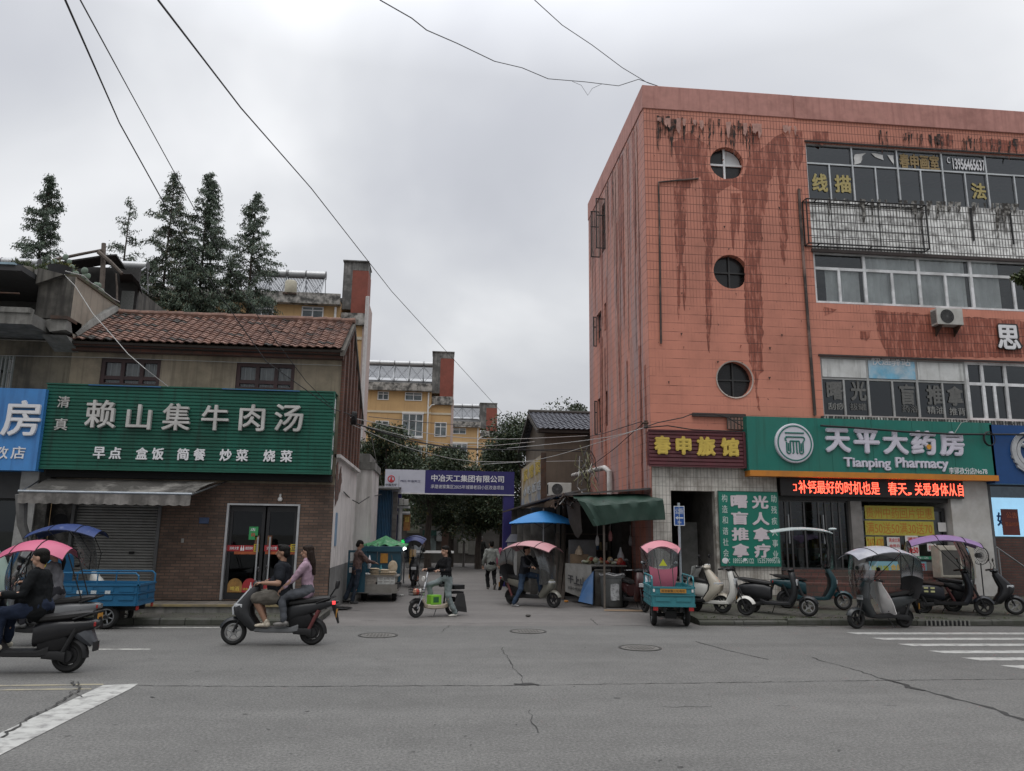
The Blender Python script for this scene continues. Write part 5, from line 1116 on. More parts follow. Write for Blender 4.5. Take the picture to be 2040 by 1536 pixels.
def conifer(label,x,y,ztop,wid,seed,dens=1.0,zlow=6.5,bronze=.08,full=1):
    rs=random.Random(seed); t=thing('conifer_tree',label,'tree',(x,y,0),rs.uniform(0,6),'conifers behind the tiled roof')
    m=MB(); lean=rs.uniform(-.15,.15); n=8
    m.tube([(lean*i/n+rs.uniform(-.03,.03),0,ztop*i/n*.99) for i in range(n+1)],[.17*(1-i/n)+.012 for i in range(n+1)],7); m.build('trunk',BARK,t,smooth=True)
    m=MB(); br=MB(); H=ztop-zlow; nb_=int(H*20*dens)
    for i in range(nb_):
        f=(i+rs.random())/nb_; z=zlow+H*f; R=1.05*wid*min(1,(1-f)*1.75)**.8*rs.uniform(.5,1.12)*(1+.2*math.sin(f*23+seed))+.12
        R*=1.0
        a=rs.uniform(0,6.283); d=Vector((math.cos(a),math.sin(a),0)); up=rs.uniform(.15,.6)
        tip=Vector((lean*z/ztop,0,z))+d*R+Vector((0,0,R*up-.25*R*R)); base=Vector((lean*z/ztop,0,z))
        mid=base.lerp(tip,.55)+Vector((0,0,.12*R)); br.tube([base,mid,tip],[.018,.012,.004],4)
        nl=int((28+R*84)*dens)
        for q in range(nl):
            u=rs.random()**.6; c=base.lerp(mid,u*2) if u<.5 else mid.lerp(tip,(u-.5)*2)
            off=rv(rs)*rs.uniform(.02,.21)*(.6+u*.5); off.z=-abs(off.z)*1.25*(1 if rs.random()<.8 else -.6)
            dd=(d*.4+Vector((rs.uniform(-.5,.5),rs.uniform(-.5,.5),rs.uniform(-1.2,-.1)))).normalized()
            leafquad(m,c+off,dd,rv(rs),rs.uniform(.08,.17),rs.uniform(.03,.055),1 if rs.random()<bronze*(1.6-f) else 0)
    br.build('branches',BARK,t,fix=False); m.build('crown',[CONF,CONF2],t,fix=False); return t
for (px,py,lab,wid,dn,se,br_,yy) in ((97,350,'leftmost tall conifer rising behind the roof terrace',1.4,1.25,1,.06,34),(258,397,'thin sparse conifer between the terrace posts and the tiled roof',1.25,.55,2,.12,36),(349,347,'tall slightly bronzed conifer crossed by a black cable over the tiled roof',1.6,1.05,3,.30,34),(421,350,'densest dark conifer over the middle of the tiled roof',1.7,1.3,4,.06,34.6),(515,388,'rightmost conifer beside the rooftop water heaters',1.5,1.1,5,.08,34)):
    p=P(px,py,yy); conifer(lab,p.x,yy,p.z,wid,se,dn,7.0,br_)
# a few smaller conifers fill the gap above the ridge
for i,(px,py,lab) in enumerate(((300,520,'low bushy conifer just above the ridge, left of the bronzed one'),(385,500,'low conifer squeezed between the two tallest ones'),(465,520,'low conifer left of the rightmost conifer'))):
    p=P(px,py,33+i*.4); conifer(lab,p.x,33+i*.4,p.z,1.6,20+i,1.0,6.5,.2)
def broad(label,x,y,z0,z1,rx_,ry,seed,n=26,leaf=.16,cnt=420,mats=None,name='broadleaf_tree',trunk=True,group='leafy trees along the alley',yel=.06):
    rs=random.Random(seed); t=thing(name,label,'tree',(x,y,0),0,group); m=MB(); br=MB(); cz=(z0+z1)/2; hz=(z1-z0)/2
    top=Vector((0,0,z0+hz*.9))
    if trunk: br.tube([(0,0,0),(rs.uniform(-.1,.1),.05,z0*.6),(.05,0,z0+hz*.4),top],[.2,.17,.13,.06],8)
    for i in range(n):
        v=rv(rs); rr=rs.uniform(.45,1.0)
        c=Vector((v.x*rx_*rr,v.y*ry*rr,cz+v.z*hz*rr)); R=rs.uniform(.45,.85)*min(rx_,hz)*.62
        if trunk and i%2==0: br.tube([(0,0,z0+hz*.25),Vector((0,0,z0+hz*.2)).lerp(c,.5)+Vector((0,0,.15)),c],[.06,.035,.012],5)
        for q in range(int(cnt*rs.uniform(.9,1.6))):
            w_=rv(rs); k=rs.random()**.45
            p=c+Vector((w_.x*R*k,w_.y*R*k,w_.z*R*.75*k)); dd=(w_+rv(rs)*.9+Vector((0,0,-.3))).normalized()
            leafquad(m,p,dd,rv(rs),leaf*rs.uniform(.7,1.3),leaf*rs.uniform(.35,.55),1 if rs.random()<yel else 0)
    if trunk: br.build('trunk',BARK,t,smooth=True,fix=False)
    m.build('crown',mats or [BROAD,BROAD2],t,fix=False); return t
p=P(800,900,37); broad('dark leafy tree in front of the yellow flats, left of the alley gate',P(775,900,36).x,36,2.6,P(780,818,36).z,1.9,1.8,31,30)
broad('rounded dark tree just above the alley banner',P(860,900,39).x,39,2.6,P(850,868,39).z,2.1,2.0,32,30)
broad('lower dark tree hanging beneath the alley banner',P(900,1000,44).x,44,1.7,5.9,3.4,2.0,33,40,yel=.12)
broad('dark shady tree low between the gate pillars',P(955,1010,42).x,42,1.6,5.4,2.0,1.8,36,28,yel=.2)
broad('tall dark tree rising behind the dark tiled house',P(1062,850,40).x,40,2.2,P(1062,790,40).z,2.5,2.0,34,44)
broad('dark tree left of the tiled house, lower than its neighbour',P(1003,900,43).x,43,2.2,P(1003,865,43).z,1.3,1.4,35,20)
broad('tree top just showing between the tiled house and red building',P(1145,820,43).x,43,4,P(1145,793,43).z,1.2,1.2,37,14)
# sprig at the right edge
broad('green leafy branch poking in at the right edge of the photo',P(2062,555,15).x,15,P(2050,520,15).z-.62,P(2050,520,15).z,.40,.4,38,14,.09,150,[SHRUB,BROAD2],'roadside_tree',True,None)
# ================= yellow apartment blocks =================
OCH=M('ochre_render',(.52,.345,.17),.9,var=.06,vs=.4,dirt=(.40,.26,.13),damt=.5,ds=.35,dth=.52,streak=(.33,.21,.10),samt=.35,sth=.56)
CREAM=M('cream_band',(.52,.47,.37),.85,var=.05); BRICKR=M('brick_red_render',(.24,.075,.055),.9,var=.08,dirt=(.17,.06,.045)); GCON=M('grey_roof_concrete',(.25,.245,.235),.9,var=.25,vs=.6,dirt=(.06,.06,.058),damt=.85,ds=.7,dth=.46,streak=(.07,.07,.068),samt=.6); BIT=M('bitumen_roof',(.055,.055,.056),.9,var=.25,vs=.8,dirt=(.16,.15,.14),damt=.4,ds=.8); MOTT=M('mottled_parapet',(.38,.365,.34),.9,var=.2,dirt=(.05,.05,.048),damt=.95,ds=2.2,dth=.47)
PINKW=M('pale_pink_render',(.42,.33,.30),.9,var=.08); WFR=M('white_upvc',(.62,.63,.64),.5,var=.04)
def window_box(par,u0,u1,z0,z1,y,bars=False,bay=False,cols=3):
    m=MB(); e=.07; yy=y-(.28 if bay else .03)
    if bay: m.box((u0-.08,yy-.05,z1),(u1+.08,y,z1+.12)); m.box((u0-.08,yy-.05,z0-.14),(u1+.08,y,z0))
    for i in range(cols+1): x=u0+(u1-u0)*i/cols; m.box((x-e/2,yy-.02,z0),(x+e/2,yy+.04,z1))
    for z in (z0+e/2,z1-e/2,z0+(z1-z0)*.68): m.box((u0,yy-.018,z-e/2),(u1,yy+.038,z+e/2))
    o=m.build('window',WFR,par,w=True); m=MB(); m.box((u0,yy+.015,z0),(u1,y-.01,z1)); m.build('pane',M('far_window_glass',(.10,.12,.13),.12,var=.5,vs=2),o,w=True)
    if bars:
        m=MB()
        for i in range(10): x=u0-.05+(u1-u0+.1)*i/9; m.box((x-.012,yy-.25,z0-.05),(x+.012,yy-.22,z1+.05))
        m.box((u0-.06,yy-.26,z1+.02),(u1+.06,yy-.02,z1+.06)); m.box((u0-.06,yy-.26,z0-.08),(u1+.06,yy-.02,z0-.04)); m.build('window_grille',M('grey_grille',(.16,.16,.16),.6),o,w=True)
    return o
def flats(label,Y,xl,xr,zr,tw,seed,fl=2.95,depth=11,hi=18.0,bays=(),slots=()):
    rs=random.Random(seed); t=thing('apartment_block',label,'building',(xr,Y,0),0,'ochre apartment blocks behind the alley')
    m=MB(); m.box((xl,Y,0),(xr-tw,Y+depth,zr)); m.box((xr-tw,Y+.35,0),(xr,Y+depth,zr-1.0)); m.build('front_wall',OCH,t,w=True)
    m=MB(); m.box((xr,Y+.3,0),(xr+.06,Y+depth,zr+.4)); m.box((xr-.12,Y+.28,0),(xr+.10,Y+.36,zr-1)); m.build('side_render',PINKW,t,w=True)
    m=MB(); m.box((xr-tw-.0,Y+.6,zr-.4),(xr-tw*.62,Y+2.4,hi)); m.box((xr-tw*.62,Y+.58,hi-.55),(xr+.02,Y+2.4,hi)); m.box((xr-tw-.05,Y+.5,hi),(xr+.06,Y+2.5,hi+.08)); m.build('stair_tower',GCON,t,w=True)
    m=MB(); m.box((xr-tw*.62,Y+.59,zr-1.2),(xr+.04,Y+2.38,hi-.55)); m.build('tower_red_panel',BRICKR,t,w=True)
    m=MB(); m.box((xr-tw*.96,Y+.1,zr-1.5),(xr,Y+.57,zr-1.3)); m.box((xr-tw*.96,Y+.12,zr-1.3),(xr,Y+.22,zr-.75)); m.build('stair_balcony',MOTT,t,w=True)
    m=MB(); m.prism([(Y-.35,zr),(Y+3.6,zr+1.25),(Y+depth,zr+.2),(Y+depth,zr-.1),(Y-.35,zr-.12)],'x',xl,xr-tw); m.build('roof',BIT,t,w=True)
    m=MB(); m.box((xl,Y-.45,zr-.3),(xr-tw+.05,Y-.36,zr+.25)); m.box((xl,Y-.45,zr-.42),(xr-tw+.05,Y,zr-.3)); m.build('eaves_parapet',MOTT,t,w=True)
    m=MB()
    z=zr-.45-fl*.62
    while z>3: m.box((xl,Y-.05,z-.1),(xr-tw,Y-.001,z+.08)); m.box((xr-tw,Y+.30,z-.1),(xr-.0,Y+.349,z+.08)); z-=fl
    m.build('string_course',CREAM,t,w=True)
    m=MB(); 
    for x in (xr-tw-.25,xl+.2): m.cyl((x,Y-.1,0),(x,Y-.1,zr-.5),.07,n=8); m.tube([(x,Y-.1,zr-2.0),(x+.3,Y-.12,zr-1.6),(x+.55,Y-.1,zr-1.55)],.06,6)
    m.build('downpipe',WPVC,t,w=True,smooth=True)
    nfl=int((zr-2)/fl)
    for k in range(nfl):
        zb=zr-1.05-fl*k-1.55+.0
        if k==0: 
            for (u,w_,b,c) in bays: window_box(t,xr-u-w_*.42,xr-u+w_*.4,zr-1.25,zr-.5,Y,False,False,2)
            continue
        zb=zr-.45-fl*k-1.05+fl*.0
        for (u,w_,b,c) in bays: window_box(t,xr-u-w_/2,xr-u+w_/2,zb,zb+(2.0 if b else 1.35),Y,k%2==0 and b,b,c)
        for (u,w_) in slots: window_box(t,xr-u-w_/2,xr-u+w_/2,zb+.1,zb+1.4,Y+.35,k%2==0,False,2)
    return t
def heater(label,x,y,z,wd=2.0,group='rooftop solar water heaters',flip=False,sc=1):
    t=thing('solar_water_heater',label,'water heater',(x,y,z),0,group)
    m=MB(); zt2=1.75*sc; m.cyl((-wd/2,.55,zt2),(wd/2,.55,zt2),.27*sc,n=16); 
    m.build('tank',M('tank_white',(.46,.47,.48),.35,.4,var=.06,dirt=(.2,.2,.2),damt=.3),t,smooth=True)
    m=MB()
    for s in (-1,1): m.cyl((s*wd/2,.55,zt2),(s*(wd/2+.03),.55,zt2),.29*sc,n=16)
    m.build('tank_end_cap',M('tank_cap',(.10,.10,.105),.5),t)
    m=MB(); n=int(wd/.10)
    for i in range(n): u=-wd/2+.08+(wd-.16)*i/(n-1); m.cyl((u,-.75,.12),(u,.5,zt2-.15),.029,n=5)
    m.build('vacuum_tubes',M('vacuum_tube',(.03,.035,.045),.15,.3),t)
    m=MB()
    for s in (-1,1):
        u=s*wd/2; m.cyl((u,-.8,0),(u,.55,zt2),.025,n=5); m.cyl((u,.9,0),(u,.55,zt2),.025,n=5); m.cyl((u,-.8,.05),(u,.9,.05),.022,n=5)
    m.cyl((-wd/2,.9,.05),(wd/2,.6,zt2-.2),.02,n=5); m.cyl((wd/2,.9,.05),(-wd/2,.6,zt2-.2),.02,n=5); m.build('stand_frame',M('stand_steel',(.30,.31,.32),.5,.6),t); return t
A_=P(683,600,45); zA=P(640,596,45).z
t=flats('nearest ochre apartment block rising behind the tiled roof, with red panelled stair tower',45,-24,-4.85,zA,1.5,1,bays=((3.1,1.5,False,4),(6.1,1.6,False,4),(9.5,1.6,True,3)),slots=((.85,1.0),),hi=P(700,520,45.6).z-.05,depth=4)
m=MB(); m.prism([(45.0,0),(45.9,0),(45.9,zA+.6),(45.0,zA+.3)],'x',-4.84,-4.70); m.build('side_fin',M('white_render_fin',(.50,.48,.47),.85),t,w=True)
zB2=P(800,868-0,66).z; zB2=P(800,770,66).z
tB=flats('middle ochre apartment block with bay windows and water heaters above the banner',66,-14,.98,zB2,1.9,2,bays=((3.45,1.75,True,3),(6.1,1.1,False,2),(9.2,1.5,True,3)),slots=((1.0,1.0),),hi=P(880,702,66.6).z)
zC=P(930,845,92).z
tC=flats('farthest ochre apartment block right of the middle one, partly hidden by dark trees',92,-10,6.9,zC,2.1,3,bays=((4.6,1.9,True,3),(9.0,1.2,False,2)),slots=((1.1,1.1),),hi=P(975,804,92.6).z)
zr_=zA+1.15
for i,(px,lab) in enumerate(((552,'solar water heater half hidden by the rightmost conifer'),(587,'middle solar water heater on the nearest flats'),(627,'solar water heater nearest the red stair tower'),(517,'solar water heater behind the rightmost conifer'))):
    p=P(px,580,48.5); heater(lab,p.x,48.2,zA+1.05,1.22,sc=1.0)
for i,px in enumerate((742,771,801,831,858)): heater(['first from the left of five water heaters on the middle flats','second from the left of five water heaters on the middle flats','water heater in the middle of the five on the middle flats','fourth from the left of five water heaters on the middle flats','water heater beside the tower on the middle flats'][i],P(px,720,69).x,69,zB2+1.1,1.3)
for i,px in enumerate((911,931,951)): heater(['leftmost water heater on the farthest flats','middle water heater on the farthest flats','water heater beside the tower on the farthest flats'][i],P(px,820,95).x,95,zC+1.1,1.3)
for i,(px,Yh,lab) in enumerate(((25,26,'solar water heater at the left edge above the terrace pots'),(248,27,'solar water heater behind the dark terrace shed'))):
    p=P(px,510 if i==0 else 516,Yh); heater(lab,p.x,Yh,p.z-1.0,1.2,sc=.55)
# platform under those heaters (upper roof of the terrace building)
m=MB(); z1=P(25,510,26).z-1.02; m.box((-24,24.5,3),(-10.5,29,z1)); m.build('rear_wing',NBC,nb,w=True)
zq=P(248,516,27).z-1.02; m=MB(); m.box((p.x-.6,26.4,3),(p.x+.35,27.6,zq)); m.build('rear_wing',NBC,nb,w=True)
# water tank on flats A
p=P(578,577,44.6); t=thing('water_tank','small cream water tank on the eaves of the nearest flats','tank',(p.x,44.75,zA+.18))
m=MB(); m.lathe([(0,0),(.34,0),(.36,.1),(.36,.7),(.30,.8),(0,.82)],n=20); m.build('tank',M('cream_tank',(.45,.42,.33),.6,dirt=(.2,.18,.13)),t,smooth=True); m=MB(); m.box((-.4,-.3,-.1),(.4,.3,-.0)); m.build('stand',RUST,t)
# ================= roof terrace clutter =================
def wpost(label,a,b,r=.06,name='wooden_post',mat=WOOD,group=None):
    m=MB(); m.tube([a,Vector(a).lerp(Vector(b),.5)+Vector((.015,0,.01)),b],[r,r*.92,r*.8],7); return solo(m,name,label,'timber',mat,group)
y=20.9
wpost('upright grey timber post with splintered top on the terrace',P(200,610,y),P(207,485,y),.075)
wpost('long grey timber rail sloping up to the splintered post',P(110,517,y-.1),P(203,498,y-.1),.045)
wpost('grey diagonal brace timber running down from the splintered post',P(196,502,y-.15),P(243,545,y-.15),.06)
wpost('thin timber prop beneath the dark terrace shed roof',P(233,600,y+.3),P(231,545,y+.3),.03)
t=thing('terrace_shed','dark lean-to shed roof of tin and tarpaulin on the terrace','shed',P(180,580,y+.5))
m=MB(); a=P(115,520,y+.2);b=P(232,505,y+.2);c=P(276,585,y+1.6);d=P(150,575,y+2.2)
m.shell([[P(112,522,y),P(160,515,y),P(205,508,y),P(232,506,y+.2)],[P(130,535,y+.9),P(175,530,y+.9),P(215,524,y+.9),P(252,535,y+.9)]],(0,0,-.05)); m.shell([[P(238,543,y+.1),P(262,543,y+.3),P(278,560,y+.6)],[P(240,560,y+1),P(265,560,y+1),P(284,585,y+1.2)]],(0,0,-.04)); m.build('roof_sheet',M('black_tarp',(.028,.027,.027),.7,var=.4,vs=2),t,w=True)
m=MB(); q0,q1=P(145,535,y+1),P(272,600,y+1); m.box((q0.x,y+1,7.7),(q1.x,y+1.1,P(150,530,y+1).z)); m.build('back_sheet',M('dark_tin',(.035,.034,.033),.8,var=.3),t,w=True)
m=MB(); q0=P(240,605,y+.6); q1=P(268,580,y+.6); m.box((q0.x,y+.6,q0.z-.6),(q1.x,y+.62,q1.z)); m.build('mesh_panel',M('grey_mesh',(.10,.105,.10),.7,var=.3,vs=30),t,w=True)
POTS=[((35,540),.22,.26,(.05,.06,.08),'dark banded bucket pot at the left of the terrace'),((55,543),.20,.22,(.30,.28,.24),'pale clay pot on the terrace next to the dark bucket'),((122,533),.27,.24,(.035,.035,.037),'big black planter on the terrace corner'),((85,545),.16,.16,(.28,.27,.25),'pale low pot in the middle of the terrace row'),((8,540),.2,.14,(.14,.06,.04),'brown shallow pot at the left edge of the terrace')]
for i,((px,py),r,h,c,lab) in enumerate(POTS):
    p=P(px,py,18.35); z=7.80 if px<110 else 7.84
    t=thing('flower_pot',lab,'pot',(p.x,18.3,z),0,'pots along the terrace edge'); m=MB(); m.lathe([(0,0),(r*.75,0),(r,h),(r*.9,h),(r*.85,h-.03),(0,h-.04)],n=18); m.build('pot',M('pot%d'%i,c,.8,var=.2),t,smooth=True)
    rs=random.Random(i); m=MB()
    for q in range(150): 
        v=rv(rs); v.z=abs(v.z); leafquad(m,Vector((v.x*r*1.7*rs.random(),v.y*r*1.2*rs.random(),h+v.z*.22*rs.random())),(v+Vector((0,0,.4))).normalized(),rv(rs),rs.uniform(.06,.14),.025)
    m.build('foliage',SHRUB if i!=2 else leafmat('yellow_green_leaves',(.07,.09,.02),(.13,.13,.04)),t,fix=False)
def cactus(label,p,s,seed):
    rs=random.Random(seed); t=thing('prickly_pear',label,'cactus',p,0,'prickly pears on the terrace wall'); m=MB()
    pads=[(0,0,.10,.11)]
    for i in range(rs.randint(3,5)): q=rs.choice(pads); pads.append((q[0]+rs.uniform(-.13,.13),q[1]+q[3]*1.5,.08*rs.uniform(.7,1.1),.1*rs.uniform(.7,1.1)))
    for (x,z,a,b) in pads: m.ell((x*s,rs.uniform(-.02,.02),(z+.1)*s),(a*s,.025*s,b*s),10,7)
    m.build('pads',M('cactus_green',(.12,.165,.125),.6,var=.15,vs=20),t,smooth=True); m=MB(); m.lathe([(0,-.12),(.12,-.12),(.15,0),(0,0)],n=14); m.build('pot',M('terracotta',(.19,.085,.05),.85,var=.2),t)
cactus('tall prickly pear on the terrace coping beside the black planter',(P(160,545,18.8).x-.1,18.75,7.95),1.05,2)
cactus('round padded prickly pear beside the splintered timber post',(P(183,550,19.4).x-.12,19.35,7.95),1.05,3)
cactus('dark prickly pear under the lean-to shed roof',(P(213,570,20.3).x-.1,20.2,7.95),1.15,4)
cactus('prickly pear standing at the back of the row above the black planter',(P(102,525,18.9).x,18.9,7.9),1.0,6)
for i in range(2):
    rs=random.Random(50+i); p=P(75+i*30,535,18.6); t=thing('bushy_plant',['trailing green plant spread between the terrace pots','weedy green plant behind the black planter'][i],'plant',(p.x,18.7,7.76)); m=MB()
    for q in range(420): v=rv(rs); leafquad(m,Vector((v.x*.75*rs.random(),v.y*.3,.1+abs(v.z)*.33*rs.random())),(v+Vector((0,0,.3))).normalized(),rv(rs),rs.uniform(.06,.15),.03)
    m.build('foliage',leafmat('mixed_terrace_leaves',(.05,.075,.025),(.11,.12,.05)),t,fix=False); m=MB(); m.box((-.5,-.12,0),(.5,.12,.12)); m.build('trough',CONC,t)
wire=[P(128,547,17.95),P(150,570,17.9),P(185,625,17.8),P(225,670,17.7),P(255,705,17.6),P(290,735,17.5),P(335,770,17.95)]
cable('pale wire hanging from the terrace corner across the tiled roof',wire,.010,WCABLE)
cable('pale hose lying along the mossy terrace coping',[P(130,540,18.0)]+[(-8.72,yy,7.87+.02*math.sin(yy*9)) for yy in (18.3,18.7,19.1,19.5,20.0,20.4)],.014,WCABLE,cat='hose',name='garden_hose')
cable('thin wire stretched along the tan wall above the green sign',[P(-10,708,YL-.06),P(200,712,YL-.06),P(480,722,YL-.06),P(680,728,YL-.06)],.006,WCABLE)
# ================= left side of the alley =================
an=thing('white_annex','white plastered annex with grey concrete cap beside the restaurant','building',(-2.3,22.7,0))
m=MB(); m.box((-6,24.05,0),(-2.07,26.4,3.82)); m.build('wall',WPL,an,w=True); m=MB(); m.box((-6,23.98,3.82),(-2.02,26.45,4.05)); m.box((-5.9,24.1,4.05),(-2.2,26.3,4.32)); m.build('cap',CONC,an,w=True)
m=MB(); m.box((-2.5,24.035,0),(-2.065,26.4,.9)); m.build('skirting',CEMW,an,w=True)
sd=thing('blue_shed','blue corrugated metal shed with dark sloping roof in the alley','shed',(-1.6,27,0))
m=MB(); x0,x1=P(736,1020,27).x,P(779,1020,27).x; n=26
rows=[[(x0+(x1-x0)*i/n,27+.02*(1 if (i//2)%2 else -1),z) for i in range(n+1)] for z in (0,3.35)]; m.sheet(rows); m.box((x0,27.05,0),(x1,29.5,3.3)); m.build('corrugated_wall',M('blue_corrugated',(.025,.085,.16),.5,.2,var=.12,dirt=(.03,.05,.08),damt=.6),sd,w=True,fix=False)
m=MB(); m.prism([(26.5,3.32),(29.8,3.6),(29.8,3.66),(26.5,3.38)],'x',x0-.1,x1+.25); m.build('roof',M('dark_tin',(.035,.034,.033)),sd,w=True)
m=MB(); m.cyl((x0+.02,26.95,0),(x0+.02,26.95,3.3),.02,n=6); m.build('corner_trim',WPVC,sd,w=True)
m=MB(); xx=x1+.06
for i in range(16): m.box((xx,26.9,.15+i*.2),(xx+.14,27.0,.29+i*.2))
m.box((xx-.01,26.92,0),(xx+.15,27.1,3.3)); m.build('louvre_edge',M('grey_louvre',(.10,.095,.09),.8,var=.3),sd,w=True)
# gate with banner
GY=28.4; gA=P(766,981,GY); gB=P(1024,981,GY); gt=P(766,935,GY).z
gate=thing('banner_gate','purple blue site gate with white and blue banner across the alley','gate',((gA.x+gB.x)/2,GY,0))
PUR=M('purple_banner',(.022,.018,.13),.55,var=.05,dirt=(.03,.025,.12),damt=.4)
xs1=P(847,960,GY).x
m=MB(); m.box((xs1,GY-.06,gA.z),(gB.x,GY+.1,gt)); bn=m.build('banner',PUR,gate,w=True)
m=MB(); m.box((gA.x,GY-.06,gA.z),(xs1-.004,GY+.1,gt)); wp=m.build('white_panel',M('banner_white',(.50,.51,.58),.55,var=.04),gate,w=True)
m=MB(); m.box((gA.x-.02,GY-.08,gA.z-.04),(gB.x+.01,GY+.12,gA.z-.003)); m.build('bottom_rail',WPVC,gate,w=True)
xq0,xq1=P(1003,1000,GY).x,gB.x
m=MB(); m.box((xq0,GY-.05,0),(xq1,GY+.35,gA.z-.045)); m.build('pillar',PUR,gate,w=True); m=MB(); m.box((P(781,1040,GY).x,GY+.0,0),(P(792,1040,GY).x+.1,GY+.35,gA.z-.045)); m.build('pillar',PUR,gate,w=True)
def gtx(s,q,mat,bd=.01): return wt(s,*q,mat,gate,GY-.06,.008,bd)
gtx('中冶天工集团有限公司',(859,945,1004,959),WHITEL,.02); gtx('承建谢家集区2025年城镇老旧小区改造项目',(858,965,1003,973),WHITEL,.0)
gtx('中国五矿',(768,963,791,968),DKT,.01); gtx('中冶天工',(812,956,838,960.5),M('navy_print',(.05,.05,.12),.6),.01); gtx('MCC',(798,956,810,960),M('navy_print',(.05,.05,.12)),.02)
c=P(779.5,954,GY-.06); m=MB(); m.lathe([(.10,-.004),(.135,-.008),(.10,-.012)],(c.x,GY-.062,c.z),'y',24); m.box((c.x-.06,GY-.07,c.z-.09),(c.x+.06,GY-.061,c.z-.03)); m.box((c.x-.03,GY-.07,c.z-.03),(c.x+.03,GY-.061,c.z+.06)); m.build('emblem',REDT,gate,w=True)
m=MB(); m.box((P(795.5,945,GY).x-.008,GY-.066,P(796,970,GY).z),(P(795.5,945,GY).x+.008,GY-.061,P(796,948,GY).z)); m.build('divider_line',M('thin_print',(.25,.25,.27)),gate,w=True)
# pole with meter boxes and lit signboard
p=P(795,1080,28.0); t=thing('utility_post','white utility pole with grey meter boxes on top by the blue shed','pole',(p.x,28.0,0))
m=MB(); m.cyl((0,0,0),(0,0,P(797,1005,28).z),.085,n=12); m.build('post',M('white_post',(.42,.42,.41),.6,dirt=(.2,.2,.2)),t,smooth=True)
m=MB(); zz=P(797,1008,28).z; m.box((-.3,-.1,zz-.08),(.35,.1,zz)); m.cyl((-.25,0,zz-.25),(.35,0,zz-.25),.06,n=8); m.build('cross_arm',M('white_post',(.4,.4,.4)),t)
for i,x in enumerate((-.18,.02,.2)): m=MB(); m.box((x-.085,-.16,zz+.02),(x+.085,.06,zz+.3-.03*i)); m.build('meter_box',M('meter_grey',(.30,.30,.28),.6,var=.15),t,bevel=.01)
a,b=P(797,1057,28.2),P(811,1030,28.2); t=thing('hanging_sign','small orange and green shop signboard hung on the white utility pole','sign',(a.x,28.2,a.z))
m=MB(); m.box((a.x+.12,28.15,a.z),(b.x+.12,28.25,b.z+.12)); m.build('board',M('orange_green_print',(.26,.14,.03),.6,var=.5,vs=4,dirt=(.2,.03,.02),damt=.7,ds=3),t,w=True); text('烟酒',Vector((a.x+.16,28.145,a.z+.3)),Vector((b.x+.08,28.145,a.z+.3)),Vector((a.x+.16,28.145,a.z+.5)),YELLOWL,t,.005,.02)
a=P(806,1098,29.5); t=thing('led_shop_light','green glowing shop sign with bright white lamp in the alley','lamp',(a.x,29.5,1.0))
zg=P(805,1090,29.5).z; m=MB(); m.box((a.x-.16,29.5,zg-.02),(a.x+.16,29.56,zg+.30)); m.build('sign_box',M('led_black',(.012,.01,.01)),t,w=True); text('超市',Vector((a.x-.14,29.495,zg+.12)),Vector((a.x+.14,29.495,zg+.12)),Vector((a.x-.14,29.495,zg+.28)),M('led_green',(.03,.8,.15),.5,var=0,emit=.9),t,.005,.01)
m=MB(); m.ell((a.x-.0,29.45,zg-.06),.07,12,8); m.build('lamp_bulb',M('bright_bulb',(.9,.97,1),.5,var=0,emit=4),t,w=True); m=MB(); m.cyl((a.x,29.55,0),(a.x,29.55,zg-.02),.03,n=8); m.build('stand',STEEL,t,w=True)
# barrier boom and post
a,b=P(833,1099,33),P(904,1098,33); t=thing('barrier_boom','white barrier boom arm across the alley behind the cyclist woman','barrier',(a.x-.2,33,0))
m=MB(); m.box((a.x-.1,32.96,a.z-.05),(b.x,33.0,a.z+.05)); m.build('boom',WPVC,t,w=True); m=MB(); m.box((a.x-.35,32.85,0),(a.x-.08,33.1,a.z+.08)); m.build('housing',M('barrier_housing',(.35,.2,.05),.6),t,w=True)
p=G(923,1130); t=thing('grey_post','single grey bollard post standing mid alley beyond the gate','post',(p.x,p.y,0)); m=MB(); m.cyl((0,0,0),(0,0,P(923,1077,p.y).z),.07,n=12); m.build('post',M('post_grey',(.14,.13,.12),.7),t,smooth=True); m=MB(); m.ell((0,0,P(923,1075,p.y).z),.09,12,8); m.build('cap',M('post_cap',(.6,.6,.6),.4),t,smooth=True); m=MB(); m.lathe([(0,.012),(.3,.012),(.3,0)]); m.build('base',CONC,t)
# dim shops at the end of the alley
bk=thing('alley_end_building','low shaded building with grey shopfronts closing the alley','building',(1,50,0))
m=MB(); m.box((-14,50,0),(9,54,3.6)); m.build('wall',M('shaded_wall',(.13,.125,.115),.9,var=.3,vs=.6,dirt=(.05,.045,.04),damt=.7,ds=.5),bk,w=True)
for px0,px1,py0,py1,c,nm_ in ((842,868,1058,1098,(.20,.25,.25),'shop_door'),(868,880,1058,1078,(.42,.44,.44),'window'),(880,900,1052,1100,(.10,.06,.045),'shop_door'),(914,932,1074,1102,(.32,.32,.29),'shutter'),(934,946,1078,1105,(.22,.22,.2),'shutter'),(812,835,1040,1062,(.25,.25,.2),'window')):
    a,b=P(px0,py1,49.9),P(px1,py0,49.9); m=MB(); m.box((a.x,49.9,a.z),(b.x,50.0,b.z)); 
    for i in range(4): x=a.x+(b.x-a.x)*i/3; m.box((x-.04,49.86,a.z),(x+.04,49.899,b.z))
    m.build(nm_,M('endshop%d%d'%(px0,py0),c,.6,var=.25,vs=3),bk,w=True)
m=MB(); a=P(842,1056,49.8); m.box((a.x,49.7,a.z-.35),(a.x+.9,49.84,a.z-.0)); m.build('shop_sign',M('dark_green_sign',(.015,.06,.05),.6),bk,w=True)
hedge=MB(); rs=random.Random(77)
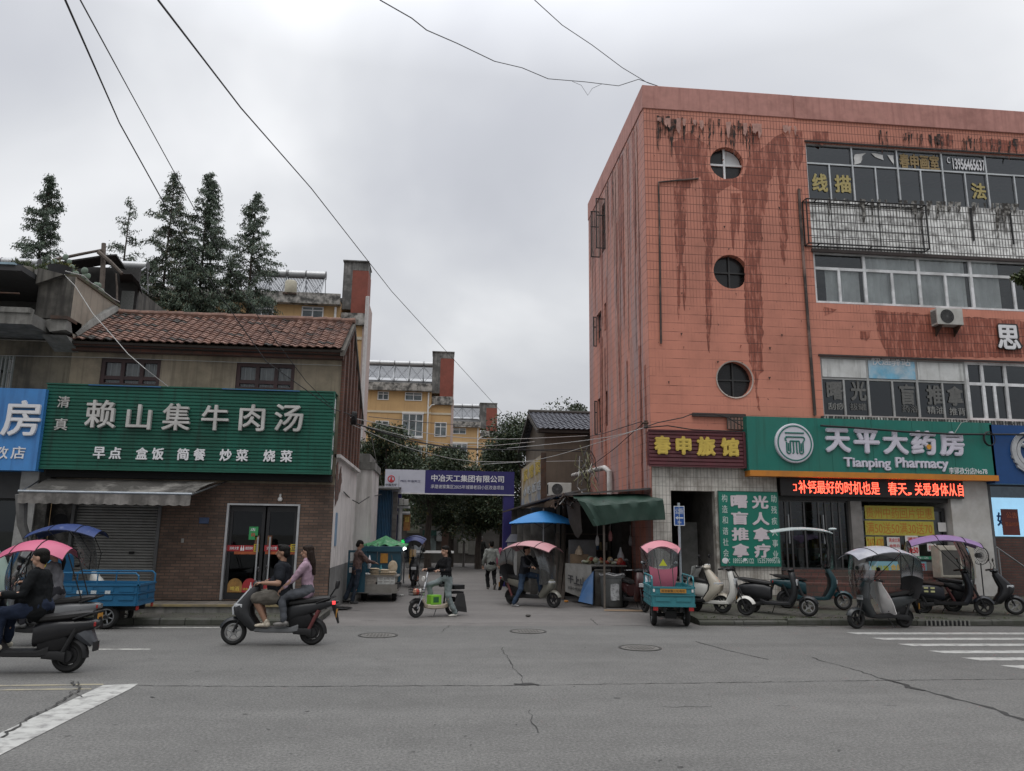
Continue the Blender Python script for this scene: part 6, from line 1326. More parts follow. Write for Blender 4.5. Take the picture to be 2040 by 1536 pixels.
for q in range(5200): leafquad(hedge,Vector((rs.uniform(-12,9),rs.uniform(47.5,49),rs.uniform(2.4,6.2)+rs.uniform(-.4,.4))),rv(rs),rv(rs),.3,.15,1 if rs.random()<.1 else 0)
tag(hedge.build('dark_foliage',[BROAD,BROAD2],None,fix=False),kind='stuff')
# ================= right side of the alley =================
hs=thing('dark_tiled_house','brown rendered house with dark grey tile roof behind the stalls','house',(4.1,29.5,0))
HB=M('brown_render',(.155,.125,.098),.92,var=.12,vs=.8,dirt=(.09,.075,.06),damt=.5,ds=.6,streak=(.09,.075,.06),samt=.4)
m=MB(); xh=4.12; zh=P(1085,857,29.5).z; m.box((xh,29.5,0),(12,36,zh-.05)); m.prism([(29.5,zh-.05),(36,zh-.05),(32.2,P(1100,823,32.2).z-.06)],'x',xh,xh+.2); m.build('wall',HB,hs,w=True)
m=MB(); yr2=32.2; zr2=P(1100,823,32.2).z
tile_slope(m,xh-.35,8.5,29.15,zh+.02,yr2,zr2,.2,12,mats=1); tile_slope(m,xh-.35,8.5,36.3,zh-.1,yr2,zr2,.2,12,mats=1)
m.build('tile_roof',[M('grey_blue_tile',(.095,.10,.12),.5,var=.15,vs=3)]*5,hs,w=True,fix=False)
m=MB(); m.prism([(29.1,zh-.05),(yr2,zr2-.06),(36.3,zh-.15),(36.3,zh-.25),(yr2,zr2-.2),(29.1,zh-.16)],'x',xh-.38,xh-.30); m.cyl((xh-.35,yr2,zr2+.04),(8.5,yr2,zr2+.04),.09,n=8); m.build('verge_board',M('dark_verge',(.06,.055,.05),.9),hs,w=True)
m=MB(); m.box((xh-.3,29.2,zh-.12),(9,29.5,zh-.0)); m.build('eaves_board',M('dark_eaves',(.035,.028,.024)),hs,w=True)
xa=3.62; 
bb=thing('faded_billboard','peeling yellow and blue billboard facing the alley above the sheds','billboard',(xa,29,3))
y0,y1=PX(1082,950,xa).y,PX(1041,955,xa).y; z0,z1=PX(1082,995,xa).z,PX(1082,905,xa).z
def bbm():
    m,t,b=nm('faded_poster'); tc=N(t,'ShaderNodeTexCoord'); v=tc.outputs['Object']; s=N(t,'ShaderNodeSeparateXYZ'); L(t,v,s.inputs[0])
    base=ramp(t,noise(t,v,1.3,5,.65),[(.35,(.26,.20,.13)),(.5,(.38,.34,.27)),(.62,(.30,.20,.06)),(.75,(.13,.10,.08))])
    blue=ramp(t,noise(t,v,1.7,4,.6),[(.45,0),(.55,.9)]); low=ramp(t,s.outputs[2],[(0.0,1),(1,0)])
    c=mixc(t,mth(t,'MULTIPLY',blue,low),base,(.12,.19,.30)); L(t,c,b.inputs['Base Color']); b.inputs['Roughness'].default_value=.8; return m
m=MB(); m.box((xa-.05,y0,z0),(xa+.05,y1,z1)); m.build('poster',bbm(),bb,w=True)
YLF=M('faded_yellow_letter',(.45,.33,.07),.7,var=.25,vs=6); LBL=M('faded_pale_letter',(.40,.42,.44),.7,var=.2,vs=6)
for i,s in enumerate('家常菜'): 
    yy=y1-.5-(y1-y0-.8)*(i+1)/3; text(s,Vector((xa-.055,yy+(y1-y0)*.22,z0+(z1-z0)*.60)),Vector((xa-.055,yy,z0+(z1-z0)*.60)),Vector((xa-.055,yy+(y1-y0)*.22,z0+(z1-z0)*.92)),YLF,bb,.01,.03,'character')
for i,s in enumerate('小吃饭店'):
    yy=y1-.5-(y1-y0-.6)*(i+1)/4; text(s,Vector((xa-.055,yy+(y1-y0)*.17,z0+(z1-z0)*.22)),Vector((xa-.055,yy,z0+(z1-z0)*.22)),Vector((xa-.055,yy+(y1-y0)*.17,z0+(z1-z0)*.45)),LBL,bb,.01,.03,'character')
m=MB()
for yy in (y0,y1): m.box((xa-.08,yy-.05,z0-.1),(xa+.1,yy+.05,z1+.05))
m.box((xa-.08,y0,z0-.1),(xa+.1,y1,z0-.03)); m.build('frame',RUST,bb,w=True)
# sheds
shd=thing('stall_sheds','row of dark lean-to stall sheds with tin roofs along the alley','shed',(4,22,0))
TIN=M('dark_tin_roof',(.075,.075,.078),.6,.3,var=.3,vs=1.5,dirt=(.11,.06,.035),damt=.5,ds=2)
ra,rb2=P(1297,980,20.4),P(1135,988,20.9); rc=P(1001,1021,28)
m=MB()
m.shell([[(rb2.x-.1,20.7,3.0),(XS-.02,20.55,3.2)],[(3.6,24.5,3.15),(XS-.02,24.5,3.35)]],(0,0,-.05)); m.shell([[(3.3,21.6,3.0),(4.2,21.4,3.2)],[(2.35,28,2.7),(4.2,28.2,3.2)]],(0,0,-.05)); m.build('tin_roof',TIN,shd,w=True)
m=MB(); m.box((5.55,22.8,0),(XS-.02,24.4,3.1)); m.box((3.75,24.4,0),(XS-.02,24.5,3.1)); m.build('back_wall',M('sooty_wall',(.05,.047,.044),.95,var=.3),shd,w=True)
m=MB()
for i,(y,c) in enumerate(((24.6,0),(25.6,1),(26.5,0),(27.4,1))): m.box((3.0-.12*i,y,0),(3.9,y+.06,2.75)); 
m.box((3.15,24.7,0),(3.2,28,2.7)); m.build('stall_front',M('weathered_panel',(.14,.135,.125),.85,var=.35,vs=2,dirt=(.05,.045,.04),damt=.7,ds=1.5),shd,w=True)
m=MB()
for px,y in ((1112,24.2),(1096,25.2),(1078,26.3),(1058,27.3)): p=P(px,1100,y); m.box((p.x-.05,y-.05,0),(p.x+.05,y+.05,2.8))
m.build('shed_post',M('pale_grey_post',(.24,.23,.20),.8,dirt=(.1,.09,.08)),shd,w=True)
m=MB(); p=P(1121,1100,23.2); m.cyl((p.x,23.2,0),(p.x+.05,23.2,2.9),.07,n=8); m.build('shed_post',BARK,shd,w=True)
q=P(1094,1000,24.5); ac_unit('small white air conditioner on the tin roof by the brown house',q.x-.05,24.6,3.12,.75,.42,bracket=False)
# bundle of tangled wires and white pipe on the red side wall
def sw_(px,py,off=.06): p=PX(px,py,XS); return Vector((XS-off,p.y,p.z))
t=thing('drain_elbow','fat white drain pipe bending down the red side wall above the sheds','pipe',(XS,22,3.5))
m=MB(); e0,e1,e2=sw_(1180,948,.75),sw_(1215,932,.2),sw_(1222,940,.14); m.tube([e0,e1],.085,10); m.tube([e1,(e1.x+.02,e1.y-.1,e1.z-.03),e2,(e2.x,e2.y,3.15)],.095,10); m.build('pipe',M('white_pvc_pipe',(.52,.50,.48),.5,var=.08,dirt=(.25,.22,.2),damt=.5),t,w=True,smooth=True)
m=MB()
for a in (.3,1): c=e0.lerp(e1,a*.9); d=(e1-e0).normalized()*.04; m.cyl(c-d,c+d,.1,n=12)
m.build('collar',M('white_pvc_pipe',(.5,.5,.5)),t,w=True)
rs=random.Random(21); 
for i in range(22):
    a=P(rs.uniform(1148,1182),rs.uniform(885,925),rs.uniform(22,24)); b=P(rs.uniform(1140,1196),rs.uniform(950,985),rs.uniform(21.8,23.6))
    pts=[a]+[a.lerp(b,q)+Vector((rs.uniform(-.15,.15),rs.uniform(-.3,.3),rs.uniform(-.08,.08))) for q in (.25,.5,.75)]+[b]
    cable('slack wire in the tangle hanging at the corner above the sheds',pts,rs.uniform(.007,.014),rs.choice([CABLE,CABLE,WCABLE,M('grey_cable',(.16,.16,.15)),M('yellow_green_cable',(.13,.13,.06))]),group='tangled wires above the sheds')
for i in range(14):
    p=P(rs.uniform(1095,1150),rs.uniform(985,1015),21.2); q=P(rs.uniform(1095,1160),rs.uniform(990,1020),21.4)
    cable('loop of wire heaped on the shed roof edge',[p,p.lerp(q,.4)+Vector((0,.1,rs.uniform(.05,.25))),p.lerp(q,.7)+Vector((0,-.1,rs.uniform(-.1,.1))),q],.012,rs.choice([CABLE,RUST,WCABLE]),group='wires heaped on the shed roof')
# ================= overhead cables =================
cable('thick black cable nearest the left, descending from the top edge past the conifers',[P(130,0,6),P(238,245,11),P(385,510,15.5),P(450,605,16.5),P(530,720,17.3),P(600,770,17.6),P(664,815,17.9),(-2.3,20.4,4.95)],.010,group='black cables crossing the sky')
cable('thinner black cable second from the left, descending toward the dense conifer',[P(160,0,7),P(255,175,11),P(392,425,15),P(520,640,16.9),P(610,760,17.6),P(650,800,17.8),(-2.32,20.4,4.9)],.008,group='black cables crossing the sky')
cable('long black cable running from the top edge down past the middle flats',[P(315,0,6),P(480,215,10),P(620,375,15),P(780,580,24),P(960,778,38),P(1000,822,44)],.010,group='black cables crossing the sky')
thin=M('thin_dark_wire',(.05,.05,.055),.7,var=0)
cable('thin knotted wire drooping from the top edge to the red roof corner',[P(757,0,12),P(820,36,13),P(850,60,13.5),P(910,86,15),P(985,122,16.5),P(1040,135,18),P(1092,157,19),P(1165,163,20),P(1232,171,20.4),P(1272,158,20.5),P(1310,171,20.6)],.011,thin,group='thin wires to the red roof corner')
cable('thin wire from the top edge straight to the red roof corner',[P(1065,0,15),P(1120,50,17),P(1180,90,18.5),P(1240,135,20),P(1290,165,20.5),P(1312,172,20.6)],.010,thin,group='thin wires to the red roof corner')
cable('short loose wire tail dangling below the roof corner wire',[P(1140,162,19.6),P(1158,170,19.7),P(1171,190,19.7),P(1180,176,19.8),P(1200,167,20.1)],.006,thin,group='thin wires to the red roof corner')
hubL=Vector((-2.38,20.4,4.9))
m=MB(); 
for i in range(6): m.tube([hubL+Vector((.02*i,.1*math.cos(a),.17*math.sin(a))) for a in [2*math.pi*j/14 for j in range(14)]],.02,5,closed=True)
solo(m,'cable_coil','black coil of cable on the red brick gable pier','cable coil',CABLE)
AL=[((680,828,20.4),(880,870,24),(1010,876,26),(1170,868,28),.012,WCABLE,'pale alley cable, uppermost on the left'),((682,835,20.4),(790,872,22),(900,893,26),(1170,900,27),.016,CABLE,'thick black alley cable running level to the wire tangle'),((684,838,20.4),(800,890,22),(930,922,26),(1160,918,27),.010,WCABLE,'pale alley cable drooping lowest above the banner'),((684,836,20.4),(840,885,22),(940,897,26),(1172,895,27),.014,CABLE,'black alley cable close beneath the level one'),((690,840,20.4),(860,882,24),(960,890,26),(1065,880,29),.010,WCABLE,'pale alley cable rising to the tiled house'),((735,830,30),(880,845,36),(1000,850,40),(1170,856,40),.014,thin,'thin dark wire high in front of the flats'),((960,925,27),(1050,920,26),(1120,905,24),(1290,850,20.45),.008,WCABLE,'pale wire rising from the banner to the red corner'),((1010,893,26),(1150,880,24),(1230,868,22),(1290,850,20.45),.009,WCABLE,'pale wire reaching the red corner from the alley')]
for a,b,c,d,r,mt,lab in AL:
    q=[P(*a),P(*b),P(*c),P(*d)]; pts=[]
    for i in range(13):
        u=i/12*3; k=min(2,int(u)); f=u-k; pts.append(q[k].lerp(q[k+1],f))
    for _ in range(2): pts=[pts[0]]+[(pts[i-1]+pts[i]*2+pts[i+1])/4 for i in range(1,12)]+[pts[-1]]
    cable(lab+' across the alley',pts,r,mt,group='cables strung across the alley')
for (a,b,lab) in (((1130,880),(1283,840),'black wire across the red side wall to the corner bracket'),((1175,935),(1285,845),'dark wire sloping up the red side wall')):
    cable(lab,[sw_(a[0],a[1],.12),sw_((a[0]+b[0])/2,(a[1]+b[1])/2+4,.1),sw_(b[0],b[1],.08)],.012,group='wires on the red side wall')
cable('black wire looping from the white plaster corner to the shed',[PX(685,980,-2.46),P(700,995,22.5),P(715,1003,22.6),P(735,990,24),P(760,985,26.4)],.014)
cable('pale wire hanging down beside the banner end',[P(740,870,24),P(752,930,26),P(765,980,28),P(790,1000,27.9)],.008,WCABLE)
m=MB(); c=P(1287,845,YF-.06); m.box((c.x-.05,YF-.1,c.z-.12),(c.x+.04,YF-.035,c.z+.1)); m.cyl((c.x-.12,YF-.08,c.z+.03),(c.x+.06,YF-.08,c.z+.03),.03,n=8); solo(m,'wire_bracket','rusty wire bracket at the corner of the red building','bracket',RUST)
# ================= scooters and tricycles (local +x = forward) =================
HEADL=M('headlight_lens',(.45,.46,.47),.15,var=.05); TAIL=M('tail_lens',(.30,.02,.02),.25,var=.05); TAILON=M('tail_lens_lit',(.85,.05,.05),.3,var=0,emit=1.2); GREYP=M('grey_plastic',(.017,.017,.018),.5,var=.15,spec=.35)
SEATB=M('black_seat',(.012,.0115,.0115),.55,var=.2,bump=.1,bs=80); MIRG=M('mirror_glass',(.4,.42,.44),.05,1,var=0)
FILM=glass('canopy_film',(.62,.64,.64),.10,.12); FILMD=glass('dark_canopy_film',(.30,.30,.30),.06,.2,dark=.2)
def paint(name,c,rough=.28): return M('paint_'+name,c,rough,var=.07,vs=2,coat=.15,spec=.4,dirt=cm(c,.6),damt=.3,ds=2)
def wheel(par,x,r=.215,w_=.10,rim=None,spokes=5,y=0,disc=False):
    m=MB(); k=r*.66; h=w_/2
    m.lathe([(k,-h*.7),(k+.02,-h*.95),(r-.035,-h),(r-.008,-h*.6),(r,0),(r-.008,h*.6),(r-.035,h),(k+.02,h*.95),(k,h*.7)],(x,y,r),'y',28)
    t=m.build('wheel',RUB,par,smooth=True)
    m=MB(); m.lathe([(k+.005,-h*.72),(k-.018,-h*.75),(k-.022,0),(k-.018,h*.75),(k+.005,h*.72)],(x,y,r),'y',28); m.lathe([(0,-h*.8),(.05,-h*.8),(.055,0),(.05,h*.8),(0,h*.8)],(x,y,r),'y',14)
    for i in range(spokes):
        a=2*math.pi*i/spokes+.3; d=Vector((math.cos(a),0,math.sin(a))); c=Vector((x,y,r)); m.cyl(c+d*.045,c+d*(k-.01),.018,.013,6)
    if disc: m.lathe([(.0,-h*.6),(k-.03,-h*.5),(k-.03,h*.5),(0,h*.6)],(x,y,r),'y',24)
    m.build('rim',rim or GREYP,t,smooth=True); return t
def fender(par,x,r,mat,a0=25,a1=165,wd=.075,gap=.035,name='front_fender',drop=.05):
    rows=[]; n=14
    for i in range(n+1):
        a=rad(a0+(a1-a0)*i/n); row=[]
        for j in range(-3,4):
            u=j/3; rr=r+gap-drop*abs(u)**2.2; row.append((x+rr*math.cos(a),u*wd,r+rr*math.sin(a)))
        rows.append(row)
    m=MB(); m.shell(rows,(0,0,-.008)); return m.build(name,mat,par,smooth=True)
def canopy(t,cloth,film=FILM,front=.62,back=-.85,top=1.78,hw=.46,flap=True,flapcol=None,shield=True,tip=.18,z0=.95,trim=BLK,arch=.13,low=.30):
    n,k=16,9; rows=[]; L_=front+tip-back
    for i in range(n+1):
        x=back+L_*i/n; u=(x-(front*.55+back*.45))/(L_*.5); zc=top-.17*u*u-(.10*max(0,(x-front)/tip)**1.0 if x>front and False else 0)
        w_=hw*(1-.45*max(0,abs(u)-.35)**1.6*1.2); rows.append([(x,w_*(j-k/2+.0)/(k/2),zc-arch*((j-k/2)/(k/2))**2) for j in range(k+1)])
    m=MB(); m.shell(rows,(0,0,-.012)); cp=m.build('canopy_roof',cloth,t,smooth=True)
    m=MB()
    for i in (0,int(n*.42),int(n*.8),n): m.tube([(p[0],p[1],p[2]+.004) for p in rows[i]],.009,5)
    m.tube([r_[0] for r_ in rows],.006,5); m.tube([r_[-1] for r_ in rows],.006,5); m.build('canopy_ribs',trim,cp)
    j=int(n*.8); fr=rows[j]; b=rows[0]; mid=rows[int(n*.42)]
    for pts,r_ in [([(.38,s*.2,z0-.1),(.40,s*.24,z0+.3),(p[0]-.02,p[1],p[2])],.010) for s,p in ((-1,fr[1]),(1,fr[-2]))]+[([(-.72,s*.13,.72),p],.010) for s,p in ((-1,b[2]),(1,b[-3]))]+[([(.36,s*.2,z0),p],.008) for s,p in ((-1,mid[0]),(1,mid[-1]))]:
        m=MB(); m.tube(pts,r_,6); m.build('canopy_pole',trim,t)
    if shield:
        rr=[]; tp=rows[j]
        for q in range(7):
            f=q/6; rr.append([((front-.02)*(1-f)+(tp[i][0])*f+.10*math.sin(math.pi*f)-.16*((i-k/2)/(k/2))**2*(1-f*.6),tp[i][1]*(.78+.22*f),(z0-low)*(1-f)+tp[i][2]*f) for i in range(k+1)])
        m=MB(); m.sheet(rr); m.build('windshield',film,t,smooth=True,fix=False)
    if flap:
        rr=[]
        for q in range(7):
            f=q/6; rr.append([(back-.02-.10*math.sin(math.pi*f)+.1*f,b[i][1]*(1-.15*f),b[i][2]*(1-f)+.62*f) for i in range(k+1)])
        m=MB(); m.sheet(rr,mf=lambda i,j:0 if i<3 else 1); m.build('rear_flap',[FILMD,flapcol or M('black_flap',(.02,.02,.022),.7)],t,smooth=True,fix=False)
    return cp
def mirror(par,s,x=.30,z=.98,y=.25,h=.26,out=.12,mat=None):
    m=MB(); m.tube([(x,s*y,z),(x+.03,s*(y+.04),z+h*.55),(x+.0,s*(y+out),z+h)],.008,5); m.ell((x+.0,s*(y+out+.02),z+h+.035),(.018,.065,.045),12,7); o=m.build('mirror',mat or BLK,par,smooth=True)
    m=MB(); m.ell((x-.014,s*(y+out+.02),z+h+.035),(.006,.055,.036),12,6); m.build('mirror_glass',MIRG,o,smooth=True)
def scooter(label,x,y,z,rz,body,accent=None,style='std',seat=SEATB,rim=None,group='electric scooters',wb=1.28,mirrors=True,box=None,wr=.21,lit=False,plate=True,lean=0,leg=None):
    t=thing('electric_scooter',label,'scooter',(x,y,z),rz,group); t.rotation_euler=(lean,0,rz); ac=accent or GREYP
    xf,xr=wb*.5,-wb*.5
    wheel(t,xf,wr,.095,rim,disc=False); wheel(t,xr,wr,.11,GREYP,disc=True)
    fender(t,xf,wr,body if style!='std2' else ac,20,150)
    fender(t,xr,wr,GREYP,60,185,.07,.03,'rear_fender')
    m=MB(); 
    for s in (-1,1): m.cyl((xf,s*.065,wr),(xf-.17,s*.055,.62),.016,n=7)
    m.cyl((xf-.17,0,.60),(xf-.30,0,.98),.03,n=8); m.build('fork',GREYP if style!='chrome' else CHROME,t,smooth=True)
    if style=='vespa': st=[(.235,xf-.42,.12,.10),(.33,xf-.34,.14,.09),(.5,xf-.27,.15,.065),(.70,xf-.27,.155,.06),(.86,xf-.31,.125,.065),(.96,xf-.33,.09,.06),(1.0,xf-.335,.05,.03)]
    elif style=='sport': st=[(.24,xf-.38,.12,.11),(.36,xf-.27,.16,.13),(.5,xf-.15,.17,.15),(.62,xf-.12,.15,.16),(.76,xf-.21,.13,.13),(.9,xf-.30,.10,.09),(.99,xf-.35,.07,.05)]
    else: st=[(.24,xf-.40,.12,.11),(.38,xf-.30,.15,.10),(.55,xf-.22,.165,.09),(.72,xf-.22,.16,.085),(.86,xf-.28,.13,.08),(.96,xf-.32,.09,.06)]
    m=MB(); m.loft(st,'z',16,2.8); m.build('front_fairing',body,t,smooth=True)
    m=MB(); m.loft([(zz,xc-hx*.72,hy*.8,hx*.4) for zz,xc,hy,hx in st[:-1]],'z',12,3); m.build('leg_shield',leg or BLK,t,smooth=True)
    m=MB(); m.loft([(xf-.36,.27,.13,.05),(xf-.5,.255,.15,.045),(xr+.35,.255,.15,.05),(xr+.22,.29,.13,.08)],'x',12,4); m.build('floorboard',ac,t,smooth=True)
    m=MB(); m.loft([(xr+.38,.36,.10,.12),(xr+.22,.40,.12,.16),(xr+.05,.42,.12,.14),(xr-.02,.36,.08,.1)],'x',12,4); m.build('underseat_case',BLK,t,smooth=True)
    if style=='vespa': rs_=[(xr+.46,.47,.12,.15),(xr+.33,.50,.15,.19),(xr+.1,.52,.165,.18),(xr-.12,.53,.15,.15),(xr-.26,.54,.09,.09),(xr-.30,.55,.04,.04)]
    elif style=='sport': rs_=[(xr+.46,.50,.10,.13),(xr+.33,.55,.13,.14),(xr+.1,.60,.145,.12),(xr-.15,.66,.125,.085),(xr-.34,.70,.08,.045),(xr-.42,.72,.04,.02)]
    else: rs_=[(xr+.45,.48,.11,.15),(xr+.33,.52,.14,.16),(xr+.1,.56,.15,.14),(xr-.14,.60,.13,.10),(xr-.3,.63,.09,.06),(xr-.36,.64,.05,.035)]
    m=MB(); m.loft(rs_,'x',16,3); m.build('rear_body',body,t,smooth=True)
    m=MB(); m.loft([(xr+.47,.685,.09,.035),(xr+.36,.70,.135,.05),(xr+.05,.735,.145,.055),(xr-.18,.765,.13,.045),(xr-.27,.775,.08,.03)],'x',14,3); m.build('seat',seat,t,smooth=True)
    m=MB(); m.tube([(xr-.05,.13,.70),(xr-.32,.13,.79),(xr-.36,0,.80),(xr-.32,-.13,.79),(xr-.05,-.13,.70)],.013,6); m.build('grab_rail',GREYP,t,smooth=True)
    hx=xf-.36; m=MB(); m.tube([(hx-.10,.34,1.0),(hx-.02,.2,1.02),(hx,0,1.0),(hx-.02,-.2,1.02),(hx-.10,-.34,1.0)],.014,7); m.ell((hx+.02,0,1.0),(.085,.13,.06),14,8); hb=m.build('handlebar',body if style=='sport' else BLK,t,smooth=True)
    for s in (-1,1): m=MB(); m.cyl((hx-.03,s*.2,1.02),(hx-.105,s*.35,1.0),.021,n=9); m.build('grip',BLK,hb,smooth=True); m=MB(); m.tube([(hx+.02,s*.18,1.02),(hx-.01,s*.33,1.01)],.006,5); m.build('brake_lever',STEEL,hb)
    if mirrors:
        for s in (-1,1): mirror(t,s,hx-.03,1.02,.2,.2,.1)
    m=MB()
    if style=='vespa': m.box((st[3][1]+.035,-.085,.66),(st[3][1]+.075,.085,.80))
    elif style=='sport':
        for s in (-1,1): m.prism([(st[3][1]+.15,s*.02),(st[3][1]+.10,s*.13),(st[3][1]-.02,s*.15),(st[3][1]+.02,s*.02)],'z',.60,.68)
    else: m.box((st[2][1]+.06,-.09,.60),(st[2][1]+.10,.09,.70))
    m.build('headlight',HEADL,t,bevel=.012)
    m=MB(); m.box((rs_[-2][0]-.03,-.085,rs_[-2][1]-.03),(rs_[-2][0]+.03,.085,rs_[-2][1]+.03)); m.build('taillight',TAILON if lit else TAIL,t,bevel=.01)
    m=MB(); m.loft([(xr+.30,.24,.03,.05),(xr+.1,.23,.03,.06),(xr,.21,.04,.07)],'x',10,4,dy=.10); m.loft([(xr+.30,.24,.02,.04),(xr,.21,.025,.05)],'x',10,4,dy=-.10); m.cyl((xr,-.1,wr),(xr,.1,wr),.075,n=14); m.build('swingarm',GREYP,t,smooth=True)
    m=MB(); m.cyl((xr+.06,-.10,wr+.02),(xr-.10,-.11,.58),.03,n=9); m.cyl((xr+.06,.10,wr+.02),(xr-.10,.11,.58),.03,n=9); m.build('shock_absorber',M('shock_red',(.12,.03,.03),.5) if style=='sport' else GREYP,t,smooth=True)
    if group!='ridden scooters': m=MB(); m.tube([(-.1,.09,.24),(-.2,.2,.02)],.010,5); m.build('kickstand',GREYP,t)
    if plate:
        pm=MB(); pm.box((rs_[-2][0]-.06,-.09,rs_[-2][1]-.24),(rs_[-2][0]-.05,.09,rs_[-2][1]-.11)); pm.build('license_plate',M('plate_orange',(.42,.20,.03),.5),t); pm=MB(); pm.prism([(rs_[-2][0]-.03,rs_[-2][1]-.04),(rs_[-2][0]-.10,rs_[-2][1]-.34),(rs_[-2][0]-.08,rs_[-2][1]-.34),(rs_[-2][0]+.03,rs_[-2][1]-.06)],'y',-.06,.06); pm.build('mudguard',BLK,t)
    if box=='backrest': m=MB(); m.tube([(xr-.25,0,.77),(xr-.36,0,.95)],.014,6); m.loft([(.93,xr-.37,.10,.03),(1.0,xr-.385,.11,.035),(1.06,xr-.39,.08,.03)],'z',12,3); m.build('backrest',BLK,t,smooth=True)
    if box=='case': m=MB(); m.loft([(xr-.16,.95,.16,.13),(xr-.3,.96,.19,.15),(xr-.46,.95,.16,.13)],'x',14,3); m.build('top_case',BLK,t,smooth=True)
    return t
def apron(t,mat,x0=.1,w_=.26,marks=None,name='wind_apron'):
    rows=[]
    for i in range(9):
        f=i/8; zz=1.02-.72*f; rows.append([(x0+.22-.34*f+.05*math.sin(f*5+j)+.04*abs(j-4)/4*-1.0,(j-4)/4*w_*(1.0-.15*math.sin(math.pi*f)),zz+.02*math.sin(j*1.7)) for j in range(9)])
    m=MB(); m.shell(rows,(-.012,0,0)); return m.build(name,mat,t,smooth=True)
def gp(px,py,z=0): return G(px,py,z)
def place2(front,rear,wb=1.28):
    """front and rear tyre contact points -> centre, heading"""
    c=(front+rear)*.5; d=front-rear; return c.x,c.y,min(front.z,rear.z) if abs(front.z-rear.z)<.02 else (front.z+rear.z)/2, math.atan2(d.y,d.x)
BEIGE=paint('champagne',(.43,.39,.32)); WHT=paint('white',(.58,.57,.53)); GRY=paint('graphite',(.017,.018,.020),.4); TEAL=paint('dark_teal',(.012,.045,.055)); BLKP=paint('black',(.012,.012,.014)); SLV=paint('silver_grey',(.20,.205,.21)); OLV=paint('olive_silver',(.16,.155,.13)); NAVY=paint('navy_black',(.012,.014,.02))
PINKC=M('pink_canopy',(.55,.22,.26),.55,var=.06,vs=2); PINKD=M('dusty_pink_canopy',(.46,.22,.24),.5,var=.08,vs=3); HOT=M('hot_pink_canopy',(.48,.10,.18),.5,var=.06); PURC=M('purple_canopy',(.25,.16,.32),.5,var=.1,vs=3); GRYC=M('grey_white_canopy',(.30,.31,.36),.5,var=.25,vs=3,dirt=(.5,.5,.52),damt=.6,ds=2); BLUC=M('blue_print_canopy',(.035,.06,.18),.5,var=.1,dirt=(.25,.27,.4),damt=.7,ds=6,dth=.62); DBLC=M('dark_blue_canopy',(.02,.03,.12),.5,var=.15)
H=lambda deg: rad(deg)
def sw_pt(px,py): 
    p=SW(px,py); return p
def scoot(label,fpx,heading,wb=1.28,road=False,**k):
    """front tyre contact pixel and heading"""
    f=G(*fpx) if road else SW(*fpx); a=rad(heading); c=Vector((f.x-math.cos(a)*wb/2,f.y-math.sin(a)*wb/2,0)); z=0 if road else SWZ(c.y)
    return scooter(label,c.x,c.y,z,a,k.pop('body'),wb=wb,**k)
GP='scooters parked outside the red building'
s=scoot('champagne scooter with pale wind apron, between the blue sign pole and the white scooter',(1440,1224),-40,body=BEIGE,style='sport',accent=GREYP,group=GP)
apron(s,M('pale_apron',(.36,.36,.345),.8,var=.15,dirt=(.2,.2,.19),damt=.5),-.12,.30)
m=MB(); m.box((.17,.16,.96),(.27,.37,1.07)); m.build('hand_guard',M('white_guard',(.5,.5,.48),.6),s,bevel=.03)
s=scoot('white retro scooter with black seat under the green massage sign',(1487,1229),-42,body=WHT,style='vespa',mirrors=False,accent=WHT,group=GP,wb=1.22,wr=.2)
m=MB(); m.tube([(.22,.0,1.0),(.2,.05,1.1),(.18,.16,1.18)],.008,5); m.build('bar_stalk',BLK,s)
s=scoot('graphite scooter with small backrest parked with front wheel at the kerb',(1612,1230),-34,body=GRY,style='vespa',mirrors=False,accent=GRY,group=GP,box='backrest',rim=M('polished_rim',(.35,.35,.35),.3,.8),wb=1.25)
m=MB(); m.loft([(.13,.88,.0+.035,.02),(.30,.86,.04,.03)],'x',8,3); 
s=scoot('dark teal scooter with flat pale roof canopy before the glass door',(1681,1216),-14,body=TEAL,style='std',rim=M('polished_rim',(.35,.35,.35)),accent=TEAL,group=GP,wb=1.3)
rows=[[(x,y,1.84+.10*math.cos((x+.22)*1.9)-.05*abs(y)/.4-.02*(x>.4)) for y in (-.4,-.2,0,.2,.4)] for x in (-.98,-.7,-.45,-.2,.1,.3,.42)]
m=MB(); m.shell(rows,(0,0,-.02)); cp=m.build('canopy_roof',M('pale_aqua_roof',(.42,.48,.48),.5,var=.06),s)
for q in (-.2,.2): m=MB(); m.tube([(.30,q,1.0),(.42,q,1.45),(.36,q,1.88)],.016,6); m.build('canopy_pole',GREYP,s)
m=MB(); m.sheet([[(.46+.1*(1-abs(y)/.25)*.4,y,.92),(.50,y,1.2),(.46,y,1.55),(.40,y,1.86)] for y in (-.24,-.12,0,.12,.24)]); m.build('windshield',FILM,s,smooth=True,fix=False)
m=MB(); m.ell((.52,0,1.90),(.10,.14,.035),10,6); m.build('roof_visor',M('pale_aqua_roof',(.4,.5,.5)),s,smooth=True)
s=scoot('grey scooter with grey white umbrella canopy and white cloth apron standing on the road',(1703,1252),184,road=True,body=paint('slate_grey',(.03,.034,.036)),style='std',accent=GREYP,group=GP,wb=1.24,rim=BLK)
canopy(s,GRYC,FILM,.55,-.85,1.74,.47); ap=apron(s,M('white_rag_apron',(.72,.70,.69),.85,var=.1,dirt=(.50,.22,.26),damt=.35,ds=5,dth=.62),-.05,.27)
s.rotation_euler=(0,0,rad(190))
s=scoot('black scooter with purple umbrella canopy and brown seat beside the beige air conditioner',(1962,1228),-22,body=NAVY,style='vespa',seat=M('brown_seat',(.05,.03,.025),.5),accent=BLK,group=GP,box='backrest')
canopy(s,PURC,FILM,.5,-.85,1.84,.46)
m=MB()
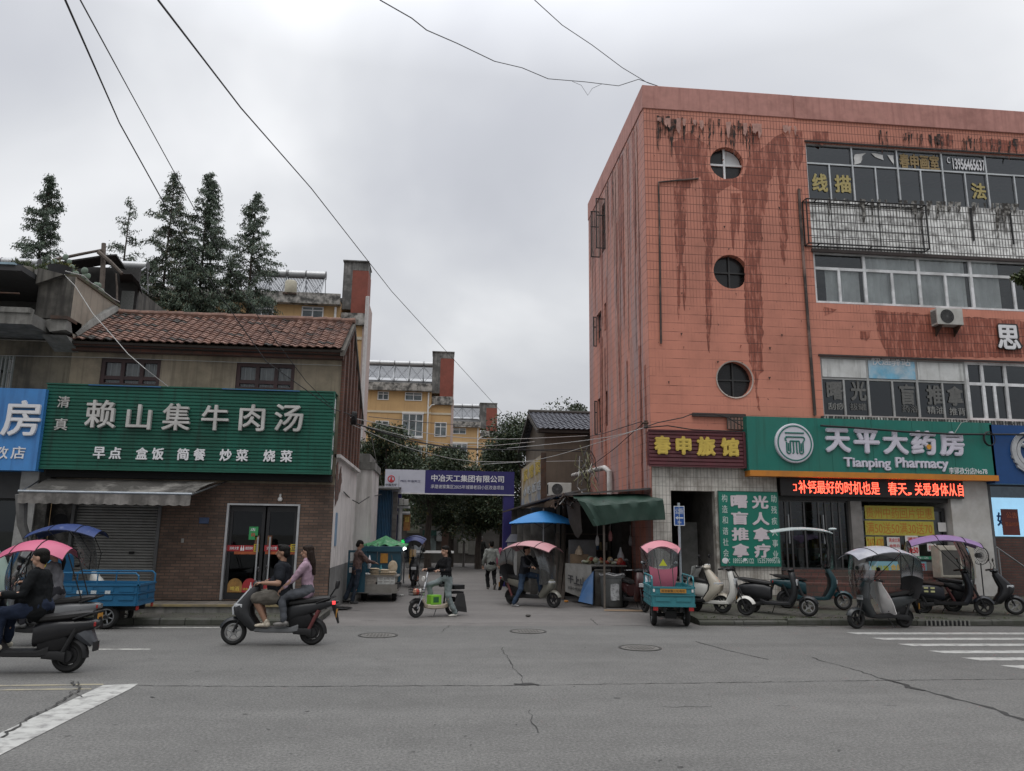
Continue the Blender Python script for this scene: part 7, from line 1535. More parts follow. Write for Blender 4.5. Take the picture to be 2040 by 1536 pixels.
for i in range(2):
    for j in range(2): m.box((-.62+.14*i,-.167,.50+.08*j),(-.53+.14*i,-.155,.54+.08*j))
m.build('reflector_sticker',M('reflector_yellow',(.45,.45,.22),.3),s)
scoot('black scooter with dark windscreen nearest the right edge',(2024,1227),-30,body=BLKP,style='sport',rim=M('polished_rim',(.35,.35,.35)),group=GP)
p=SW(1288,1205); scooter('dark maroon scooter hidden in the shade behind the teal tricycle',5.15,19.9,0,rad(-80),paint('dull_maroon',(.035,.008,.008)),style='std',group='scooters left near the stalls')
# --- alley and road scooters ---
s=scoot('olive silver scooter with dusty pink canopy turning out of the alley',(1103,1211),-40,road=True,body=OLV,style='sport',accent=GREYP,group='ridden scooters',wb=1.32)
canopy(s,PINKD,FILMD,.62,-.80,1.72,.50,tip=.12,low=.35); PINKS=s
s=scoot('black scooter with navy canopy facing the camera beside the vendor cart',(822,1171),-92,road=True,body=BLKP,style='std',accent=paint('orange_trim',(.35,.08,.02)),group='scooters left near the stalls',wb=1.25)
canopy(s,DBLC,FILM,.45,-.75,1.80,.40,flap=False)
m=MB(); m.loft([(.45,.40,.17,.02),(.75,.42,.16,.02),(.95,.38,.12,.02)],'z',10,4); m.build('front_guard',M('dark_guard',(.04,.042,.045),.5),s)
DUO=scooter('black and grey electric scooter carrying two riders along the near lane',*place2(G(462,1285),G(622,1285))[:2],0,math.pi,GRY,accent=M('silver_strip',(.16,.165,.17),.35,.3),style='sport',group='ridden scooters',wb=1.30,wr=.215,lit=True,rim=M('polished_rim',(.35,.35,.35)),box='backrest')
m=MB(); m.loft([(.50,.655,.10,.03),(.62,.67,.12,.025),(.76,.555,.11,.025),(.93,.42,.075,.025)],'z',10,3); m.build('nose_panel',M('white_nose',(.48,.50,.52),.25,coat=.4),DUO,smooth=True)
FG=scooter('black scooter of the nearest rider, cut off by the left edge',G(130,1340).x-.62,11.15,0,math.pi,BLKP,style='std',group='ridden scooters',wb=1.28,wr=.22,plate=False,rim=GREYP)
m=MB(); m.tube([(-.62,0,.60),(-.80,-.02,.52),(-.93,-.03,.36)],[.10,.13,.06],9); m.build('rear_bag',M('dark_clear_bag',(.08,.085,.095),.25,var=.3),FG,smooth=True)
m=MB(); m.box((-.98,-.08,.28),(-.96,.08,.40)); m.build('plate_bracket',GREYP,FG)
PKL_=scooter('scooter with hot pink canopy half hidden behind the nearest rider',P(92,1200,13.6).x-.10,13.6,0,math.pi,paint('dull_silver',(.15,.155,.16)),style='std',group='ridden scooters',wb=1.25)
canopy(PKL_,HOT,FILM,.50,-.42,1.70,.40,tip=.16,flap=False,arch=.17)
q=P(196,1190,17.4); s=scooter('pale scooter with blue patterned canopy parked behind the blue tricycle',q.x-.42,17.35,.13 if False else .305,0,WHT,style='sport',group='scooters left near the stalls',wb=1.25)
s.location.z=.126; s.location.y=17.1; canopy(s,BLUC,FILMD,.42,-.95,1.86,.45,tip=.05,flap=False)
# --- cargo tricycles ---
def trike(label,x,y,rz,col,colname,bedL=1.5,bedW=1.0,gate_text=True,cab=False,rail=True):
    t=thing('cargo_tricycle',label,'tricycle',(x,y,0),rz,'electric cargo tricycles'); PT=paint(colname,col,.4)
    hw=bedW/2; zf,zt=.50,.84; xb=-bedL
    m=MB(); m.box((xb,-hw,zf-.05),(0,hw,zf)); m.build('bed_floor',PT,t)
    def panel(name,a,b,inner):
        # a,b: bottom corners along the panel, ribs pressed
        m=MB(); d=(b-a); L_=d.length; d.normalize(); nn=Vector((-d.y,d.x,0))*(1 if inner else -1)
        def bx(u0,u1,z0,z1,t0,t1):
            vs=[a+d*u+nn*q+Vector((0,0,zz-a.z)) for zz in (z0,z1) for u,q in ((u0,t0),(u1,t0),(u1,t1),(u0,t1))]
            m.add(vs,[(0,3,2,1),(4,5,6,7),(0,1,5,4),(1,2,6,5),(2,3,7,6),(3,0,4,7)])
        bx(0,L_,zf,zt,0,.018)
        k=max(2,int(L_/.36))
        for i in range(k): u=L_*(i+.5)/k; w_=L_/k*.36; bx(u-w_,u+w_,zf+.05,zf+.13,.018,.034); bx(u-w_,u+w_,zt-.14,zt-.05,.018,.03)
        bx(0,L_,zt-.03,zt+.01,-.004,.036); bx(0,L_,zf-.06,zf,-.004,.030); bx(0,L_,zf+.165,zf+.185,.018,.04)
        return m.build(name,PT,t)
    panel('side_panel',Vector((0,hw,zf)),Vector((xb,hw,zf)),False); panel('side_panel',Vector((0,-hw,zf)),Vector((xb,-hw,zf)),True); panel('front_panel',Vector((0,-hw,zf)),Vector((0,hw,zf)),False)
    tg=panel('tailgate',Vector((xb,-hw,zf)),Vector((xb,hw,zf)),True)
    for s in (-1,1):
        if not rail: break
        m=MB(); m.tube([(xb,s*hw,zt),(xb,s*hw,zt+.16),(xb+.06,s*hw,zt+.21),(-.06,s*hw,zt+.21),(0,s*hw,zt+.16),(0,s*hw,zt)],.018,6); m.cyl((xb*.5,s*hw,zt),(xb*.5,s*hw,zt+.21),.014,n=6); m.build('side_rail',PT,t,smooth=True)
    for s in (-1,1):
        wheel(t,xb+.55,.23,.11,STEEL,6,y=s*(hw-.08)); m=MB(); m.box((xb-.02,s*hw-.06*s-.05,zf-.14),(xb,s*hw-.06*s+.05,zf-.04)); m.build('taillight',TAIL,t)
        rows=[[(xb+.55+.29*math.cos(a),s*(hw-.16+q*.16),.23+.27*math.sin(a)) for q in (0,1)] for a in [math.pi*i/10 for i in range(11)]]
    wheel(t,.95,.22,.09,STEEL,6); fender(t,.95,.22,PT,20,170)
    m=MB(); m.box((xb+.05,-.2,.33),(.2,-.14,.42)); m.box((xb+.05,.14,.33),(.2,.2,.42)); m.cyl((xb+.55,-hw,.23),(xb+.55,hw,.23),.035,n=8); m.tube([(.2,0,.38),(.45,0,.33),(.62,0,.45),(.72,0,.75)],.035,8); m.box((xb+.4,-.12,.16),(xb+.7,.12,.32)); m.build('chassis',GREYP,t)
    m=MB(); m.loft([(.05,.66,.22,.07),(.2,.68,.22,.07),(.42,.66,.16,.05)],'x',12,4); m.build('seat',SEATB,t,smooth=True); m=MB(); m.box((.02,-.24,.38),(.40,.24,.60)); m.build('battery_box',PT,t,bevel=.02)
    m=MB(); 
    for s in (-1,1): m.cyl((.95,s*.06,.22),(.80,s*.05,.72),.018,n=7)
    m.cyl((.80,0,.68),(.72,0,1.0),.028,n=8); m.build('fork',GREYP,t)
    m=MB(); m.loft([(.5,.80,.22,.05),(.75,.80,.24,.06),(.98,.76,.18,.05)],'z',14,3); m.build('front_fairing',PT,t,smooth=True)
    m=MB(); m.tube([(.55,.36,1.04),(.68,.2,1.03),(.72,0,1.0),(.68,-.2,1.03),(.55,-.36,1.04)],.015,7); m.build('handlebar',BLK,t,smooth=True)
    for s in (-1,1): mirror(t,s,.68,1.03,.24,.2,.12)
    m=MB(); m.cyl((.86,0,.86),(.90,0,.86),.08,n=14); m.build('headlight',HEADL,t)
    if gate_text:
        pm=MB(); pm.box((xb-.052,-.27,zt-.115),(xb-.042,.27,zt-.035)); pl=pm.build('plate_strip',M('plate_orange',(.4,.2,.03)),tg if False else t)
        text('皖谢家集三轮电动',Vector((xb-.052,.24,zt-.10)),Vector((xb-.052,-.24,zt-.10)),Vector((xb-.052,.24,zt-.05)),M('plate_dark',(.08,.04,.01)),t,.003,.0,w=False)
        for s in (-1,1): pm=MB(); pm.box((xb-.048,s*.4-.02,zt-.10),(xb-.04,s*.4+.02,zt-.04)); pm.build('latch',WPVC,t)
    return t
tx=(G(1303,1247)+G(1370,1247))*.5
ta_=rad(81); TT=trike('teal cargo tricycle with pink canopy, seen from behind at the right kerb',tx.x+.9*math.cos(ta_),16.5+.9*math.sin(ta_),ta_,(.035,.19,.22),'teal_trike',1.45,.86)
cp=canopy(TT,PINKC,FILM,.80,.0,1.80,.46,flap=False,tip=.12,z0=1.1,low=.3,arch=.16)
m=MB(); rows=[[(-.02-.05*math.sin(math.pi*f),(j-4)/4*.32*(1-.55*f**2.2),1.14-.56*f+.07*((j-4)/4)**2*(1-f)) for j in range(9)] for f in [i/8 for i in range(9)]]; m.shell(rows,(-.012,0,0)); m.build('rear_flap',M('rose_flap',(.30,.07,.11),.55,var=.06),TT,smooth=True)
m=MB(); rows=[[(-.03,(j-4)/4*.34,1.16+.45*f+.06*((j-4)/4)**2*(1-f)) for j in range(9)] for f in (0,.5,1)]; m.sheet(rows); m.build('rear_window',FILM,TT,fix=False)
m=MB(); m.prism([(-.09,1.22),(.09,1.22),(0,1.37)],'x',-.045,-.04); m.build('warning_triangle',M('warning_yellow',(.5,.5,.03),.5),TT)
bx_=P(108,1200,15.72).x; BT=trike('blue cargo tricycle with yellow cab sticker parked by the left kerb',bx_,16.12,math.pi,(.018,.12,.24),'blue_trike',1.52,.88,False)
m=MB(); m.loft([(.0+.06,1.02,.36,.36),(.12,1.05,.38,.38),(.30,1.06,.38,.36),(.38,1.04,.34,.30)],'x',16,4); m.build('cab_back',paint('blue_trike',(0,0,0)),BT,smooth=True)
for i in (-1,0,1): text('福田电动'[i+1:i+2],Vector((-.70+i*.26-.06,.534,.60)),Vector((-.70+i*.26+.04,.534,.60)) if False else Vector((-.70+i*.26-.06-.1,.534,.60)),Vector((-.70+i*.26-.06,.534,.68)),WHITEL,BT,.004,.02,w=False) if False else None
m=MB()
for i in range(3): m.box((-.52-.26*i,.476,.665),(-.42-.26*i,.482,.725))
m.build('side_lettering',M('white_stencil',(.45,.5,.52),.6,var=.5,vs=60),BT)
m=MB(); m.box((-.02+.2,.392,1.02),(.12+.2,.40,1.22)); m.build('yellow_sticker',M('sticker_yellow',(.5,.38,.03)),BT)
# pale green microcar edge at the far left
p=P(2,1150,14.8); t=thing('mint_tricycle','pale mint enclosed tricycle just cut by the left edge','tricycle',(p.x-.62,14.9,0))
m=MB(); m.loft([(.32,0,.45,.62),(.7,0,.48,.66),(1.0,0,.48,.62),(1.35,-.03,.44,.5),(1.52,-.05,.36,.38)],'z',20,4); m.build('cabin',paint('mint',(.36,.46,.40)),t,smooth=True)
m=MB(); m.box((-.3,-.495,.95),(.55,-.47,1.3)); m.build('side_window',GLD,t); 
for xx in (-.4,.45): wheel(t,xx,.2,.1,STEEL,5,y=-.38)
# --- woman's small e-bike ---
f,r=G(826,1231),G(903,1226); dv=(r-f); ang=math.atan2(-dv.y,-dv.x); c=(f+r)*.5
EB=thing('electric_bicycle','small beige electric bicycle with front basket and lime green box on its deck','bicycle',(c.x,c.y,0),ang)
CRM=paint('cream_bike',(.42,.36,.28)); wb=.98; xf,xr=wb/2,-wb/2
wheel(EB,xf,.20,.06,BLK,3); wheel(EB,xr,.20,.07,BLK,3)
fender(EB,xf,.2,GREYP,40,160,.045); fender(EB,xr,.2,GREYP,40,170,.05,.03,'rear_fender')
m=MB(); m.tube([(xf-.16,0,.40),(xf-.24,0,.26),(xf-.40,0,.215),(xr+.25,0,.215),(xr+.15,0,.30)],.045,8); m.loft([(xf-.25,.245,.09,.05),(xf-.4,.225,.12,.055),(xr+.3,.225,.12,.055),(xr+.18,.25,.10,.05)],'x',12,4); m.build('frame',CRM,EB,smooth=True)
m=MB(); m.tube([(xf-.13,0,.38),(xf-.24,0,.80),(xf-.28,0,1.0)],.022,8); 
for s in (-1,1): m.cyl((xf,s*.045,.2),(xf-.12,s*.04,.46),.013,n=6)
m.build('fork',CHROME,EB,smooth=True)
m=MB(); m.tube([(xf-.40,.27,1.04),(xf-.30,.12,1.02),(xf-.28,0,1.0),(xf-.30,-.12,1.02),(xf-.40,-.27,1.04)],.013,7); hb=m.build('handlebar',BLK,EB,smooth=True)
for s in (-1,1): m=MB(); m.cyl((xf-.33,s*.18,1.03),(xf-.42,s*.30,1.045),.019,n=8); m.build('grip',M('brown_grip',(.12,.05,.03),.6),hb)
m=MB(); m.lathe([(.03,0),(.055,.01),(.055,.03),(.0,.03)],(xf-.18,.0,.86),'x',16); m.build('headlight',M('round_lamp',(.65,.65,.62),.2),EB,smooth=True)
m=MB(); bx0,bx1=xf-.14,xf+.14
for z,s in ((.50,.82),(.56,.88),(.62,.94),(.68,1.0)): m.tube([(bx0,-.14*s,z),(bx1,-.14*s,z),(bx1,.14*s,z),(bx0,.14*s,z)],.005,4,closed=True)
for i in range(7): u=i/6; m.tube([(bx0+(bx1-bx0)*u,-.115,.5),(bx0+(bx1-bx0)*u,-.14,.68)],.0035,4); m.tube([(bx0+(bx1-bx0)*u,.115,.5),(bx0+(bx1-bx0)*u,.14,.68)],.0035,4); m.tube([(bx1,-.115+.23*u,.5),(bx1,-.14+.28*u,.68)],.0035,4)
m.box((bx0,-.115,.495),(bx1,.115,.502)); m.build('basket',BLK,EB)
m=MB(); m.cyl((xr+.24,0,.28),(xr+.20,0,.66),.022,n=8); m.loft([(xr+.06,.69,.09,.04),(xr+.2,.70,.10,.04),(xr+.36,.69,.05,.03)],'x',12,3); m.build('seat',SEATB,EB,smooth=True)
m=MB(); m.box((xr-.22,-.14,.50),(xr+.08,.14,.55)); m.box((xr-.24,-.15,.60),(xr+.06,.15,.70)); m.build('rear_rack_box',BLK,EB,bevel=.01)
m=MB(); m.shell([[(xr-.02,.15,.50),(xr-.22,.15,.50)],[(xr+.08,.17,.25),(xr-.28,.17,.18)],[(xr+.04,.16,.12),(xr-.3,.165,.07)]],(0,.01,0)); m.build('pannier_flap',M('black_bag',(.02,.02,.02),.7),EB)
m=MB(); m.tube([(.0,.08,.2),(.12,.16,.03)],.01,5); m.build('kickstand',GREYP,EB)
def onto(t,p): 
    a=t.rotation_euler.z; return Vector((t.location.x+p[0]*math.cos(a)-p[1]*math.sin(a),t.location.y+p[0]*math.sin(a)+p[1]*math.cos(a),t.location.z+p[2]))
q=onto(EB,(.02,0,.275)); t=thing('lime_box','lime green carton box on the deck of the small bicycle','box',q,ang)
m=MB(); m.box((-.14,-.10,0),(.14,.10,.21)); m.build('carton',M('lime_carton',(.18,.45,.03),.6,var=.06),t,bevel=.006); m=MB(); m.box((-.06,-.003+.103,.05),(.08,.108,.17)); m.build('print',M('dark_green_print',(.02,.10,.03),.6),t)
q=onto(EB,(xf,0,.502)); t=thing('snack_bags','red and white snack packets in the bicycle basket','groceries',q,ang); 
for i,(dx,dy,c) in enumerate(((-.07,.03,(.6,.58,.55)),(.03,-.04,(.5,.06,.04)),(.08,.05,(.55,.30,.2)),(-.02,-.06,(.6,.55,.4)),(.02,.06,(.55,.08,.05)))): m=MB(); m.ell((dx,dy,.07),(.05,.045,.07),9,6,Mx=Matrix.Rotation(i*1.3,3,'Z')); m.build('packet',M('packet%d'%i,c,.4,var=.15,vs=30),t,smooth=True)
# --- vendor cart ---
vc=thing('vendor_tricycle','flatbread vendor tricycle with dark blue cab and steel counter beside the white wall','tricycle',(-1.55,21.9,0))
VB=paint('vendor_blue',(.02,.075,.11)); SS=M('stainless',(.30,.285,.26),.4,.6,var=.12,dirt=(.16,.14,.12),damt=.5)
xa,xb_=P(713,1180,21.75).x,P(791,1180,21.75).x; yv=21.75
m=MB(); m.box((xa,yv,P(750,1182,yv).z),(xb_,yv+.03,P(750,1164,yv).z)); m.box((xa,yv+.03,P(750,1182,yv).z),(xb_,yv+1.3,P(750,1176,yv).z)); m.build('tailboard',SS,vc,w=True)
zc=P(750,1147,yv+.05).z; m=MB(); m.box((xa-.0,yv+.10,zc-.03),(xb_+.02,yv+1.2,zc)); m.box((xa+.05,yv+.12,zc-.18),(xb_-.02,yv+.16,zc-.03)); m.build('counter',SS,vc,w=True)
m=MB()
for x in (xa+.06,xb_-.06):
    for y in (yv+.2,yv+1.1): m.box((x-.02,y-.02,.5),(x+.02,y+.02,zc-.03))
m.build('counter_legs',SS,vc,w=True)
cb0,cb1=P(700,1090,23.4).x-.3,P(800,1090,23.4).x; ztp=P(740,1088,23.4).z
m=MB(); m.box((cb0+.62,23.3,.45),(cb1,23.36,ztp)); m.box((cb1-.05,23.36,.45),(cb1,24.5,ztp)); m.box((cb0+.62,23.36,ztp-.05),(cb1-.05,24.5,ztp)); m.box((cb0+.6,23.24,ztp-.16),(cb1+.02,23.3,ztp-.0)); m.build('cab',VB,vc,w=True,bevel=.01)
m=MB(); x0,x1=-2.42,-1.93; z0=.28
for a,b in (((x0,21.5,z0),(x1,21.54,.98)),((x0,21.5,.98),(x0+.05,21.54,ztp-.12)),((x1-.05,21.5,.98),(x1,21.54,ztp-.12)),((x0,21.5,ztp-.14),(x1,21.54,ztp-.08)),((x0+.05,21.51,1.0),(x1-.05,21.535,1.05)),((x0+.22,21.505,1.05),(x0+.25,21.535,ztp-.14))): m.box(a,b)
dr=m.build('cab_door',VB,vc,w=True); m=MB(); m.quad((x0+.02,21.52,.98),(x1-.02,21.52,.98),(x1-.02,21.52,ztp-.1),(x0+.02,21.52,ztp-.1)); m.build('pane',GLC,dr,w=True,fix=False)
m=MB(); m.box((x0+.05,21.49,.80),(x0+.2,21.499,.94)); m.build('paper_note',WPAP,dr,w=True)
m=MB(); q=P(766,1112,23.3); m.box((q.x-.12,23.28,q.z-.14),(q.x+.1,23.299,q.z+.14)); m.build('orange_price_list',M('orange_list',(.40,.19,.03),.6,var=.3,vs=10),vc,w=True)
for x in (xa+.12,xb_-.10):
    m=MB(); k=.24; m.lathe([(k*.6,-.06),(k*.95,-.06),(k,0),(k*.95,.06),(k*.6,.06)],(x,22.3,k),'x',24); m.lathe([(0,-.05),(k*.62,-.05),(k*.62,.05),(0,.05)],(x,22.3,k),'x',20); m.build('wheel',RUB,vc,w=True,smooth=True)
m=MB(); m.box((xa+.05,yv+.1,.32),(xb_-.05,23.3,.46)); m.box((xa-.1,yv+.5,.30),(cb1,24.4,.38)); m.build('chassis',BLK,vc,w=True)
# goods on the cart
BRD=M('flatbread',(.50,.42,.31),.8,var=.15,vs=12,dirt=(.3,.2,.1),damt=.4,ds=9)
for i,(px,n,lab) in enumerate(((746,6,'tall stack of pale flatbreads at the left of the counter'),(765,5,'middle stack of flatbreads on the counter'),(780,3,'low stack of flatbreads on the right of the counter'))):
    x=P(px,1145,yv+.35).x; t=thing('bread_stack',lab,'bread',(x,yv+.32,zc),0,'flatbreads on the vendor counter')
    for k in range(n): m=MB(); m.ell((R_.uniform(-.02,.02),R_.uniform(-.02,.02),.02+.032*k),(.15,.15,.020),14,5); m.build('flatbread',BRD,t,smooth=True)
x=P(782,1130,yv+.5).x; t=thing('bread_round','big round flatbread standing upright on the counter','bread',(x,yv+.62,zc)); m=MB(); m.ell((0,0,.22),(.135,.03,.18),16,8); m.build('bread',BRD,t,smooth=True); m=MB(); m.tube([(0,.04,.0),(-.03,.05,.44),(-.05,.05,.54)],.012,5); m.build('skewer',WOOD,t)
x=P(740,1123,yv+.25).x; t=thing('plastic_bag','white printed plastic bag hung over the counter by the vendor','bag',(x-.05,yv+.12,P(738,1130,yv+.2).z)); m=MB(); m.loft([(-.03,0,.10,.03),(.06,0,.14,.055),(.16,0,.13,.05),(.25,0,.07,.03),(.33,0,.015,.012)],'z',14,2.4); m.build('bag_body',M('thin_white_plastic',(.60,.60,.63),.4,var=.08,vs=10),t,smooth=True); m=MB(); m.ell((0,-.052,.12),(.07,.008,.04),10,6); m.build('print',M('grey_print',(.25,.25,.28),.6),t)
for px,c,lab,r in ((731,(.55,.55,.53),'crumpled white cloth at the left end of the counter',.10),(757,(.06,.22,.25),'teal bottle standing behind the bread stacks',.03)):
    x=P(px,1140,yv+.3).x; m=MB(); 
    if r>.05: m.ell((x,yv+.2,zc+.035),(.12,.08,.04),9,6)
    else: m.lathe([(0,zc),(.04,zc),(.04,zc+.18),(.015,zc+.23),(.015,zc+.28),(0,zc+.28)],(x,yv+.6,0),'z',12)
    solo(m,'counter_item',lab,'cloth' if r>.05 else 'bottle',M('ci%d'%px,c,.6),smooth=True)
for px0,px1,lab,c in ((714,749,'clear plastic tub of food left of the white crate',(.33,.29,.25)),(751,787,'white slatted plastic crate under the counter',(.52,.52,.5))):
    a,b=P(px0,1164,yv+.15).x,P(px1,1164,yv+.15).x; z0=P(750,1164,yv).z+.0; h=.24; t=thing('plastic_crate',lab,'crate',((a+b)/2,yv+.3,z0-.1))
    m=MB(); w2=(b-a)/2-.01; 
    for q in range(4): zz=.02+q*(h+.06)/4; m.box((-w2,-.18,zz),(w2,-.165,zz+.055)); m.box((-w2,.165,zz),(w2,.18,zz+.055)); m.box((-w2,-.165,zz),(-w2+.015,.165,zz+.055)); m.box((w2-.015,-.165,zz),(w2,.165,zz+.055))
    for xx in (-w2,-w2*.4,w2*.4,w2-.03): m.box((xx,-.185,0),(xx+.03,-.1651,h+.07))
    m.box((-w2,-.18,0),(w2,.18,.018)); m.build('crate_body',M('crate%d'%px0,c,.5,var=.25,vs=14),t); m=MB(); m.ell((0,0,.14),(w2*.85,.14,.10),12,6); m.build('contents',M('contents%d'%px0,(.35,.2,.12) if px0==714 else (.5,.48,.44),.8,var=.4,vs=25),t,smooth=True)
# folded green umbrella cloth on the cab roof
c=P(768,1078,23.6); t=thing('green_umbrella','crumpled green and white umbrella cloth lying on the vendor cab roof','umbrella',(c.x,23.7,ztp)); rs=random.Random(4)
rows=[]
for j in range(8):
    f=j/7; rows.append([((.66*f)*math.cos(a)*(1+.10*math.sin(a*5)*f),(.42*f)*math.sin(a),.30*(1-f)**1.3+.035*math.sin(a*11)*f**1.5+.02*math.sin(a*4+1)*f+.02) for a in [2*math.pi*i/66 for i in range(67)]])
m=MB(); m.shell(rows,(0,0,-.012)); m.build('cloth',M('green_white_cloth',(.05,.22,.09),.7,var=.35,vs=7,dirt=(.42,.46,.38),damt=.6,ds=6,dth=.6),t,smooth=True)
m=MB(); m.cyl((-.2,-.42,-.45),(-.2,-.42,.1),.012,n=6); m.build('pole',STEEL,t)
# wire coils on the ground beside the wall
for i,(px,py,lab) in enumerate(((672,1200,'coil of dark hose on the ground left of the vendor cart, farther'),(668,1215,'coil of dark hose on the ground nearer the road'))):
    p=G(px,py); m=MB()
    for k in range(3): m.tube([(p.x+(.30+.05*k)*math.cos(a)+R_.uniform(-.02,.02),p.y+(.16+.03*k)*math.sin(a),.02+.015*k) for a in [2*math.pi*j/16 for j in range(16)]],.014,5,closed=True)
    solo(m,'hose_coil',lab,'hose',CABLE,'hose coils by the white wall')
# ================= right hand stalls =================
c=P(1083,1018,23.3); c.z=P(1083,1017,23.3).z; t=thing('blue_umbrella','big square blue market umbrella at the stalls','umbrella',(c.x,23.3,0))
BLUU=M('blue_umbrella_cloth',(.025,.20,.50),.6,var=.06,vs=2); hw=1.1; zt_=c.z; ze_=zt_-.42
m=MB(); n=8; A=rad(38); ring=[]
cor=[Vector((hw*1.32*math.cos(A+math.pi/2*i),hw*1.32*math.sin(A+math.pi/2*i),ze_)) for i in range(4)]
for i in range(4):
    a,b=cor[i],cor[(i+1)%4]; rows=[[Vector((0,0,zt_)).lerp(a.lerp(b,j/6)+Vector((0,0,.05*math.sin(math.pi*j/6))),f)+Vector((0,0,.05*math.sin(math.pi*f))) for j in range(7)] for f in (0.02,.25,.5,.75,1)]
    m.shell(rows,(0,0,-.008))
m.build('canopy',BLUU,t,smooth=False); m=MB(); m.cyl((0,0,0),(0,0,zt_+.06),.025,n=8); m.build('pole',STEEL,t,smooth=True)
m=MB()
for q in cor: m.cyl((0,0,zt_-.03),q+Vector((0,0,-.02)),.010,n=5); m.cyl((0,0,zt_-.55),Vector((0,0,zt_)).lerp(q,.5)+Vector((0,0,-.03)),.008,n=5)
m.build('ribs',BLK,t); m=MB(); m.lathe([(0,.1),(.25,.1),(.28,0)]); m.build('base',CONC,t)
# green tarp
t=thing('green_tarp_canopy','sagging dark green tarpaulin awning over the snack stall','awning',(4.9,20.2,0)); GT=M('green_tarp',(.012,.04,.027),.55,var=.2,vs=2,dirt=(.03,.06,.045),damt=.5)
yt=19.7; back=[P(x,y,20.9) for x,y in ((1140,986),(1185,985),(1230,984),(1275,984),(1312,986))]; edge=[P(x,y,yt) for x,y in ((1150,992),(1186,1003),(1228,1000),(1275,996),(1320,992))]; low=[P(x,y,yt+.05*(i%2)) for i,(x,y) in enumerate(((1182,1048),(1205,1045),(1240,1039),(1280,1036),(1324,1035)))]
def dens(r,k=5):
    o=[]
    for a,b in zip(r,r[1:]): o+=[a.lerp(b,i/k) for i in range(k)]
    return o+[r[-1]]
bk_,ed_,lw_=dens(back),dens(edge),dens(low); rows=[bk_]
for f in (.35,.7,1): rows.append([a.lerp(b,f)-Vector((0,0,.06*math.sin(math.pi*f)+.02*math.sin(i*1.3))) for i,(a,b) in enumerate(zip(bk_,ed_))])
rows.append([a+Vector((0,-.05,-.06)) for a in ed_])
for f in (.4,.75,1): rows.append([a.lerp(b,f)+Vector((0,.04*math.sin(i*1.7+f*3)-.05,0)) for i,(a,b) in enumerate(zip(ed_,lw_))])
m=MB(); m.shell(rows,(0,.01,-.008)); m.build('tarp',GT,t,w=True,smooth=True)
p=P(1203,1040,20.2); m=MB(); m.cyl((p.x,20.2,0),(p.x,20.2,P(1203,998,20.2).z),.03,n=8); m.build('pole',M('rusty_pole',(.16,.14,.12),.6,.3,dirt=(.08,.05,.03)),t,w=True,smooth=True)
m=MB(); m.shell([[P(1128,1000,21.6),P(1140,1000,21.3),P(1155,1000,21.0)],[P(1134,1040,21.7),P(1146,1050,21.4),P(1158,1040,21.1)],[P(1146,1068,21.7),P(1152,1072,21.5),P(1160,1060,21.2)]],(0,.02,0)); m.build('gathered_side',M('grey_tarp',(.06,.055,.05),.8,var=.2),t,w=True,smooth=True)
# stall table with banner cloth
ta,tb=G(1128,1190),G(1178,1203); t=thing('stall_table','snack stall table wrapped in a grey lettered banner cloth','table',(ta.x,ta.y,0))
a0,a1=P(1126,1165,22.2),P(1180,1178,20.9); zt2=P(1128,1122,22.2).z
A=Vector((a0.x,22.2,.28)); B=Vector((a1.x-.02,20.9,.12))
rows=[[A.lerp(B,j/10)+Vector((0,.012*math.sin(j*2),0))+Vector((0,0,(zt2-A.lerp(B,j/10).z)*f)) for j in range(11)] for f in (0,.33,.66,1)]
m=MB(); m.shell(rows,(.01,.01,0)); m.build('banner_cloth',M('grey_banner',(.30,.295,.28),.8,var=.12,dirt=(.15,.14,.13),damt=.5),t,w=True)
DKG=M('dark_grey_print',(.06,.06,.065),.8,var=0)
A2=A+Vector((-.015,-.015,0)); B2=B+Vector((-.015,-.015,0))
text('干上山',A2.lerp(B2,.12)+Vector((0,0,.28)),A2.lerp(B2,.80)+Vector((0,0,.33)),A2.lerp(B2,.12)+Vector((0,0,.52)),DKG,t,.004,.02); text('正宗小吃凉皮米线',A2.lerp(B2,.12)+Vector((0,0,.12)),A2.lerp(B2,.88)+Vector((0,0,.2)),A2.lerp(B2,.12)+Vector((0,0,.20)),DKG,t,.004,.0)
m=MB(); q1=Vector((5.3,21.2,zt2)); q0=Vector((4.9,22.6,zt2)); m.prism([(A.x+.02,A.y),(B.x+.02,B.y),(5.25,21.0),(4.95,22.6)],'z',zt2-.03,zt2); m.build('table_top',M('worn_table',(.20,.19,.17),.7,dirt=(.1,.09,.08)),t,w=True)
m=MB()
for (x,y) in ((4.2,21.9),(5.1,22.3),(5.1,21.2)): m.box((x-.02,y-.02,0),(x+.02,y+.02,zt2-.03))
m.build('leg',RUST,t,w=True)
t=thing('food_heap','heap of bagged noodles and vegetables on the stall table','food',(4.6,21.6,zt2)); rs=random.Random(8)
for i in range(26):
    c_=rs.choice([(.42,.30,.16),(.40,.40,.38),(.36,.08,.05),(.30,.32,.22),(.45,.36,.22),(.48,.47,.45)]); f=rs.random(); x=4.25+.75*f+rs.uniform(-.1,.2); y=21.95-.85*f+rs.uniform(-.1,.3)
    m=MB(); m.ell((x,y,zt2+.05+rs.uniform(0,.09)),(rs.uniform(.05,.11),rs.uniform(.05,.1),rs.uniform(.04,.09)),9,6,Mx=Matrix.Rotation(rs.uniform(0,3),3,'Z')); m.build('food_bag',M('food%d'%(int(c_[0]*100)+int(c_[1]*100)),c_,.45,var=.3,vs=22),t,w=True,smooth=True)
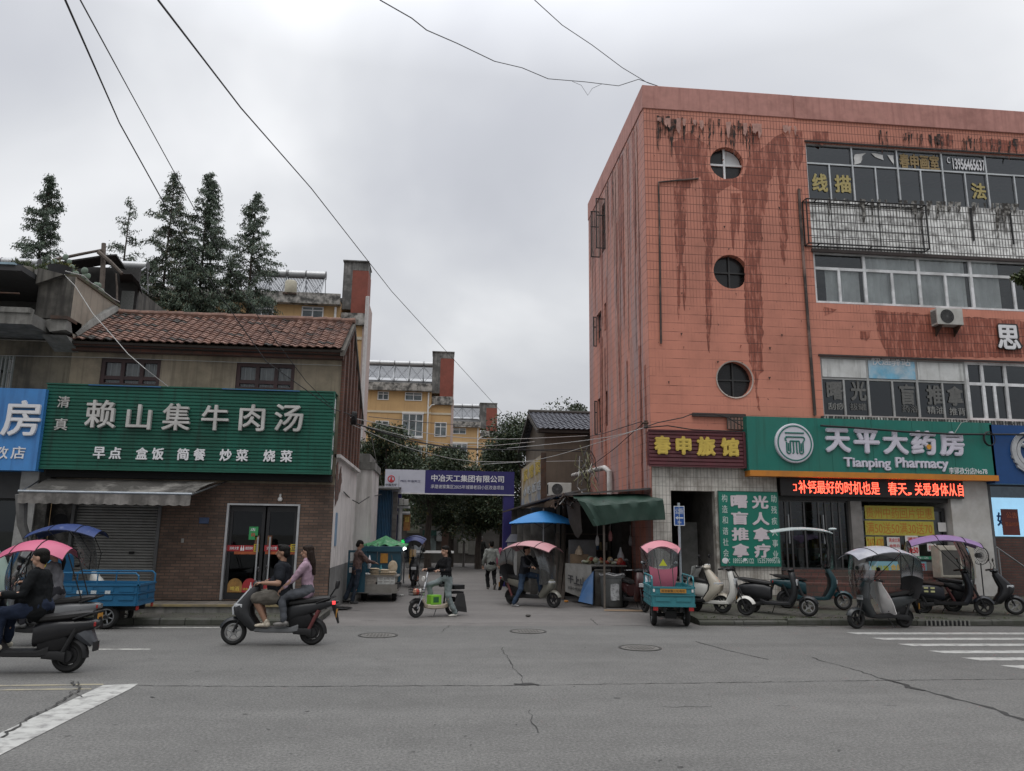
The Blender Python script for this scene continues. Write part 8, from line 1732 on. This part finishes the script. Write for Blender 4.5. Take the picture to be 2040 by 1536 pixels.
x,y=P(1155,1105,22.3).x,22.4; t=thing('cardboard_box','open cardboard box of bagged buns at the back of the stall table','box',(x,y,zt2)); m=MB(); m.box((-.25,-.15,0),(.25,.15,.26)); m.build('carton',M('cardboard',(.24,.17,.11),.85,var=.1),t); m=MB(); m.loft([(.24,0,.2,.12),(.34,0,.19,.11),(.42,0,.10,.06),(.50,0,.03,.02)],'z',12,2.4); m.build('bag',M('bun_bag',(.42,.33,.24),.4,var=.25,vs=12),t,smooth=True)
p=P(1162,1065,22.9); m=MB(); m.box((p.x-.45,22.9,.8),(p.x+.40,22.95,P(1160,1075,22.9).z)); solo(m,'display_board','grey dotted board with rounded corners standing behind the stall','board',M('grey_panel',(.17,.17,.175),.5,var=.1,dirt=(.08,.08,.08)),bevel=.05)
p=P(1236,1080,22.2); t=thing('hanging_bag','pale plastic bag over a red bucket in the dark stall','bag',(p.x,22.2,0)); m=MB(); m.lathe([(0,1.02),(.13,1.02),(.15,1.16),(0,1.16)]); m.build('red_rim',REDT,t,smooth=True); m=MB(); m.loft([(1.16,0,.12,.1),(1.3,0,.13,.1),(1.42,0,.06,.05),(1.55,0,.015,.015)],'z',10,2.3); m.build('bag',M('thin_white_plastic',(.6,.6,.6)),t,smooth=True); m=MB(); m.lathe([(.14,0),(.15,1.02)]); m.build('drum',M('dark_drum',(.03,.03,.03),.6),t)
# blue board, bin, tank
a,b=G(1160,1202),G(1180,1206); t=thing('blue_board','blue plastic board leaning in front of the stall table','board',(a.x,a.y,0))
m=MB(); a=P(1152,1198,20.6); b=P(1180,1204,20.3); c=P(1182,1138,20.75); d=P(1163,1160,20.9); 
m.add([a,b,c,d]+[q+Vector((.03,.05,0)) for q in (a,b,c,d)],[(0,1,2,3),(7,6,5,4),(0,4,5,1),(1,5,6,2),(2,6,7,3),(3,7,4,0)]); m.build('panel',M('blue_plastic_board',(.03,.10,.24),.45,var=.12,dirt=(.1,.14,.2),damt=.5),t,w=True)
p=G(1220,1203); t=thing('grey_bin','round grey bin with torn white paper stuck on its front','bin',(p.x,20.6,0)); p=P(1220,1200,20.6); t.location.x=p.x; ORG[t.name]=tuple(t.location); zb=P(1220,1146,20.6).z
m=MB(); m.lathe([(0,.02),(.27,.02),(.30,.06),(.325,zb-.06),(.34,zb-.05),(.34,zb),(.30,zb),(.28,zb-.2),(0,zb-.25)],n=30); m.build('barrel',M('bin_grey',(.105,.11,.11),.6,var=.12,dirt=(.06,.06,.055),damt=.6),t,smooth=True)
m=MB(); rs=random.Random(2); rows=[]
for i in range(9):
    zz=.20+.42*i/8; rows.append([(.331*math.sin(a),-.331*math.cos(a)*(.90+.1*i/8 if False else 1.0)-.004,zz+rs.uniform(-.012,.012)) for a in [(-.36+.72*j/8)+rs.uniform(-.015,.015) for j in range(9)]])
m.sheet(rows); m.build('paper',M('torn_paper_sheet',(.42,.43,.44),.8,var=.15,dirt=(.12,.12,.12),damt=.7,ds=14,dth=.5),t,fix=False)
m=MB(); m.tube([(.34*math.cos(a),.34*math.sin(a),zb+.02+.02*math.sin(a*5)) for a in [2*math.pi*j/20 for j in range(20)]],.022,5,closed=True); m.build('liner_bag',M('silver_liner',(.3,.3,.3),.3,var=.4,vs=20),t,smooth=True)
p=P(1195,1165,21.0); m=MB(); m.box((p.x-.14,20.95,0),(p.x+.28,21.4,P(1195,1138,21).z)); m.box((p.x-.16,20.93,P(1195,1138,21).z),(p.x+.30,21.42,P(1195,1136,21).z+.03)); solo(m,'steel_cabinet','stained grey cabinet between the blue board and the round bin','cabinet',M('stained_cabinet',(.16,.155,.145),.6,var=.2,dirt=(.07,.06,.05),damt=.7),bevel=.015)
# chest freezer and shapes in the stall's shade
m=MB(); m.box((4.9,22.9,0),(5.5,23.6,.95)); solo(m,'chest_freezer','dark chest freezer in the depth of the stall','freezer',M('freezer',(.13,.135,.14),.4,var=.1),bevel=.03)
t=thing('back_shelf','dim shelf of jars at the back of the stall','shelf',(4.6,24.2,0)); m=MB()
for z in (.9,1.4,1.9): m.box((4.0,24.1,z),(5.5,24.38,z+.03))
for x in (4.0,5.47): m.box((x,24.1,0),(x+.03,24.38,2.2))
m.build('rack',WOOD,t,w=True); rs=random.Random(6)
for i in range(14): 
    x=4.1+.1*i; z=rs.choice([.93,1.43]); m=MB(); m.lathe([(0,0),(.045,0),(.045,.2),(.03,.24),(0,.24)],(x,24.2,z),'z',10); m.build('jar',M('jar%d'%(i%4),[(.2,.05,.03),(.2,.2,.18),(.05,.12,.25),(.25,.2,.08)][i%4],.4),t,w=True,smooth=True)
# roof of small umbrella cart further up
p=P(1030,1075,27.5); t=thing('grey_cart_roof','grey hipped cart roof with white panel behind the pink canopied scooter','cart',(p.x,27.2,0)); zc=P(1030,1080,27.3).z
m=MB(); m.rings([[(-.42,-.3,zc),(.42,-.3,zc),(.42,.3,zc),(-.42,.3,zc)],[(-.25,-.15,zc+.28),(.25,-.15,zc+.28),(.25,.15,zc+.28),(-.25,.15,zc+.28)]]); m.build('roof',M('grey_roof_cloth',(.12,.125,.15),.6),t); m=MB(); m.box((-.36,-.25,.4),(.36,.25,zc-.03)); m.build('cart_box',M('white_cart',(.40,.40,.40),.6,dirt=(.2,.2,.2)),t)
for xx in (-.25,.25): m=MB(); m.lathe([(0,-.03),(.2,-.03),(.2,.03),(0,.03)],(xx,-.0,.2),'y',18); m.build('wheel',RUB,t)

# stall clutter
for i,(px,lab) in enumerate(((1107,'dark plank leaning on the shed post, leftmost'),(1116,'weathered plank leaning beside the bark covered post'),(1124,'short plank leaning behind the stall banner'))):
    a=P(px-4,1172,22.9); b=P(px+4+3*i,1062+14*i,23.3); m=MB(); d=.055
    m.add([(a.x-d,22.9,0.01),(a.x+d,22.9,0.01),(a.x+d,22.95,0.01),(a.x-d,22.95,0.01),(b.x-d,23.3,b.z),(b.x+d,23.3,b.z),(b.x+d,23.35,b.z),(b.x-d,23.35,b.z)],[(0,3,2,1),(4,5,6,7),(0,1,5,4),(1,2,6,5),(2,3,7,6),(3,0,4,7)]); solo(m,'plank',lab,'plank',WOOD,'planks leaning by the sheds')
for i,(x,y,z,c,lab) in enumerate(((4.75,21.75,.0,(.10,.16,.28),'blue plastic stool tucked under the stall table'),(5.25,21.9,0,(.28,.05,.04),'red plastic stool behind the grey bin'))):
    t=thing('plastic_stool',lab,'stool',(x,y,z)); m=MB(); m.box((-.14,-.14,.40),(.14,.14,.43)); m.build('seat',M('stool%d'%i,c,.5),t,bevel=.01)
    for q in ((-1,-1),(1,-1),(1,1),(-1,1)): m=MB(); m.cyl((q[0]*.16,q[1]*.16,0),(q[0]*.12,q[1]*.12,.40),.018,n=6); m.build('leg',M('stool%d'%i,c),t)
for i,(px,py,y,lab,c) in enumerate(((1190,1075,22.0,'thin white bag hung at the left of the stall pole',(.5,.5,.5)),(1216,1066,22.1,'pink bag hung at the right of the stall pole',(.45,.2,.2)),(1256,1075,22.3,'grey bag hung deep in the stall near the white wall',(.25,.25,.26)))):
    p=P(px,py,y); t=thing('plastic_bag',lab,'bag',(p.x,y,p.z),0,'bags hung under the green tarpaulin'); m=MB(); m.loft([(-.17,0,.06,.04),(-.08,0,.09,.06),(.03,0,.07,.05),(.12,0,.02,.02)],'z',10,2.4); m.build('bag_body',M('bagc%d'%i,c,.4,var=.2,vs=15),t,smooth=True); m=MB(); m.cyl((0,0,.11),(0,0,.42),.005,n=5); m.build('string',WPVC,t)
a=G(1218,1208); m=MB(); m.add([(a.x-.5,a.y-1.35,.012),(a.x+.55,a.y-1.45,.012),(a.x+.6,a.y-1.05,.02),(a.x-.4,a.y-.95,.012)],[(0,1,2,3)]); solo(m,'cardboard_sheet','flattened cardboard sheet lying on the ground before the grey bin','cardboard',M('cardboard',(.2,.15,.1)))
# weeds along the kerb and walls
m=MB(); rs=random.Random(41)
def tuft(x,y,z,n,h):
    for q in range(n): d=Vector((rs.uniform(-.6,.6),rs.uniform(-.6,.6),1)).normalized(); leafquad(m,Vector((x+rs.uniform(-.05,.05),y+rs.uniform(-.04,.04),z+h*.4)),d,rv(rs),h*rs.uniform(.6,1.1),.012)
for i in range(150):
    x=rs.uniform(5.9,18); k=rs.random()
    if k<.55: tuft(x,16.68+rs.uniform(0,.12),.125,rs.randint(3,9),rs.uniform(.03,.08))
    else: y=rs.uniform(16.8,18.4); tuft(x,y,SWZ(y),rs.randint(2,6),rs.uniform(.02,.05))
for i in range(60): tuft(rs.uniform(-9,-2.5),16.48+rs.uniform(0,1.0),.125,rs.randint(2,5),rs.uniform(.02,.05))
tag(m.build('weeds',[SHRUB],None,fix=False),kind='stuff')
# ================= people =================
SKIN=M('skin',(.36,.21,.145),.55,var=.06,vs=8); SKIN2=M('skin_tan',(.28,.155,.10),.55,var=.06,vs=8); EYE=M('eye_dark',(.02,.015,.013),.4,var=0); LIP=M('lips',(.30,.12,.10),.5,var=0); HAIR=M('black_hair',(.008,.007,.006),.65,var=.4,vs=60,spec=.15,bump=.5,bs=70); HAIRB=M('brown_hair',(.02,.013,.010),.65,var=.4,vs=60,spec=.15,bump=.5,bs=70)
def cap(mb,a,b,ra,rb,n=12):
    a,b=Vector(a),Vector(b)
    if (b-a).length<1e-4: mb.ell(a,ra,n,8); return
    mb.cyl(a,b,ra,rb,n); mb.ell(a,ra,n,8); mb.ell(b,rb,n,8)
FOLD=bpy.data.textures.new('cloth_folds','CLOUDS'); FOLD.noise_scale=.16; FOLD.noise_depth=2
def remesh(mb,name,mats,parent,vox,it=4,fold=0):
    o=mb.build(name,mats,parent); md=o.modifiers.new('r','REMESH'); md.mode='VOXEL'; md.voxel_size=vox; md.use_smooth_shade=True
    s=o.modifiers.new('s','SMOOTH'); s.factor=.5; s.iterations=it
    if fold: q=o.modifiers.new('d','DISPLACE'); q.texture=FOLD; q.strength=fold; q.mid_level=.5; q.texture_coords='LOCAL'
    bpy.context.view_layer.update(); me=bpy.data.meshes.new_from_object(o.evaluated_get(bpy.context.evaluated_depsgraph_get()))
    o.modifiers.clear(); old=o.data; o.data=me; bpy.data.meshes.remove(old); me.name=name
    me.polygons.foreach_set('use_smooth',[True]*len(me.polygons)); return o
def ik(a,t,l1,l2,hint):
    a,t=Vector(a),Vector(t); d=t-a; L_=min(d.length,(l1+l2)*.998); d.normalize(); t=a+d*L_
    x=(l1*l1-l2*l2+L_*L_)/(2*L_); hh=math.sqrt(max(0,l1*l1-x*x)); h_=Vector(hint)-d*Vector(hint).dot(d); h_.normalize(); return a+d*x+h_*hh,t
def person(label,loc,rz,pel,lean,hands,feet,h=1.66,look=(0,0),girth=1.0,top=((.02,.02,.022),'long'),legs=((.03,.035,.05),'long'),shoe=(.3,.3,.3),hair='short',hm=None,skin=None,knee=(1,0,.15),elbow=(-.4,0,-1),foot=(1,0,0),fv=None,female=False,extra=None,group=None,toes=None,twist=0,curl=True):
    skin=skin or SKIN; hm=hm or HAIR
    t=thing('person',label,'person',loc,rz,group); k=h/1.7; g=girth
    pel=Vector(pel); ax=Vector((math.sin(lean),0,math.cos(lean))); chest=pel+ax*.36*k; neck=pel+ax*.50*k; hd=neck+Vector((math.sin(lean*.45),0,math.cos(lean*.45)))*.175*k
    tw=Matrix.Rotation(twist,3,'Z')
    sh=[neck-ax*.055*k+tw@Vector((0,s*.185*k*(.88 if female else 1)*(.9+.1*g),0)) for s in (1,-1)]; hp=[pel+Vector((0,s*.09*k,-.02*k)) for s in (1,-1)]
    el=[];wr=[]
    for i in (0,1):
        e,w_=ik(sh[i],hands[i],.29*k,.26*k,(elbow[0],elbow[1]+(.5 if i==0 else -.5),elbow[2])); el.append(e); wr.append(w_)
    kn=[];an=[]
    for i in (0,1):
        kk,a=ik(hp[i],Vector(feet[i])+Vector((0,0,.075*k)),.42*k,.42*k,(knee[0],knee[1]+(.12 if i==0 else -.12),knee[2])); kn.append(kk); an.append(a)
    Rh=Matrix.Rotation(look[0],3,'Z')@Matrix.Rotation(look[1],3,'Y')
    hp_=lambda x,y,z: hd+Rh@Vector((x*k,y*k,z*k))
    # ---- body: one continuous skin surface
    m=MB(); RhM=Rh
    m.ell(hp_(-.01,0,.02),(.098*k,.077*k,.105*k),16,12,Mx=RhM); m.ell(hp_(.028,0,-.055),(.062*k,.056*k,.062*k),14,10,Mx=RhM); m.ell(hp_(.045,0,-.088),(.032*k,.032*k,.025*k),10,8,Mx=RhM)
    m.cyl(hp_(.085,0,.015),hp_(.112,0,-.028),.010*k,.017*k,8); m.ell(hp_(.112,0,-.03),.015*k,8,6); m.ell(hp_(.085,0,-.062),(.014*k,.024*k,.012*k),8,6); m.ell(hp_(.078,0,.025),(.018*k,.06*k,.012*k),10,6)
    for s in (1,-1): m.ell(hp_(-.005,s*.078,-.012),(.022*k,.012*k,.034*k),8,6,Mx=RhM)
    cap(m,neck-ax*.02,hp_(-.015,0,-.05),.056*k*(.92 if female else 1.05),.052*k)
    cap(m,pel,chest,.085*k*g,.085*k*g); 
    for s in (0,1):
        cap(m,chest,sh[s],.07*k,.045*k); cap(m,sh[s],el[s],.052*k*g**.5,.040*k*g**.5); cap(m,el[s],wr[s],.041*k*g**.5,.027*k)
        cap(m,hp[s],kn[s],.082*k*g,.056*k*g**.5); cap(m,kn[s],an[s],.056*k*g**.6,.036*k)
        # hand: palm, four bent fingers, thumb
        d=(wr[s]-el[s]).normalized(); up=Vector((0,0,1)); side=d.cross(up); side=side.normalized() if side.length>.1 else Vector((0,1,0)); nr=side.cross(d).normalized()
        pc=wr[s]+d*.05*k; m.ell(pc,(.045*k,.038*k,.018*k),10,8,Mx=Matrix((d,side,nr)).transposed())
        for f in range(4):
            b=wr[s]+d*.085*k+side*(f-1.5)*.019*k; l=(.036,.042,.040,.031)[f]*k; b2=b+(d*.75-nr*(.66 if curl else .3)).normalized()*l; b3=b2+(d*.05-nr*(1 if curl else .35)+(d*.6 if not curl else Vector())).normalized()*l*.8
            cap(m,b,b2,.0095*k,.009*k,7); cap(m,b2,b3,.009*k,.0075*k,7)
        ts=1 if s==0 else -1; tb=wr[s]+d*.03*k-side*ts*.03*k; tm=tb+(d*.6-side*ts*.6-nr*.3).normalized()*.035*k; cap(m,tb,tm,.012*k,.010*k,7); cap(m,tm,tm+(d*.7-nr*.7).normalized()*.028*k,.010*k,.008*k,7)
    bo=remesh(m,'body',[skin,EYE,LIP,hm],t,.0085,3)
    me=bo.data; ey=[hp_(.088,s*.031,.008) for s in (1,-1)]; br=[hp_(.092,s*.033,.032) for s in (1,-1)]; mo=hp_(.095,0,-.062)
    for p in me.polygons:
        c=p.center
        if any((c-e).length<.0125*k for e in ey): p.material_index=1
        elif any(abs((Rh.transposed()@(c-e)).z)<.006*k and (c-e).length<.024*k for e in br): p.material_index=3
        elif (c-mo).length<.022*k and abs((Rh.transposed()@(c-mo)).z)<.008*k: p.material_index=2
    # ---- top
    nm0='%02d%02d%02d'%tuple(int(x*99) for x in top[0]); tmat=top[2] if len(top)>2 else M('cloth_'+nm0,top[0],.9,var=.22,vs=6,bump=.12,bs=120,spec=.1)
    m=MB(); hem=pel-ax*(.05*k if len(top)<4 else top[3]*k)
    for s in (1,-1): o_=tw@Vector((0,s*.055*k*g,0)); cap(m,hem+o_*(1.1 if female else 1.2),pel+ax*.2*k+o_*(.9 if female else 1.25),.118*k*g,.108*k*g*(.92 if female else 1.06)); cap(m,pel+ax*.2*k+o_,chest+ax*.02+o_*1.15,.108*k*g,.112*k*g)
    cap(m,hem,pel+ax*.2*k,.125*k*g,.118*k*g); cap(m,pel+ax*.2*k,chest+ax*.02,.118*k*g,.120*k*g)
    if g>1.1: m.ell(pel+ax*.15*k+Vector((.06,0,0)),(.16*k*g,.165*k*g,.17*k),16,10)
    if female: m.ell(chest+Vector((.075*k,0,-.03*k)),(.075*k,.13*k,.07*k),12,8)
    cap(m,sh[0]-ax*.01,sh[1]-ax*.01,.068*k*g**.5,.068*k*g**.5); cap(m,neck-ax*.06*k,neck+ax*.005,.095*k,.066*k)
    for s in (0,1):
        if top[1]=='long':
            cap(m,sh[s],el[s],.069*k*g**.5,.055*k*g**.5); cap(m,el[s],wr[s]-(wr[s]-el[s])*.08,.055*k*g**.5,.041*k)
        else:
            e=sh[s].lerp(el[s],.72); cap(m,sh[s],e,.072*k*g**.5,.066*k*g**.5)
    to=remesh(m,'shirt' if top[1]=='short' else 'jacket',tmat,t,.012,5,.06)
    # ---- trousers
    lmat=M('trouser_%02d%02d%02d'%tuple(int(x*99) for x in legs[0]),legs[0],.9,var=.25,vs=6,bump=.12,bs=120,spec=.12); m=MB()
    cap(m,pel+Vector((0,.05*k,0)),pel-Vector((0,.05*k,0)),.13*k*g,.13*k*g); cap(m,pel+ax*.06*k+Vector((0,.05*k,0)),pel+ax*.06*k-Vector((0,.05*k,0)),.118*k*g,.118*k*g)
    for s in (0,1):
        if legs[1]=='short': cap(m,hp[s],hp[s].lerp(kn[s],.93),.108*k*g,.09*k*g)
        else: cap(m,hp[s],kn[s],.102*k*g,.074*k*g**.5); cap(m,kn[s],an[s]+Vector((0,0,.015)),.073*k*g**.5,(.062 if legs[1]=='wide' else .052)*k)
    remesh(m,'shorts' if legs[1]=='short' else 'trousers',lmat,t,.012,5,.055)
    # ---- shoes
    smat=M('shoe_%02d%02d%02d'%tuple(int(x*99) for x in shoe),shoe,.6,var=.2,vs=20)
    for s in (0,1):
        fd=Vector((toes or (foot,foot))[s]).normalized(); a=an[s]; z0=-.05*k; m=MB(); pz=fd.z
        side=Vector((0,0,1)).cross(fd).normalized(); upv=fd.cross(side); Mx=Matrix((fd,side,upv)).transposed()
        m.ell(a-fd*.02*k-upv*.035*k,(.055*k,.042*k,.045*k),10,8,Mx=Mx); m.ell(a+fd*.07*k-upv*.045*k,(.095*k,.043*k,.032*k),12,8,Mx=Mx); m.ell(a+fd*.13*k-upv*.05*k,(.055*k,.045*k,.026*k),10,8,Mx=Mx); cap(m,a-upv*.02*k,a+upv*.02*k,.04*k,.042*k)
        remesh(m,'shoe',smat,t,.009,3)
    # ---- hair
    m=MB()
    m.ell(hp_(-.018,0,.052),(.105*k,.088*k,.082*k),16,10,Mx=RhM); m.ell(hp_(-.055,0,-.005),(.068*k,.083*k,.09*k),14,10,Mx=RhM)
    if hair in('long','pony'): m.ell(hp_(.012,0,.085),(.08*k,.07*k,.04*k),12,8,Mx=RhM); 
    if hair=='long':
        for s in (1,0,-1): cap(m,hp_(-.07,s*.045,-.02),hp_(-.10,s*.05,-.2),.048*k,.045*k); cap(m,hp_(-.10,s*.05,-.2),hp_(-.125-.05*lean,s*.035,-.40),.045*k,.02*k)
        for s in (1,-1): cap(m,hp_(-.01,s*.075,.02),hp_(-.03,s*.075,-.12),.022*k,.02*k)
    if hair=='pony': m.ell(hp_(-.11,0,.0),(.04*k,.045*k,.045*k),10,8); cap(m,hp_(-.12,0,-.01),hp_(-.17,0,-.15),.042*k,.038*k); cap(m,hp_(-.17,0,-.15),hp_(-.17,0,-.28),.038*k,.015*k)
    if hair=='quiff': m.ell(hp_(.045,0,.105),(.055*k,.065*k,.035*k),12,8,Mx=RhM)
    remesh(m,'hair',hm,t,.010,2); return t,dict(sh=sh,wr=wr,hd=hd,k=k,neck=neck,chest=chest,pel=pel,hp=hp_)
def local(tg,p):
    """point on a vehicle in its own frame"""
    return p
# riders use their scooter's frame: x forward, seat at about (-.25, 0, .78)
def rider(sc_,label,seatx,seatz,feet,hands,lean=.12,**k):
    return person(label,tuple(sc_.location),sc_.rotation_euler.z,(seatx,0,seatz+.10),lean,hands,feet,**k)
GR=[(.19,.35,1.03),(.19,-.35,1.03)]
def grips(s): hx=s-.36; return [(hx-.12,.33,1.035),(hx-.12,-.33,1.035)]
# two riders (scooter wb 1.30, xf=.65)
rider(DUO,'heavy young man in a black tee and grey shorts steering the two person scooter',-.12,.74,[(.10,.16,.31),(.17,-.14,.31)],grips(.65),.08,h=1.74,girth=1.22,top=((.016,.018,.022),'short'),legs=((.115,.105,.09),'short'),shoe=(.45,.40,.32),hair='quiff',skin=SKIN2,knee=(1,0,.5),group='scooter riders')
rider(DUO,'young woman in a mauve top with long dark hair riding pillion',-.52,.80,[(-.20,.2,.34),(-.22,-.2,.34)],[(-.12,.21,.92),(-.10,-.20,.92)],.06,h=1.62,girth=.9,top=((.36,.25,.31),'long'),legs=((.075,.08,.09),'wide'),shoe=(.20,.19,.18),hair='long',hm=HAIRB,female=True,look=(0,.05),knee=(1,0,.45),group='scooter riders')
# nearest rider
rider(FG,'woman in a black jacket with pinned up hair riding the nearest scooter',-.18,.74,[(.22,.15,.30),(.24,-.15,.30)],grips(.64),.12,h=1.66,girth=1.2,top=((.010,.011,.012),'long'),legs=((.018,.025,.045),'long'),shoe=(.50,.47,.38),hair='bun',female=True,knee=(1,0,.5),group='scooter riders',look=(0,.06))
rider(PKL_,'rider in a grey jacket beneath the hot pink canopy, mostly hidden',-.22,.74,[(.16,.15,.30),(.16,-.15,.30)],grips(.62),.15,h=1.62,top=((.13,.13,.14),'long'),legs=((.03,.03,.035),'long'),shoe=(.1,.1,.1),hair='pony',female=True,knee=(1,0,.5),group='scooter riders')
# rider on the pink canopied alley scooter: one foot on the ground
rider(PINKS,'rider in blue jeans under the dusty pink canopy, one foot on the ground',-.28,.72,[(.14,.15,.30),(-.34,-.40,.0)],grips(.66),.16,h=1.66,top=((.022,.023,.027),'long'),legs=((.035,.055,.09),'long'),shoe=(.22,.22,.22),hair='short',knee=(1,0,.4),group='scooter riders')
# woman standing astride the small bicycle
xg=.49-.42
person('woman in a black cardigan and pale jeans standing astride the small beige bicycle',tuple(EB.location),EB.rotation_euler.z,(-.30,0,.84),.10,[(xg+.0,.29,1.05),(xg+.0,-.29,1.05)],[(-.33,.20,.0),(-.02,-.20,.22)] if False else [(-.42,.22,.0),(.0,-.15,.23)],h=1.62,girth=1.03,top=((.012,.012,.013),'long'),legs=((.17,.20,.20),'wide'),shoe=(.45,.44,.40),hair='pony',female=True,look=(0,.05),knee=(1,0,.25))
# vendor leaning against the cart
vx=P(712,1180,22.0).x
person('flatbread vendor in a brown patterned shirt leaning over the cart counter',(vx+.02,21.35,0),rad(22),(0,0,.90),.10,[(.46,.12,1.08),(.46,-.10,1.07)],[(-.28,.06,.0),(-.12,-.12,0)],h=1.64,top=((.085,.055,.048),'long',M('patterned_brown_shirt',(.10,.06,.052),.85,var=.5,vs=22)),legs=((.028,.036,.05),'long'),shoe=(.03,.03,.03),hair='short',skin=SKIN2,look=(0,.35),knee=(1,0,0),curl=False)
# walkers seen from behind
p=G(978,1174); person('man in a pale grey green shirt and black trousers walking away up the alley',(p.x,p.y,0),rad(95),(0,0,.87),.05,[(.08,.27,.80),(-.10,-.27,.80)],[(.10,.09,.0),(-.24,-.09,.09)],h=1.66,top=((.19,.20,.185),'long',M('grey_green_shirt',(.19,.20,.185),.85,var=.12,vs=5),.14),legs=((.014,.014,.015),'wide'),shoe=(.12,.11,.10),hair='short',knee=(1,0,.1),elbow=(-1,0,-.3),group='walkers in the alley',toes=((1,0,.05),(.6,0,-.8)))
p=G(958,1129); person('man in a dark coat walking away farthest up the alley',(p.x,p.y,0),rad(92),(0,0,.92),.04,[(.06,.27,.84),(-.08,-.27,.84)],[(.14,.08,0),(-.16,-.08,.02)],h=1.72,top=((.035,.038,.032),'long',M('dark_green_coat',(.035,.038,.032),.85),.16),legs=((.02,.02,.024),'long'),shoe=(.3,.28,.25),hair='short',hm=M('grey_hair',(.13,.12,.11),.6),knee=(1,0,.1),elbow=(-1,0,-.3),group='walkers in the alley')
p=P(998,1130,29.5); person('person in a pink hooded jacket walking beyond the grey shirted man',(p.x+.12,29.5,0),rad(90),(0,0,.86),.04,[(.06,.25,.78),(-.06,-.25,.78)],[(.1,.08,0),(-.12,-.08,.02)],h=1.62,top=((.45,.12,.19),'long'),legs=((.03,.03,.035),'long'),shoe=(.3,.3,.3),hair='long',female=True,elbow=(-1,0,-.3),group='walkers in the alley')
